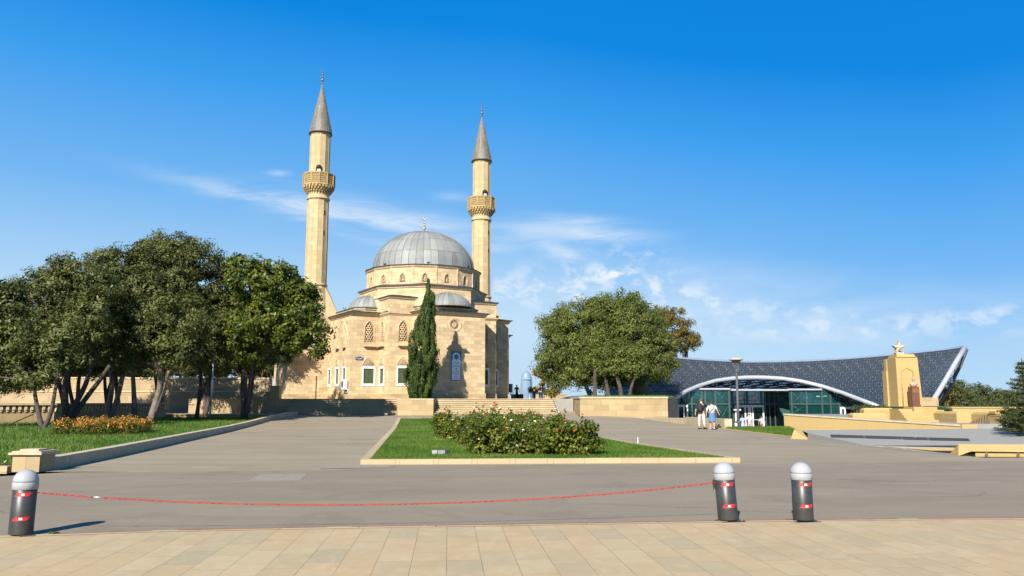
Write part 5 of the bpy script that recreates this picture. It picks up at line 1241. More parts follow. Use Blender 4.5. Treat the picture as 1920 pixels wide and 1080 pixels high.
for (j, i, n_, x, y) in rspec:
    h = interp([(23, .92), (26, 1.0), (35, 1.05)], y) * random.uniform(.78, 1.16); lb, cols, sp_ = special.get((j, i), (None, random.choice(['', 'w', 'w', 'p', 'rw']), random.choice([0, 1, 2])))
    if lb is None: lb = '%s rose bush, %s from left in the %s row of the bed' % ({'': 'all-green leafy', 'r': 'leafy red-budded', 'w': 'leafy white-budded', 'p': 'leafy pink-budded', 'rw': 'leafy red and white'}[cols], ('first', 'second', 'third', 'fourth')[i], ('front', 'second', 'third', 'fourth', 'fifth', 'sixth', 'seventh', 'rear')[j])
    rose(x, y, h, .52, sp_, cols, lb)

# small things on the central lawn
p = ong(827, 853, .1); t = empty('floodlight', (p.x, p.y, .1), 0, 'grey metal floodlight box lying in the central lawn', 'floodlight')
m = MB(); m.box(p.x - .25, p.x - .11, p.y - .12, p.y + .12, .08, .235); m.build('ballast_box', LGREYM, t)
m = MB(); m.box(p.x - .09, p.x + .12, p.y - .12, p.y + .12, .07, .24); m.build('housing', plain('weathered_zinc', (.22, .24, .23), .5, .4), t)
m = MB(); m.add([(p.x + .12, p.y - .12, .24), (p.x + .25, p.y - .10, .235), (p.x + .12, p.y + .12, .24), (p.x + .25, p.y + .1, .235), (p.x + .12, p.y - .12, .07), (p.x + .22, p.y - .09, .07), (p.x + .12, p.y + .12, .07), (p.x + .22, p.y + .09, .07)], [(0, 1, 3, 2), (0, 4, 5, 1), (1, 5, 7, 3), (2, 3, 7, 6)]); m.build('visor', DARKM, t)
p = ong(927, 851, .1); bm_ = MB(); m = bm_; m.ball((p.x, p.y, .19), .13, 16, 10, .85)
m.v = [(x + .03 * math.sin(37 * x + 21 * z) + random.uniform(-.012, .012), y, z + .02 * math.sin(51 * x) + random.uniform(-.01, .01)) for x, y, z in m.v]
PB, tt, bb = new_mat('thin_plastic_film'); bb.inputs['Base Color'].default_value = (.72, .78, .85, 1); bb.inputs['Roughness'].default_value = .25; bb.inputs['Transmission Weight'].default_value = .3
prop(m.build('plastic_bag', PB), 'crumpled pale plastic bag at the foot of the roses', 'plastic bag')
p = ong(1196, 834, .1); m = MB(); m.tube([(p.x, p.y, .05), (p.x, p.y, .34)], .022, 8); m.ball((p.x, p.y, .34), .024, 8, 4); prop(m.build('marker_post', WHITEP), 'small white marker post at the right lawn edge', 'marker')
p = ong(909, 858, .12); m = MB(); m.ball((p.x, p.y, .13), .02, 8, 5); m.tube([(p.x, p.y, .06), (p.x, p.y, .12)], .006, 5); prop(m.build('white_knob', WHITEP), 'tiny white knob in the grass left of the plastic bag', 'knob')
p = ong(7, 873, .1); m = MB(); m.tube([(p.x - .06, p.y, .13), (p.x + .05, p.y + .02, .22)], .014, 6); prop(m.build('litter_stick', WHITEP), 'short white stick lying on the lawn at the left edge', 'stick')
p = ong(103, 1000, .01); t = empty('weed_tuft', (p.x, p.y, .01), 0, 'tiny green weed growing by the left bollard', 'weed'); crown('foliage', t, [(p.x, p.y, .015, .06, .012)], L_FLOW, 3500, .03, .3, clump=.02)

# ------------------------------------------------------------------ lamp posts
p = at(1385, 803, 62); lx, ly = p.x, 62
t = empty('street_lamp', (lx, ly, 0), 0, 'tall grey street lamp with a saucer head before the glass station', 'street lamp')
m = MB(); m.tube([(lx, ly, -1.0), (lx, ly, 1.2), (lx, ly, 3.95)], [.10, .10, .085], 14); m.lathe([(.13, .0), (.13, .1), (.1, .12)], 14, (lx, ly)); m.build('pole', GREYM, t)
m = MB(); m.lathe([(.001, 4.98), (.25, 4.96), (.52, 4.88), (.56, 4.82), (.5, 4.78), (.001, 4.76)], 28, (lx, ly)); m.build('lamp_shade', CAPST, t)
m = MB(); m.lathe([(.46, 4.775), (.12, 4.58), (.001, 4.57)], 20, (lx, ly)); m.build('lamp_head', GREYM, t)
m = MB()
for sg in (-1, 1): m.tube([(lx, ly, 3.9), (lx + sg * .12, ly, 4.1), (lx + sg * .3, ly, 4.72)], .03, 8)
m.lathe([(.11, 3.85), (.13, 3.9), (.13, 4.05), (.08, 4.1)], 12, (lx, ly)); m.build('arm', GREYM, t)
p = at(393, 795, 56.5); m = MB(); t = empty('lamp_post', (p.x, 56.5, .3), 0, 'pale grey lamp post standing among the left trees', 'lamp post')
m.tube([(p.x, 56.5, .25), (p.x + .05, 56.5, 5.4)], [.075, .05], 10); m.build('pole', LGREYM, t); m = MB(); m.box(p.x - .05, p.x + .05, 56.4, 56.43, .9, 1.3); m.build('hatch', LGREYM, t)
m = MB(); m.lathe([(.001, 5.75), (.28, 5.62), (.3, 5.55), (.06, 5.4)], 14, (p.x + .05, 56.5)); m.build('lamp_head', LGREYM, t)
#@@PART2
# ------------------------------------------------------------------ glass funicular station
def gmat(name, col, refl, trans, rough=.05, tcol=(.45, .62, .60)):
    m, t, b = new_mat(name); t.n.remove(b)
    g = t.node('ShaderNodeBsdfGlossy'); g.inputs[0].default_value = (*refl, 1); g.inputs['Roughness'].default_value = rough
    n = t.noise(obc(t), .7, 2, .5); bp = t.node('ShaderNodeBump'); bp.inputs['Strength'].default_value = .06; bp.inputs['Distance'].default_value = .3; t.l.new(n, bp.inputs['Height']); t.l.new(bp.outputs[0], g.inputs['Normal'])
    d = t.node('ShaderNodeBsdfDiffuse'); d.inputs[0].default_value = (*col, 1)
    tr = t.node('ShaderNodeBsdfTransparent'); tr.inputs[0].default_value = (*tcol, 1)
    m1 = t.node('ShaderNodeMixShader'); m1.inputs[0].default_value = trans; t.l.new(d.outputs[0], m1.inputs[1]); t.l.new(tr.outputs[0], m1.inputs[2])
    fr = t.node('ShaderNodeFresnel'); fr.inputs[0].default_value = 1.5
    m2 = t.node('ShaderNodeMixShader'); t.l.new(t.m('ADD', t.m('MULTIPLY', fr.outputs[0], .8), .10, clamp=True), m2.inputs[0]); t.l.new(m1.outputs[0], m2.inputs[1]); t.l.new(g.outputs[0], m2.inputs[2])
    t.l.new(m2.outputs[0], m.node_tree.nodes['Material Output'].inputs[0]); return m
ROOFG = gmat('blue_roof_glass', (.040, .048, .056), (.36, .37, .39), .12, .14)
FACG = gmat('green_facade_glass', (.006, .045, .040), (.26, .40, .38), .25)
CLEARG = gmat('clear_facade_glass', (.01, .02, .02), (.3, .36, .36), .6)
BACKG = gmat('rear_roof_glass', (.03, .05, .08), (.3, .34, .4), .8, .1, (.40, .52, .66))
MULL = plain('dark_mullion', (.05, .055, .06), .4, .4)
MULG = plain('grey_green_mullion', (.055, .085, .08), .4, .3)
SZ = -1.35
TOPC = [(1080, 690), (1150, 678), (1200, 672), (1265, 671.5), (1330, 676), (1400, 679.5), (1460, 679), (1520, 677), (1590, 673), (1650, 668), (1720, 661.5), (1770, 656), (1808, 651)]
ARCH = [(1266, 747), (1285, 735), (1310, 724), (1340, 715), (1370, 710.5), (1400, 708.5), (1430, 708.5), (1465, 710.5), (1500, 715.5), (1540, 725), (1580, 738), (1615, 751.5), (1645, 763)]
def botc(px): return interp([(1080, 772), (1600, 772), (1740, 760), (1808, 651)], px) if px > 1735 else 772
def topy(px): return interp(TOPC, px)
def shell(px, py):
    ty = topy(px); t = (766 - py) / max(766 - ty, 1); Y = 80 + 9 * t + 2.2 * math.sin(PI * min(max(t, 0), 1)); return at(px, py, Y)
def redge(py): return 1808 - (py - 651) / 108 * 66          # right edge px
def larch(px): return interp(ARCH, px) if 1266 < px < 1645 else 900
st = empty('station', (24, 84, SZ), 0, 'low glass pavilion under a sweeping blue glass shell roof with a white arch', 'building')
# glass shell
V_ = []; Fq = []; px = 1080; NR = 14
cols_ = list(np.arange(1146, 1740, 9.0)) + [1740]
idx = {}
def addcol(px, bot):
    c = []
    for k in range(NR + 1):
        t = k / NR; py = bot + (topy(px) - bot) * t; p = shell(px, py); V_.append(tuple(p)); c.append(len(V_) - 1)
    return c
prev = None
for px in cols_:
    bot = min(772, larch(px)); c = addcol(px, bot)
    if prev:
        for k in range(NR): Fq.append((prev[k], c[k], c[k + 1], prev[k + 1]))
    prev = c
for px in (1750, 1760, 1770, 1780, 1790, 1800, 1807):
    bot = 651 + (1808 - px) / 66 * 108; c = addcol(px, bot)
    for k in range(NR): Fq.append((prev[k], c[k], c[k + 1], prev[k + 1]))
    prev = c
m = MB(); m.add(V_, Fq); roof = m.build('roof', ROOFG, st)
# lattice of mullions and the pale point fixings
mg = MB(); dots = MB(); rowN = 9
def node(i, j):
    px = 1085 + i * 22.5 + (11.25 if j % 2 else 0); ty = topy(min(px, 1800)); py = 772 + (ty - 772) * (j + .4) / rowN; return px, py
def ok(px, py): return py < larch(px) + 1 and px < redge(py) - 3 and py < 772 and py > topy(min(px, 1808)) - 1
def off(p, o=.0): return p + Vector((0, -o, o * .3))
for j in range(-1, rowN + 1):
    for i in range(3, 34):
        a = node(i, j)
        if not ok(*a): continue
        pa = off(shell(*a), .0)
        for (i2, j2) in ((i + 1, j), (i + (1 if j % 2 else 0), j + 1), (i - 1 + (1 if j % 2 else 0), j + 1)):
            b = node(i2, j2)
            if b[0] < redge(b[1]) + 4 and b[1] > topy(min(b[0], 1808)) - 3 and b[1] < larch(b[0]): mg.tube([pa, off(shell(*b), .0)], .04, 4, False)
        for k in range(6):
            an = PI / 6 + k * PI / 3; q = shell(a[0] + 5.2 * math.cos(an), a[1] + 3.6 * math.sin(an)); q = off(q, .06)
            dots.add([q + Vector((-.045, 0, 0)), q + Vector((.045, 0, 0)), q + Vector((0, -.045, 0)), q + Vector((0, 0, .045)), q + Vector((0, 0, -.045))], [(0, 2, 3), (2, 1, 3), (0, 4, 2), (2, 4, 1)])
mg.build('mullions', MULL, roof); d_ = dots.build('fixings', plain('bright_fixings', (.30, .30, .29), .35), roof); d_['kind'] = 'stuff'
# inner lattice seen through and under the arch
il = MB(); 
def inner(px, s): a = Vector(shell(px, larch(px))); return a.lerp(Vector((a.x, a.y + 8.5, min(a.z - .1, 3.05))), s)
for i in range(26):
    for j in range(5):
        p0 = 1285 + i * 13.5
        if p0 + 13.5 > 1640: continue
        a = inner(p0, j / 5); b = inner(p0 + 13.5, j / 5); c = inner(p0 + 13.5, (j + 1) / 5); d = inner(p0, (j + 1) / 5)
        il.tube([a, b], .06, 4, False); il.tube([a, c] if (i + j) % 2 else [b, d], .06, 4, False)
        if i % 2 == 0: il.tube([a, d], .08, 4, False)
il.build('inner_lattice', MULL, st)
# arch, edge tube, legs, top rim
m = MB(); m.tube([off(shell(px, py), .15) for px, py in ARCH], .22, 12); m.build('arch_beam', ALU, st)
m = MB(); e = [at(px, py, 85 - (py - 652) * .04) for px, py in ((1807, 653), (1790, 681), (1768, 719), (1745, 757), (1739, 768))]; m.tube([off(q, .2) for q in e], .25, 12); m.build('edge_beam', ALU, st)
e2 = MB(); e2.tube([at(px, py, 88) for px, py in ((1812, 655), (1800, 685), (1782, 722), (1757, 762))], .22, 10)
for (a, b) in zip(((1802, 664), (1786, 690), (1768, 720), (1752, 748)), ((1806, 668), (1792, 698), (1775, 730), (1760, 757))): e2.tube([at(*a, 84.5), at(*b, 88)], .08, 6)
e2.build('edge_brace', GREYM, st)
m = MB(); m.tube([off(shell(px, py + .5), .0) + Vector((0, 0, .06)) for px, py in TOPC[1:]], .13, 8); m.build('top_rim', plain('blue_grey_rim', (.16, .20, .27), .4), st)
m = MB(); p = at(1738, 760, 79.5); m.prism([(p.x - .9, 79), (p.x + .9, 79), (p.x + 1.1, 82), (p.x - .7, 82)], SZ, 2.0); m.build('footing', STONE_D, st)
m = MB()
for a, b, r in (((1094, 712), (1108, 746), .22), ((1104, 720), (1112, 712), .1), ((1104, 722), (1116, 722), .1), ((1106, 730), (1114, 742), .1), ((1134, 718), (1150, 745), .12), ((1150, 712), (1143, 742), .12)): m.tube([at(*a, 84), at(*b, 84)], r, 8)
m.build('leg', ALU, st)
# facade
YF = 86.0; mull = MB(); mull2 = MB(); beam = MB()
def X(px): return at(px, 760, YF).x
def Z(py): return at(1400, py, YF).z
def arch_z(px): return Z(larch(px)) + .1
def pane(px0, px1, mat, y0, y1=None, topz=None, name='facade_glass'):
    m = MB(); y1 = y0 if y1 is None else y1; n = 10; v = []
    for i in range(n + 1):
        px = px0 + (px1 - px0) * i / n; yy = y0 + (y1 - y0) * i / n; tz = min(topz, arch_z(px)) if topz is not None else arch_z(px); v += [(X(px), yy, SZ), (X(px), yy, tz)]
    m.add(v, [(2 * i, 2 * i + 2, 2 * i + 3, 2 * i + 1) for i in range(n)]); return m.build(name, mat, st)
zt = Z(731)
pane(1268, 1369, FACG, YF, YF, zt); pane(1369, 1371, FACG, YF, YF + 4, zt); pane(1371, 1480, CLEARG, YF + 4, YF + 4, zt); pane(1480, 1640, FACG, YF, YF, zt)
def vm(px, r=.09, yy=None, top=None, mb_=None): (mb_ or mull).box(X(px) - r, X(px) + r, (yy or YF) - .12, (yy or YF) + .1, SZ, min(top or zt, arch_z(px)))
for px in (1270, 1288, 1297, 1316, 1322, 1341, 1367): vm(px)
for px in (1484, 1512, 1541, 1557, 1573, 1590, 1606): vm(px, .08, mb_=mull2)
cm_ = MB()
for px in (1391, 1420, 1448): vm(px, .10, YF + 3.6, mb_=cm_)
for px in (1378, 1456, 1464, 1474): vm(px, .06, YF + 3.8, mb_=cm_)
for (a, b) in ((1268, 1369), (1480, 1600)): (mull if a < 1400 else mull2).box(X(a), X(b), YF - .13, YF + .08, Z(757.5) - .07, Z(757.5) + .07)
cm_.box(X(1371), X(1480), YF + 3.5, YF + 3.7, Z(758) - .08, Z(758) + .08)
for (a, b, c, d) in ((1299, 735, 1340, 757), (1299, 757, 1340, 735), (1343, 733, 1366, 757), (1343, 757, 1366, 733), (1343, 800, 1366, 760), (1343, 760, 1366, 800), (1484, 735, 1511, 757), (1484, 757, 1511, 735), (1484, 760, 1511, 776), (1484, 776, 1511, 760)):
    (mull if a < 1400 else mull2).tube([(X(a), YF - .05, Z(b)), (X(c), YF - .05, Z(d))], .03, 5)
mull.build('facade_mullions', MULG, st); mull2.build('facade_mullions', MULG, st); cm_.build('entrance_mullions', MULG, st)
for k, (a, b, c) in enumerate(((1312, 1369, 730), (1371, 1478, 732), (1478, 1541, 731))):
    beam.box(X(a), X(b), YF - .3 - .01 * k, YF + (4.2 if k == 1 else .2), Z(c) - .04, Z(c) + .13)
beam.build('canopy_beam', ALU, st)
# floor, back shell and dark interior masses of the hall
m = MB(); m.box(X(1262), X(1650), YF + .2, YF + 16, SZ, SZ + .03); m.build('floor', GREYM, st)
m = MB(); n_ = 14; tl = [(1150 + 658 * i / n_) for i in range(n_ + 1)]; v = []
for px in tl: q0 = Vector(shell(px, topy(px))); v += [tuple(q0 + Vector((0, .1, -.05))), (q0.x, q0.y + 9, q0.z - 3.0), (q0.x, q0.y + 13, SZ)]
m.add(v, [(3 * i, 3 * i + 1, 3 * i + 4, 3 * i + 3) for i in range(n_)] + [(3 * i + 1, 3 * i + 2, 3 * i + 5, 3 * i + 4) for i in range(n_)]); m.build('back_shell', BACKG, st)
m = MB(); m.box(X(1300), X(1372), YF + 2.5, YF + 3.0, SZ, 1.9); m.box(X(1488), X(1600), YF + 6, YF + 6.4, SZ, 1.4); m.box(at(1436, 760, 94).x, at(1500, 760, 94).x, YF + 8, YF + 8.4, SZ, zt + .3); m.build('inner_wall', plain('dark_green_partition', (.02, .07, .06), .5), st)  # last box added to darken the bright gap behind the clear pane
m = MB(); rs = random.Random(9)
for k in range(16): m.tube([(X(1374) + k * .42, YF + 9 + (k % 3), SZ), (X(1374) + k * .42 + rs.uniform(-.3, .3), YF + 9 + (k % 3), 3)], .05, 5)
for k in range(9): m.box(X(1372), X(1482), YF + 11, YF + 11.1, SZ + .5 + k * .5, SZ + .58 + k * .5)
m.build('inner_frames', LGREYM, st)
def door(px0, px1, top, yy, n=2, glass=CLEARG, bars=(1.0,)):
    m = MB(); x0, x1 = X(px0), X(px1); z1 = Z(top); e = .16
    m.box(x0, x0 + e, yy - .25, yy - .1, SZ, z1); m.box(x1 - e, x1, yy - .25, yy - .1, SZ, z1); m.box(x0 + e, x1 - e, yy - .249, yy - .101, z1 - .22, z1)
    xi = [x0 + (x1 - x0) * q for q in bars]
    for q in xi: m.box(q - .08, q + .08, yy - .24, yy - .11, SZ, z1 - .22)
    d = m.build('door', WHITEP, st); g = MB(); g.quad((x0 + e, yy - .17, SZ), (x1 - e, yy - .17, SZ), (x1 - e, yy - .17, z1 - .2), (x0 + e, yy - .17, z1 - .2)); g.build('pane', glass, d); return d
door(1269, 1289, 759, YF, bars=(.62,)); door(1393, 1421, 760, YF + 3.4, bars=(.72,)); dd = door(1421.5, 1449.5, 760, YF + 3.4, bars=(.22,)); door(1573.5, 1606, 763, YF, bars=(.26,))
m = MB(); m.box(X(1428), X(1449), YF + 3.15, YF + 3.2, Z(789), Z(787.6)); m.build('push_bar', ALU, dd)
GLO = plain('gold_emblem', (.62, .36, .05), .35, .5)
for px in (1406, 1434):
    m = MB(); cx, cz = X(px), Z(746.5); yy = YF + 3.45
    m.tube([(cx + .36 * math.cos(q), yy, cz + .36 * math.sin(q)) for q in np.linspace(0, 2 * PI, 25)], .03, 5); m.tube([(cx + .28 * math.cos(q), yy, cz + .28 * math.sin(q)) for q in np.linspace(0, 2 * PI, 25)], .015, 5)
    m.add([(cx - .2, yy, cz + .04), (cx + .22, yy, cz + .14), (cx + .22, yy, cz + .20), (cx - .05, yy, cz + .16)], [(0, 1, 2, 3)]); m.add([(cx - .16, yy - .003, cz - .08), (cx + .08, yy - .003, cz - .04), (cx + .05, yy - .003, cz + .12), (cx - .1, yy - .003, cz + .06)], [(0, 1, 2, 3)])
    m.build('emblem', GLO, st)
m = MB()
for px, py in ((1522, 745.5), (1545, 743), (1552, 744), (1559, 742.5)): m.box(X(px) - .16, X(px) + .16, YF + 1.5, YF + 1.6, Z(py) - .05, Z(py) + .07)
lm, lt, lb_ = new_mat('ceiling_lamp_light'); lb_.inputs['Emission Color'].default_value = (1, 1, 1, 1); lb_.inputs['Emission Strength'].default_value = 1.5
m.build('lamp', lm, st)
m = MB(); m.box(X(1371), X(1384), YF - 1.0, YF - .8, Z(768.5) - .05, Z(768.5) + .08); m.box(X(1376), X(1378), YF - 1, YF - .8, SZ, Z(768.5)); prop(m.build('entrance_gate', WHITEP), 'white metal frame standing left of the station doors', 'frame')
p = at(1382.5, 795, 78); t = empty('plant_pot', (p.x, 78, SZ), 0, 'tall white pot with a small plant by the station doors', 'plant pot')
m = MB(); m.lathe([(.18, SZ), (.27, SZ + .9), (.24, SZ + .9), (.2, SZ + .8)], 16, (p.x, 78)); m.build('pot', WHITEP, t); crown('foliage', t, [(p.x, 78, SZ + 1.0, .24)], L_GREEN, 200, .12, .4, clump=.12)
# loudspeakers on the edge beam
for k, (px, py) in enumerate(((1778, 711), (1783.5, 713))):
    p = at(px, py, 86); t = empty('loudspeaker', (p.x, 86, p.z), 0, ['larger white loudspeaker box on the station roof edge', 'smaller white loudspeaker box hanging right of the larger one'][k], 'loudspeaker')
    m = MB(); m.obox((p.x, 86, p.z - .28), .24, .2, .62, .2); m.build('box', WHITEP, t); m = MB(); m.tube([(p.x, 86, p.z - .2), (p.x + .05, 86, p.z - .6)], .03, 5); m.tube([(p.x, 86, p.z), at(1772, py, 86)], .03, 5); m.build('bracket', GREYM, t)

# ------------------------------------------------------------------ monument
MY = 50.0
t = empty('monument', (24.2, MY, 1.3), 0, 'yellow stone pylon monument crowned by a five-pointed star', 'monument'); mon = t
m = MB(); b0, b1 = 1.32, 4.52
def taper(x0, x1, tx0, tx1, y0, y1, z0, z1): 
    v = [(x0, y0, z0), (x1, y0, z0), (x1, y1, z0), (x0, y1, z0), (tx0, y0 + .06, z1), (tx1, y0 + .06, z1), (tx1, y1, z1), (tx0, y1, z1)]
    m.add(v, [(0, 1, 5, 4), (1, 2, 6, 5), (2, 3, 7, 6), (3, 0, 4, 7), (4, 5, 6, 7)])
taper(23.92, 25.42, 23.94, 25.30, 50.0, 51.2, 1.32, 4.36)
taper(24.00, 25.20, 24.02, 25.08, 50.002, 51.1, 4.36, 4.56)
taper(23.86, 25.5, 23.9, 25.44, 51.2, 51.62, 1.32, 4.30)
taper(23.80, 25.52, 23.84, 25.48, 51.15, 51.75, 1.32, 3.55)
m.build('pylon', STONE_Y, t)
m = MB(); F_ = Frame((23.9, 50.0), (25.4, 50.0)); F_.tube(m, [(.30, 1.32, .0), (.30, 3.46, -.03), (.68, 3.72, -.035), (1.06, 3.46, -.03), (1.06, 1.32, 0)], .04, 4); m.build('niche_moulding', STONE_Y, t)
m = MB(); sx, sz_ = 24.42, 4.98; R1, R2 = .42, .17; v = []
for k in range(10): q = PI / 2 + k * PI / 5; r = R1 if k % 2 == 0 else R2; v.append((sx + r * math.cos(q), 50.45, sz_ + r * math.sin(q)))
n = 10; vv = v + [(x, y + .28, z) for x, y, z in v] + [(sx, 50.33, sz_)]; m.add(vv, [(i, (i + 1) % n, 2 * n) for i in range(n)] + [(i, n + i, n + (i + 1) % n, (i + 1) % n) for i in range(n)] + [tuple(range(n, 2 * n))]); m.prism([(24.2, 50.4), (24.66, 50.4), (24.66, 50.8), (24.2, 50.8)], 4.55, 4.68); m.build('star', CAPST, t)
m = MB(); m.box(23.6, 25.75, 49.3, 53, .5, 1.18); m.box(24.2, 25.6, 48.7, 50.0, .5, 1.30); m.box(23.0, 27, 50.6, 53.5, .5, 1.1); m.build('base', STONE_Y, t)
PORPH = plain('brown_porphyry', (.125, .055, .035), .35, 0, .25, 30); BRZ = plain('pinkish_stone_bust', (.42, .24, .17), .55, 0, .12, 8)
t = empty('bust', (24.58, 49.35, 1.3), 0, 'pale stone bust of a man on a dark red porphyry pedestal', 'bust')
m = MB(); m.prism([(24.35, 49.1), (24.80, 49.1), (24.80, 49.6), (24.35, 49.6)], 1.30, 2.52); m.prism([(24.32, 49.07), (24.83, 49.07), (24.83, 49.63), (24.32, 49.63)], 1.30, 1.42); m.build('pedestal', PORPH, t)
m = MB(); rs = random.Random(2)
for k in range(4):
    x = 24.40
    while x < 24.74: m.box(x, x + .014, 49.092, 49.097, 2.36 - k * .06, 2.39 - k * .06); x += .026 if rs.random() > .15 else .05
m.build('inscription', GLO, t)
def blobmesh(m, c, rx_, ry, rz_, n=14, k=9): 
    b = len(m.v); m.ball((0, 0, 0), 1, n, k)
    m.v[b:] = [(c[0] + x * rx_, c[1] + y * ry, c[2] + z * rz_) for x, y, z in m.v[b:]]
def skin(name, verts, edges, radii, mat, parent=None, sub=2, xf=None):
    me = bpy.data.meshes.new(name); me.from_pydata([tuple(v) for v in verts], edges, []); o = bpy.data.objects.new(name, me); COL.objects.link(o)
    sk = o.modifiers.new('s', 'SKIN'); sk.use_smooth_shade = True; lay = me.skin_vertices[0].data
    for i, r in enumerate(radii): lay[i].radius = (r, r) if not isinstance(r, tuple) else r; lay[i].use_root = (i == 0)
    if sub: o.modifiers.new('u', 'SUBSURF').levels = sub; o.modifiers['u'].render_levels = sub
    dg = bpy.context.evaluated_depsgraph_get(); nm = bpy.data.meshes.new_from_object(o.evaluated_get(dg)); bpy.data.objects.remove(o); bpy.data.meshes.remove(me)
    nm.name = name; nm.materials.clear(); nm.materials.append(mat)
    for p in nm.polygons: p.use_smooth = True
    o = bpy.data.objects.new(name, nm); COL.objects.link(o)
    if xf is not None: nm.transform(xf)
    if parent is not None: o.parent = parent
    return o
m = MB(); cx, cy = 24.58, 49.32
blobmesh(m, (cx, cy, 2.66), .235, .15, .17); blobmesh(m, (cx - .14, cy, 2.68), .12, .12, .11); blobmesh(m, (cx + .14, cy, 2.68), .12, .12, .11); blobmesh(m, (cx, cy, 2.84), .075, .08, .10); blobmesh(m, (cx, cy - .01, 2.98), .088, .105, .125); blobmesh(m, (cx, cy - .115, 2.965), .016, .024, .024); blobmesh(m, (cx, cy - .08, 2.90), .05, .05, .035)
for s_ in (-1, 1): blobmesh(m, (cx + s_ * .09, cy, 2.97), .014, .022, .034)
blobmesh(m, (cx, cy - .095, 2.995), .062, .03, .012); m.build('figure', BRZ, t)
# monument terrace: retaining wall, steps, blocks
t = empty('terrace_wall', (20.5, 47.5, -.3), 0, 'long yellow stone retaining wall of the monument terrace', 'wall')
TW = [(17.45, 52.0), (23.75, 43.0)]
def twall(o0, o1, zl, zr, h, nm, mt):
    d = (Vector(TW[1]) - Vector(TW[0])).normalized(); n_ = Vector((d.y, -d.x)); a, b = Vector(TW[0]), Vector(TW[1]); m = MB()
    v = []
    for q, z in ((a, zl), (b, zr)):
        for o, zz in ((o0, z - h), (o1, z - h), (o1, z), (o0, z)): r_ = q + n_ * o; v.append((r_.x, r_.y, zz))
    m.add(v, [(0, 1, 2, 3), (7, 6, 5, 4), (1, 5, 6, 2), (2, 6, 7, 3), (3, 7, 4, 0)]); return m.build(nm, mt, t)
twall(-.5, 0, .76, .32, 1.4, 'wall', STONE_Y); twall(-.55, .05, .85, .41, .09, 'coping', CAPST)
m = MB(); m.box(23.78, 24.6, 42.9, 43.5, -.3, .43); m.build('end_block', STONE_Y, t)
m = MB(); m.prism([(17.8, 52.3), (24.1, 43.52), (60, 43.52), (60, 77), (26.4, 77)], -1.3, .43); prop(m.build('terrace', GRANITE_P), kind='structure')
def stp(x0, x1, y0, n, z0, rise, run, lb, taper_=0):
    m = MB()
    for i in range(n): m.box(x0 + taper_ * i, x1 - taper_ * i, y0 + i * run, y0 + n * run + .3 - .003 * i, z0 + i * rise, z0 + (i + 1) * rise)
    prop(m.build('steps', STONE_Y), lb, 'steps')
stp(23.1, 24.9, 47.3, 6, .43, .125, .33, 'pyramid-like yellow steps climbing to the monument', .06)
stp(27.3, 29.5, 44.0, 5, .43, .13, .36, 'short yellow steps right of the monument going down to the plaza', -.04)
def blk(x0, x1, y0, y1, z0, z1, lb, bev=.12):
    m = MB(); m.prism([(x0, y0), (x1, y0), (x1, y1), (x0, y1)], z0, z1 - bev); v = [(x0, y0, z1 - bev), (x1, y0, z1 - bev), (x1, y1, z1 - bev), (x0, y1, z1 - bev), (x0 + bev, y0 + bev, z1), (x1 - bev, y0 + bev, z1), (x1 - bev, y1 - bev, z1), (x0 + bev, y1 - bev, z1)]
    m.add(v, [(0, 1, 5, 4), (1, 2, 6, 5), (2, 3, 7, 6), (3, 0, 4, 7), (4, 5, 6, 7)]); prop(m.build('stone_block', STONE_Y), lb, 'block')
blk(22.0, 23.9, 50.6, 51.2, .43, 1.22, 'upper low stone block with sloping edges left of the monument steps')
blk(20.6, 22.7, 49.0, 49.7, .43, .93, 'lower stone block with sloping edges in front of the upper one, left of the steps')
blk(25.35, 26.1, 46.2, 48.8, .43, 1.05, 'slanted stone block just right of the monument steps'); blk(27.2, 27.9, 45.0, 48.0, .43, 1.0, 'outer slanted stone block right of the monument')
m = MB(); m.prism([(26.1, 48.0), (27.2, 48.0), (27.2, 49.5), (26.1, 49.5)], .43, .95); m.add([(26.1, 46.4, .44), (26.1, 48.0, .44), (26.1, 48.0, .93), (26.8, 46.4, .44), (27.2, 48.0, .44)], [(0, 3, 4, 2), (0, 2, 1)]); prop(m.build('side_ramp', STONE_Y), 'sloping yellow stone cheek between the two slanted blocks', 'ramp')
HD = [(21.9 + i * .33, 51.5 + .15 * random.uniform(-1, 1), 1.22, .24) for i in range(6)]
t = empty('hedge', (22.5, 51.5, 1.1), 0, 'low dark hedge behind the stone blocks left of the monument', 'hedge'); crown('foliage', t, HD, L_PINE, 200, .1, .5, clump=.14)
m = MB(); m.tube([(22.5, 51.5, 1.05), (22.5, 51.5, 1.3)], .03, 5); m.build('stem', BARKD, t)
m = MB(); m.box(30.5, 40, 56, 56.5, .43, 1.15); m.box(30.4, 40.1, 55.95, 56.55, 1.15, 1.24); prop(m.build('low_wall', STONE_Y), 'low yellow wall behind the bicycle rack', 'wall')
m = MB(); m.prism([(30.5, 56.5), (40, 56.5), (44, 75), (32, 75)], .4, 1.2); prop(m.build('lawn', LAWN), kind='structure')
# bicycle rack
a = at(1825, 800, 44.5); b = at(1856, 801, 44.5); t = empty('bicycle_rack', ((a.x + b.x) / 2, 44.5, .43), 0, 'thin metal bicycle rack of slanting bars on the grey plaza', 'bicycle rack')
m = MB(); z0 = .44; m.tube([(a.x, 44.5, z0), (b.x, 44.5, z0)], .016, 5); m.tube([(a.x, 44.9, z0), (b.x, 44.9, z0)], .016, 5); m.build('base', BROWNM, t)
m = MB(); n = 6
for i in range(n): x = a.x + (b.x - a.x) * (i + .5) / n; hh = .12 + .42 * (i / (n - 1)); m.tube([(x, 44.5, z0), (x + .12, 44.7, z0 + hh), (x + .16, 44.9, z0)], .013, 5)
m.tube([(a.x, 44.7, z0 + .02), (b.x - .05, 44.7, z0 + .56), (b.x, 44.5, z0)], .014, 5); m.build('bars', BROWNM, t)

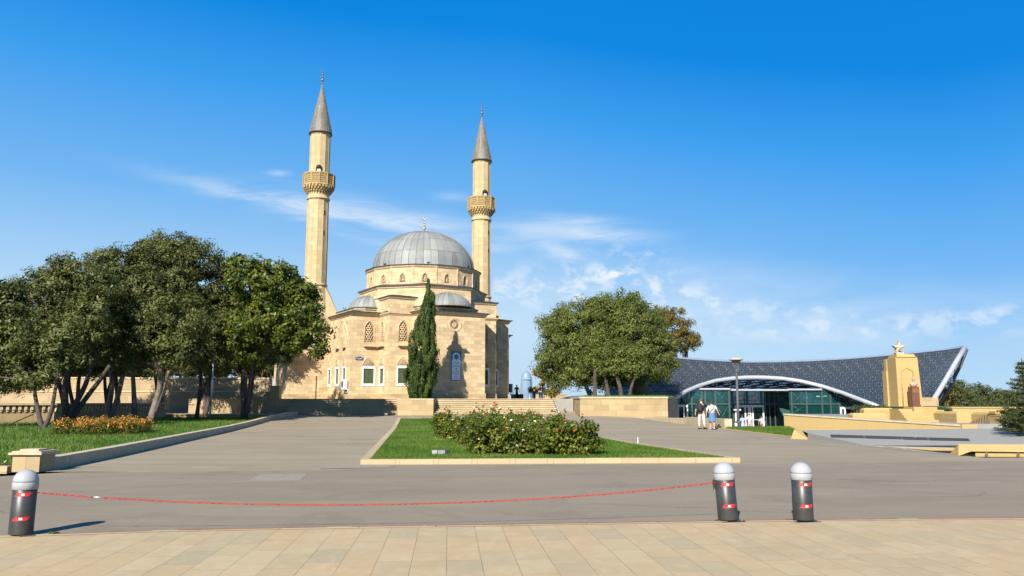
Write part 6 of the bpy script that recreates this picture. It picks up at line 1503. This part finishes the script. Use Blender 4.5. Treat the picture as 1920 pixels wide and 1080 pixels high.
# ------------------------------------------------------------------ underpass: sloping slab, opening, near parapet
m = MB()
_a, _b, _c = Vector((13.3, 30.4, 0)), Vector((34, 27.0, .1)), Vector((19, 36.6, .40)); _n = (_b - _a).cross(_c - _a)
def slz(x, y): return _a.z - (_n.x * (x - _a.x) + _n.y * (y - _a.y)) / _n.z
S0 = [(x, y, slz(x, y)) for x, y in ((12.95, 35.6), (13.3, 30.4), (17.2, 29.76), (34, 27.0))]; S1 = [(x, y, slz(x, y)) for x, y in ((13.1, 36.9), (19, 36.6), (24, 36.4), (36, 36.0))]
m.add(S0 + S1, [(0, 1, 5, 4), (1, 2, 6, 5), (2, 3, 7, 6)]); 
m.add([S1[0], S1[1], S1[2], S1[3], (36, 38.4, 0), (24, 38.6, 0), (19, 38.4, 0), (13, 38.0, -.05)], [(0, 1, 6, 7), (1, 2, 5, 6), (2, 3, 4, 5)]); m.add([S0[0], (12.95, 35.6, -.1), (13.3, 30.4, -.1), S0[1]], [(0, 1, 2, 3)])
m.add([(13.3, 30.4, 0), (17.2, 29.6, .06), (34, 27, .1), (13.3, 30.4, -.10), (17.2, 29.77, -.06), (34, 27.02, -.02)], [(0, 3, 4, 1), (1, 4, 5, 2)])
t = empty('underpass_roof', (16, 33, -.1), 0, 'wide sloping grey granite roof slab of the underpass with a dark vent strip', 'roof slab')
m.build('slab', GRANITE, t)
m = MB(); v = [(12.28, 35.9, -.05), (12.86, 35.1, -.05), (12.62, 36.3, .39), (13.1, 37.6, -.05), (13.12, 36.9, .392)]; m.add(v, [(0, 1, 2), (0, 2, 4, 3), (1, 4, 2)]); m.build('end_stone', STONE_Y, t)
def slabpt(px, py, o=.012):        # point on the slab plane
    nrm = Vector((0, -.37, 1)).normalized(); P0 = Vector((19, 36.6, .40)); a_ = Vector((13.3, 30.4, 0)); b2 = Vector((34, 27.0, .1)); nrm = (b2 - a_).cross(P0 - a_).normalized(); d = ray(px, py); C0 = Vector((0, 0, CH)); k = (a_ - C0).dot(nrm) / d.dot(nrm); return C0 + d * k + nrm * o
m = MB()
vent = [(1556, 815.5), (1619, 817.2), (1620.4, 817.3), (1689, 819.3), (1690.4, 819.4), (1739, 821), (1740.4, 821), (1816, 822.8)]
for i in range(0, 8, 2):
    a, b = vent[i], vent[i + 1]; m.add([slabpt(a[0], a[1]), slabpt(b[0], b[1]), slabpt(b[0] + 3, b[1] + 4.6), slabpt(a[0] + 3, a[1] + 5)], [(3, 2, 1, 0)])
m.build('vent_strip', DARK, t)
m = MB()
for i in range(0, 8, 2):
    a, b = vent[i], vent[i + 1]; k = int((b[0] - a[0]) / 4)
    for q in range(k): u = (q + .5) / k; x = a[0] + (b[0] - a[0]) * u; y = a[1] + (b[1] - a[1]) * u; m.tube([slabpt(x, y, .02), slabpt(x + 3, y + 4.7, .02)], .012, 4)
o_ = m.build('vent_bars', BROWNM, t)
# sunken well
m = MB(); m.box(13.9, 34, 26.4, 30.1, -1.34, -1.3); m.box(13.85, 14.0, 25.6, 30.3, -1.35, -.02); prop(m.build('underpass', STONE_D), kind='structure')
m = MB(); m.add([(13.35, 30.3, -.16), (34, 27.3, -.1), (34, 27.6, -.95), (13.35, 30.6, -.55)], [(0, 1, 2, 3)]); m.add([(13.3, 30.9, -.5), (34, 28.2, -.5), (34, 28.2, -1.35), (13.3, 30.9, -1.35)], [(0, 1, 2, 3)]); prop(m.build('underpass_opening_shade', DARK), kind='structure')  # near-black sheets painted as the shade of the opening under the slab
# light stone strip along the asphalt edge
m = MB(); seq = [(12.95, 35.6), (13.2, 31.5), (13.2, 30.2), (13.5, 27.2), (13.75, 25.4)]
for (a, b) in zip(seq, seq[1:]): m.add([(a[0] - .18, a[1], .008), (a[0] + .14, a[1], .008), (b[0] + .14, b[1], .008), (b[0] - .18, b[1], .008)], [(0, 3, 2, 1)])
prop(m.build('pavement', GRANITE), kind='structure')
t = empty('underpass_parapet', (14, 24.5, 0), 0, 'triangular-ended yellow stone parapet with short posts at the right edge', 'parapet')
d = Vector((14.4, -2.35)).normalized(); n_ = Vector((-d.y, d.x)); A0 = Vector((13.55, 24.75))
def pp(s, o, z): q = A0 + d * s + n_ * o; return (q.x, q.y, z)
m = MB(); Ln = 14
m.add([pp(0, 0, 0), pp(.15, .35, .34), pp(0, .75, 0), pp(Ln, -.02, .12), pp(Ln, .35, .36), pp(Ln, .75, 0), pp(.35, -.02, .14)], [(0, 6, 1), (6, 3, 4, 1), (1, 4, 5, 2), (0, 1, 2), (3, 5, 4)]); m.build('coping', STONE_Y, t)
m = MB(); m.add([pp(.5, .06, -.02), pp(Ln, .06, -.02), pp(Ln, .06, .14), pp(.5, .06, .14)], [(0, 1, 2, 3)]); m.build('wall', STONE_Y, t)
m = MB()
for i in range(15): s_ = .75 + i * .88; m.add([pp(s_, -.03, -.01), pp(s_ + .07, -.03, -.01), pp(s_ + .07, -.03, .12), pp(s_, -.03, .12)], [(0, 1, 2, 3)])
m.build('painted_gaps', BROWNM, t)  # flat brown strips on the wall face, painted as shaded gaps
m = MB(); m.box(26.3, 31, 37.9, 38.3, -.02, .40); prop(m.build('dark_slab', DARKM), 'thin dark slab lying on the grey plaza left of the bush', 'slab')

# ------------------------------------------------------------------ far tower
TG = plain('haze_blue_tower_glass', (.15, .215, .27), .3, .0, .12, .02, spec=.5); TG2 = plain('haze_blue_tower_side', (.14, .25, .34), .25, .2, .1, .02)  # light blue glass with the distance haze mixed into its colour
Y = 1500; a = at(974, 745, Y); b = at(1000.5, 745, Y); top = at(986, 695, Y).z; cxw = (a.x + b.x) / 2; hw = (b.x - a.x) / 2
t = empty('tower', (cxw, Y, -60), 0, 'distant pale blue glass tower with a rounded top on the horizon', 'tower')
def ell(z): 
    q = (z + 60) / (top + 60); return hw * (1 - .35 * max(0, q - .35) ** 1.6 / .5) * (1 if q < .88 else math.sqrt(max(0.0, 1 - ((q - .88) / .12) ** 2)) * .85 + .15)
m = MB(); prof = [(1, z) for z in np.linspace(-60, top, 30)]; v = []; f = []; n = 20
for j, z in enumerate(np.linspace(-60, top, 30)):
    r = max(ell(z), .5)
    for i in range(n): q = 2 * PI * i / n; v.append((cxw + r * math.cos(q), Y + r * .8 * math.sin(q), z))
f = [(j * n + i, j * n + (i + 1) % n, (j + 1) * n + (i + 1) % n, (j + 1) * n + i) for j in range(29) for i in range(n)]; f.append(tuple(29 * n + i for i in range(n)))
m.add(v, f, None, True); m.build('body', TG, t)
m = MB(); 
for k in range(7): x = cxw + (-.42 + k * .13) * hw; m.box(x, x + hw * .09, Y - hw * .78, Y - hw * .70, top - 17 + (k % 2), top - 13.5 - (k % 3) * .6)
m.build('lettering', LGREYM, t)
m = MB(); m.tube([(cxw + hw * .45, Y - hw * .62, -60), (cxw + hw * .42, Y - hw * .6, top - 20)], 1.0, 5); m.build('fin', TG2, t)
t = empty('tower', (at(1008, 745, Y).x, Y + 60, -60), 0, 'lower pale blue tower half hidden behind the walking group', 'tower'); x0 = at(1001, 745, Y).x; x1 = at(1018, 745, Y).x
m = MB(); m.prism([(x0, Y + 40), (x1, Y + 40), (x1, Y + 60), (x0, Y + 60)], -60, lambda x, y: 26 if x < (x0 + x1) / 2 else 16); m.build('body', TG, t)

# ------------------------------------------------------------------ people
SKINM = plain('skin', (.50, .27, .17), .55, 0, .05); HAIRD = plain('dark_hair', (.025, .016, .012), .6); HAIRB = plain('brown_hair', (.10, .05, .028), .6)
def cloth(name, c): return plain(name, c, .8, 0, .12, 9, bumpd=.004)
def person(x, y, z, h, face, label, top, bottom, shoes, hair, kind='trousers', step=.0, arms=((.0, .05), (.0, .05)), sleeve=.5, build_=1.0, longhair=False, held=None, skinm=None, bag=None, hat=None, armpose=None):
    t = empty('person', (x, y, z), face, label, 'person'); s = h / 1.75; skm = skinm or SKINM
    def P(a, b, c): return Vector((a * s, b * s, c * s))      # person faces +Y in own frame
    hip = .095 * build_; sh = .19 * build_
    fl = P(-hip, step * .5, 0); fr = P(hip, -step * .5, 0)
    V_ = [P(0, 0, .95), P(0, .01, 1.12), P(0, 0, 1.34), P(0, -.005, 1.46), P(0, .01, 1.53), P(0, .03, 1.64), P(0, .02, 1.70)]
    E_ = [(0, 1), (1, 2), (2, 3), (3, 4), (4, 5), (5, 6)]; r = [(.155 * build_, .11), (.135 * build_, .10), (.165 * build_, .10), (.075, .07), (.052, .055), (.078, .095), (.055, .065)]
    J = {}
    for k, sg in enumerate((-1, 1)):
        ft = fl if sg < 0 else fr; yy = ft.y / s; kn = P(sg * hip * 1.02, yy * .45 + .04, .50); up = .10 if (step and sg > 0) else 0
        b = len(V_); V_ += [P(sg * hip, 0, .90), kn, P(sg * hip, yy, .10 + up * .8), P(sg * hip, yy + .10, .035 + up * .1), P(sg * hip, yy + .16, .03)]
        E_ += [(0, b), (b, b + 1), (b + 1, b + 2), (b + 2, b + 3), (b + 3, b + 4)]; r += [.095 * build_, .062 * build_, .042, .038, .028]; J['leg%d' % k] = (V_[b], V_[b + 1], V_[b + 2], V_[b + 4])
    for k, sg in enumerate((-1, 1)):
        S_ = P(sg * sh, 0, 1.41)
        if armpose and armpose[k]: El, Wr = [P(*q) for q in armpose[k]]
        else: sw, ou = arms[k]; El = P(sg * (sh + .06 + ou), -.02 + sw * .5, 1.13); Wr = P(sg * (sh + .05 + ou * 1.4), .06 + sw, .90)
        b = len(V_); hd = (Wr - El).normalized(); Hn = Wr + hd * .08 * s
        V_ += [S_, El, Wr, Hn]; E_ += [(2, b), (b, b + 1), (b + 1, b + 2), (b + 2, b + 3)]; r += [.055, .042, .028, (.036, .020)]; J['arm%d' % k] = (S_, El, Wr, Hn)
        side = Vector((1, 0, 0)).cross(hd).normalized()
        for q in range(4):
            o_ = side * ((q - 1.5) * .018 * s); a = len(V_); ln = (.036, .042, .040, .030)[q] * s; V_ += [Hn + o_ + hd * .01 * s, Hn + o_ + hd * (ln * .6 + .012 * s), Hn + o_ * 1.05 + hd * (ln + .02 * s) + Vector((-sg * .012 * s, 0, 0))]; E_ += [(b + 3, a), (a, a + 1), (a + 1, a + 2)]; r += [.010, .009, .008]
        a = len(V_); V_ += [Wr + hd * .03 * s + side * .028 * s, Wr + hd * .06 * s + side * .045 * s]; E_ += [(b + 2, a), (a, a + 1)]; r += [.012, .009]
    r = [((q[0] * s, q[1] * s) if isinstance(q, tuple) else q * s) for q in r]
    skin('body', V_, E_, r, skm, t, 1)
    # nose and ears keep the head readable
    m = MB(); hc = P(0, .03, 1.635)
    blobmesh(m, (hc.x, hc.y, hc.z), .078 * s, .095 * s, .115 * s); blobmesh(m, (hc.x, hc.y + .095 * s, hc.z - .01 * s), .012 * s, .02 * s, .02 * s, 8, 6)
    for sg in (-1, 1): blobmesh(m, (sg * .08 * s, hc.y, hc.z), .012 * s, .02 * s, .03 * s, 8, 6)
    o = m.build('head', skm, None, origin=(0, 0, 0)); o.parent = t
    m = MB()
    for sg in (-1, 1): blobmesh(m, (sg * .03 * s, hc.y + .088 * s, hc.z + .015 * s), .011 * s, .008 * s, .007 * s, 8, 6)
    blobmesh(m, (0, hc.y + .09 * s, hc.z - .05 * s), .022 * s, .006 * s, .006 * s, 8, 6); o2 = m.build('eyes_and_mouth', HAIRD, None, origin=(0, 0, 0)); o2.parent = o
    m = MB(); blobmesh(m, (0, hc.y - .018 * s, hc.z + .03 * s), .086 * s, .095 * s, .105 * s)
    if longhair == 'bun': blobmesh(m, (0, hc.y - .05 * s, hc.z + .115 * s), .05 * s, .05 * s, .045 * s); blobmesh(m, (0, hc.y - .06 * s, hc.z - .03 * s), .06 * s, .045 * s, .07 * s)
    elif longhair: blobmesh(m, (0, hc.y - .085 * s, hc.z - .12 * s), .045 * s, .035 * s, .20 * s)
    o = m.build('hair' if hat is None else 'headscarf', hair if hat is None else hat, None, origin=(0, 0, 0)); o.parent = t
    if hat is not None: o2 = MB(); blobmesh(o2, (0, hc.y - .03 * s, hc.z - .13 * s), .10 * s, .09 * s, .12 * s); q = o2.build('scarf_drape', hat, None, origin=(0, 0, 0)); q.parent = o
    # shirt
    V2 = [P(0, 0, .96), P(0, .01, 1.14), P(0, 0, 1.36), P(0, -.005, 1.44)]; E2 = [(0, 1), (1, 2), (2, 3)]; r2 = [(.175 * build_ * s, .13 * s), (.155 * build_ * s, .12 * s), (.185 * build_ * s, .118 * s), (.09 * s, .08 * s)]
    for k in (0, 1):
        S_, El, Wr, Hn = J['arm%d' % k]; e = S_.lerp(El, sleeve * 2) if sleeve <= .5 else El.lerp(Wr, sleeve * 2 - 1); b = len(V2)
        if sleeve <= .5: V2 += [S_, S_.lerp(El, sleeve), e]; 
        else: V2 += [S_, El, e]
        E2 += [(2, b), (b, b + 1), (b + 1, b + 2)]; r2 += [.070 * s, .062 * s, .056 * s]
    skin('shirt', V2, E2, r2, top, t, 1)
    if kind in ('trousers', 'shorts'):
        V3 = [P(0, 0, .99), P(0, 0, .90)]; E3 = [(0, 1)]; r3 = [(.165 * build_ * s, .125 * s), (.17 * build_ * s, .13 * s)]; cut = .16 if kind == 'trousers' else .52
        for k in (0, 1):
            Hp, Kn, An, To = J['leg%d' % k]; b = len(V3)
            if kind == 'trousers': V3 += [Hp, Kn, Kn.lerp(An, .92)]; r3 += [.112 * build_ * s, .082 * build_ * s, .066 * s]; E3 += [(1, b), (b, b + 1), (b + 1, b + 2)]
            else: V3 += [Hp, Hp.lerp(Kn, .85)]; r3 += [.115 * build_ * s, .095 * build_ * s]; E3 += [(1, b), (b, b + 1)]
        skin('trousers' if kind == 'trousers' else 'shorts', V3, E3, r3, bottom, t, 1)
    else:
        lo = .50 if kind == 'skirt' else .12; m = MB(); zs = np.linspace(1.02, lo, 7); v = []
        for j, zz in enumerate(zs):
            q = j / 6; rx2 = (.155 + .05 * q + (.04 * q if kind == 'dress' else 0)) * build_; ry2 = .125 + .055 * q
            for i in range(20): an = 2 * PI * i / 20; w_ = 1 + .04 * q * math.sin(an * 5); v.append((rx2 * w_ * math.cos(an) * s, ry2 * w_ * math.sin(an) * s, zz * s))
        m.add(v, [(j * 20 + (i + 1) % 20, j * 20 + i, (j + 1) * 20 + i, (j + 1) * 20 + (i + 1) % 20) for j in range(6) for i in range(20)], None, True); o = m.build(kind, bottom, None, origin=(0, 0, 0)); o.parent = t
    for k in (0, 1):
        Hp, Kn, An, To = J['leg%d' % k]; m = MB(); blobmesh(m, ((An.x + To.x) / 2, (An.y + To.y) / 2 + .0, .045 * s + (An.z - .10 * s) * .5), .052 * s, .14 * s, .05 * s, 10, 7); o = m.build('shoe', shoes, None, origin=(0, 0, 0)); o.parent = t
    return t, P, s
BLK = cloth('black_cloth', (.012, .012, .014)); WHT = cloth('white_cloth', (.48, .47, .48)); CREAM = cloth('cream_cloth', (.50, .44, .38)); DENIM = cloth('denim', (.07, .15, .30)); LBL = cloth('light_blue_cloth', (.26, .36, .58)); GRY = cloth('grey_cloth', (.27, .27, .31)); LGR = cloth('pale_grey_cloth', (.36, .37, .42)); DBR = cloth('dark_brown_cloth', (.10, .06, .05)); PNK = cloth('pale_pink_cloth', (.66, .50, .47)); GREY2 = cloth('dark_grey_cloth', (.10, .10, .12)); BLJ = cloth('blue_jeans', (.06, .13, .28))
p = ong(1316.5, 805.5, .0); t, P, s = person(p.x, p.y, gz(p.x, p.y), 1.80, 0.08, 'person in black T-shirt and pale trousers with a black backpack, walking away', BLK, CREAM, BLK, HAIRB, step=.30, build_=1.15, armpose=(None, ((.30, .10, 1.22), (.42, .18, 1.02))))
m = MB(); blobmesh(m, (-.16 * s, -.20 * s, 1.22 * s), .19 * s, .15 * s, .27 * s, 16, 10); blobmesh(m, (-.16 * s, -.31 * s, 1.12 * s), .13 * s, .07 * s, .13 * s); o = m.build('backpack', BLK, None, origin=(0, 0, 0)); o.parent = t
m = MB()
for sg in (-1, .6): m.tube([(sg * .15 * s, -.12 * s, 1.43 * s), (sg * .14 * s, .0, 1.50 * s), (sg * .15 * s, .12 * s, 1.36 * s), (sg * .15 * s, .08 * s, 1.05 * s)], .018, 6)
m.build('strap', BLK, None, origin=(0, 0, 0)).parent = o
m = MB(); blobmesh(m, (-.10 * s, -.10 * s, 1.47 * s), .035, .02, .03, 8, 6); m.build('tag', WHITEP, None, origin=(0, 0, 0)).parent = o
p = ong(1336, 806, .0); t, P, s = person(p.x, p.y, gz(p.x, p.y), 1.66, -.05, 'person in white top and short denim skirt with a dark strap across the back', WHT, DENIM, WHT, HAIRD, kind='skirt', step=.16, build_=1.12, longhair='bun', armpose=(None, ((.30, -.05, 1.20), (.40, -.02, .98))))
m = MB(); m.tube([(.16 * s, -.08 * s, 1.42 * s), (.02 * s, -.145 * s, 1.25 * s), (-.14 * s, -.13 * s, 1.08 * s)], .014, 6); m.build('strap', BLK, None, origin=(0, 0, 0)).parent = t
def far(px, pyhead, Y, z, h, face, lb, *a, **k): q = at(px, 760, Y); return person(q.x, Y, z, h, face, lb, *a, **k)
far(1391.5, 0, 76.5, SZ, 1.70, .1, 'person with a long dark ponytail in a pale blue dress before the station doors', LBL, LBL, WHT, HAIRD, kind='dress', longhair=True)
far(1404.5, 0, 76.5, SZ, 1.84, -.05, 'person in white T-shirt and grey trousers walking to the station doors', WHT, GRY, GREY2, HAIRB, step=.15, build_=1.22)
far(1427, 0, 76.5, SZ, 1.62, -.1, 'person in pale grey T-shirt and dark shorts carrying a white bag near the doors', LGR, DBR, GREY2, HAIRD, kind='shorts', step=.12)
q = at(1431.5, 801, 76.3); m = MB(); blobmesh(m, (q.x, 76.3, SZ + .55), .12, .08, .16); m.tube([(q.x, 76.3, SZ + .62), (q.x - .02, 76.35, SZ + .82)], .012, 5); prop(m.build('shopping_bag', WHITEP), 'white bag held by the person in the pale grey T-shirt', 'bag')
far(969, 0, 99, PT, 1.78, -.3, 'lone person in black walking by the mosque corner', BLK, BLK, BLK, HAIRD, step=.2, skinm=plain('dark_skin', (.05, .03, .02), .6), arms=((.2, .12), (-.05, .06)))
far(1002, 0, 99, PT, 1.66, PI - .2, 'person with a pale headscarf and pink jacket walking on the terrace', PNK, GREY2, BLK, HAIRD, step=.15, sleeve=.95, hat=cloth('pale_scarf', (.66, .52, .44)), bag=None)
far(1013, 0, 98.5, PT, 1.74, PI, 'person in dark jacket and blue jeans in the middle of the walking group', BLK, BLJ, BLK, HAIRD, step=.18, sleeve=.95, longhair=True)
far(1018.5, 0, 98.8, PT, 1.76, PI + .1, 'person in dark grey jacket with a pale bag, rightmost of the walking group', GREY2, GRY, BLK, HAIRB, step=.15, sleeve=.95)
q = at(1021, 735, 98.6); m = MB(); blobmesh(m, (q.x, 98.55, q.z), .14, .1, .2); m.tube([(q.x, 98.5, q.z + .1), (q.x - .15, 98.6, q.z + .55)], .015, 5); prop(m.build('shoulder_bag', WHITEP), 'pale shoulder bag of the rightmost walker on the terrace', 'bag')
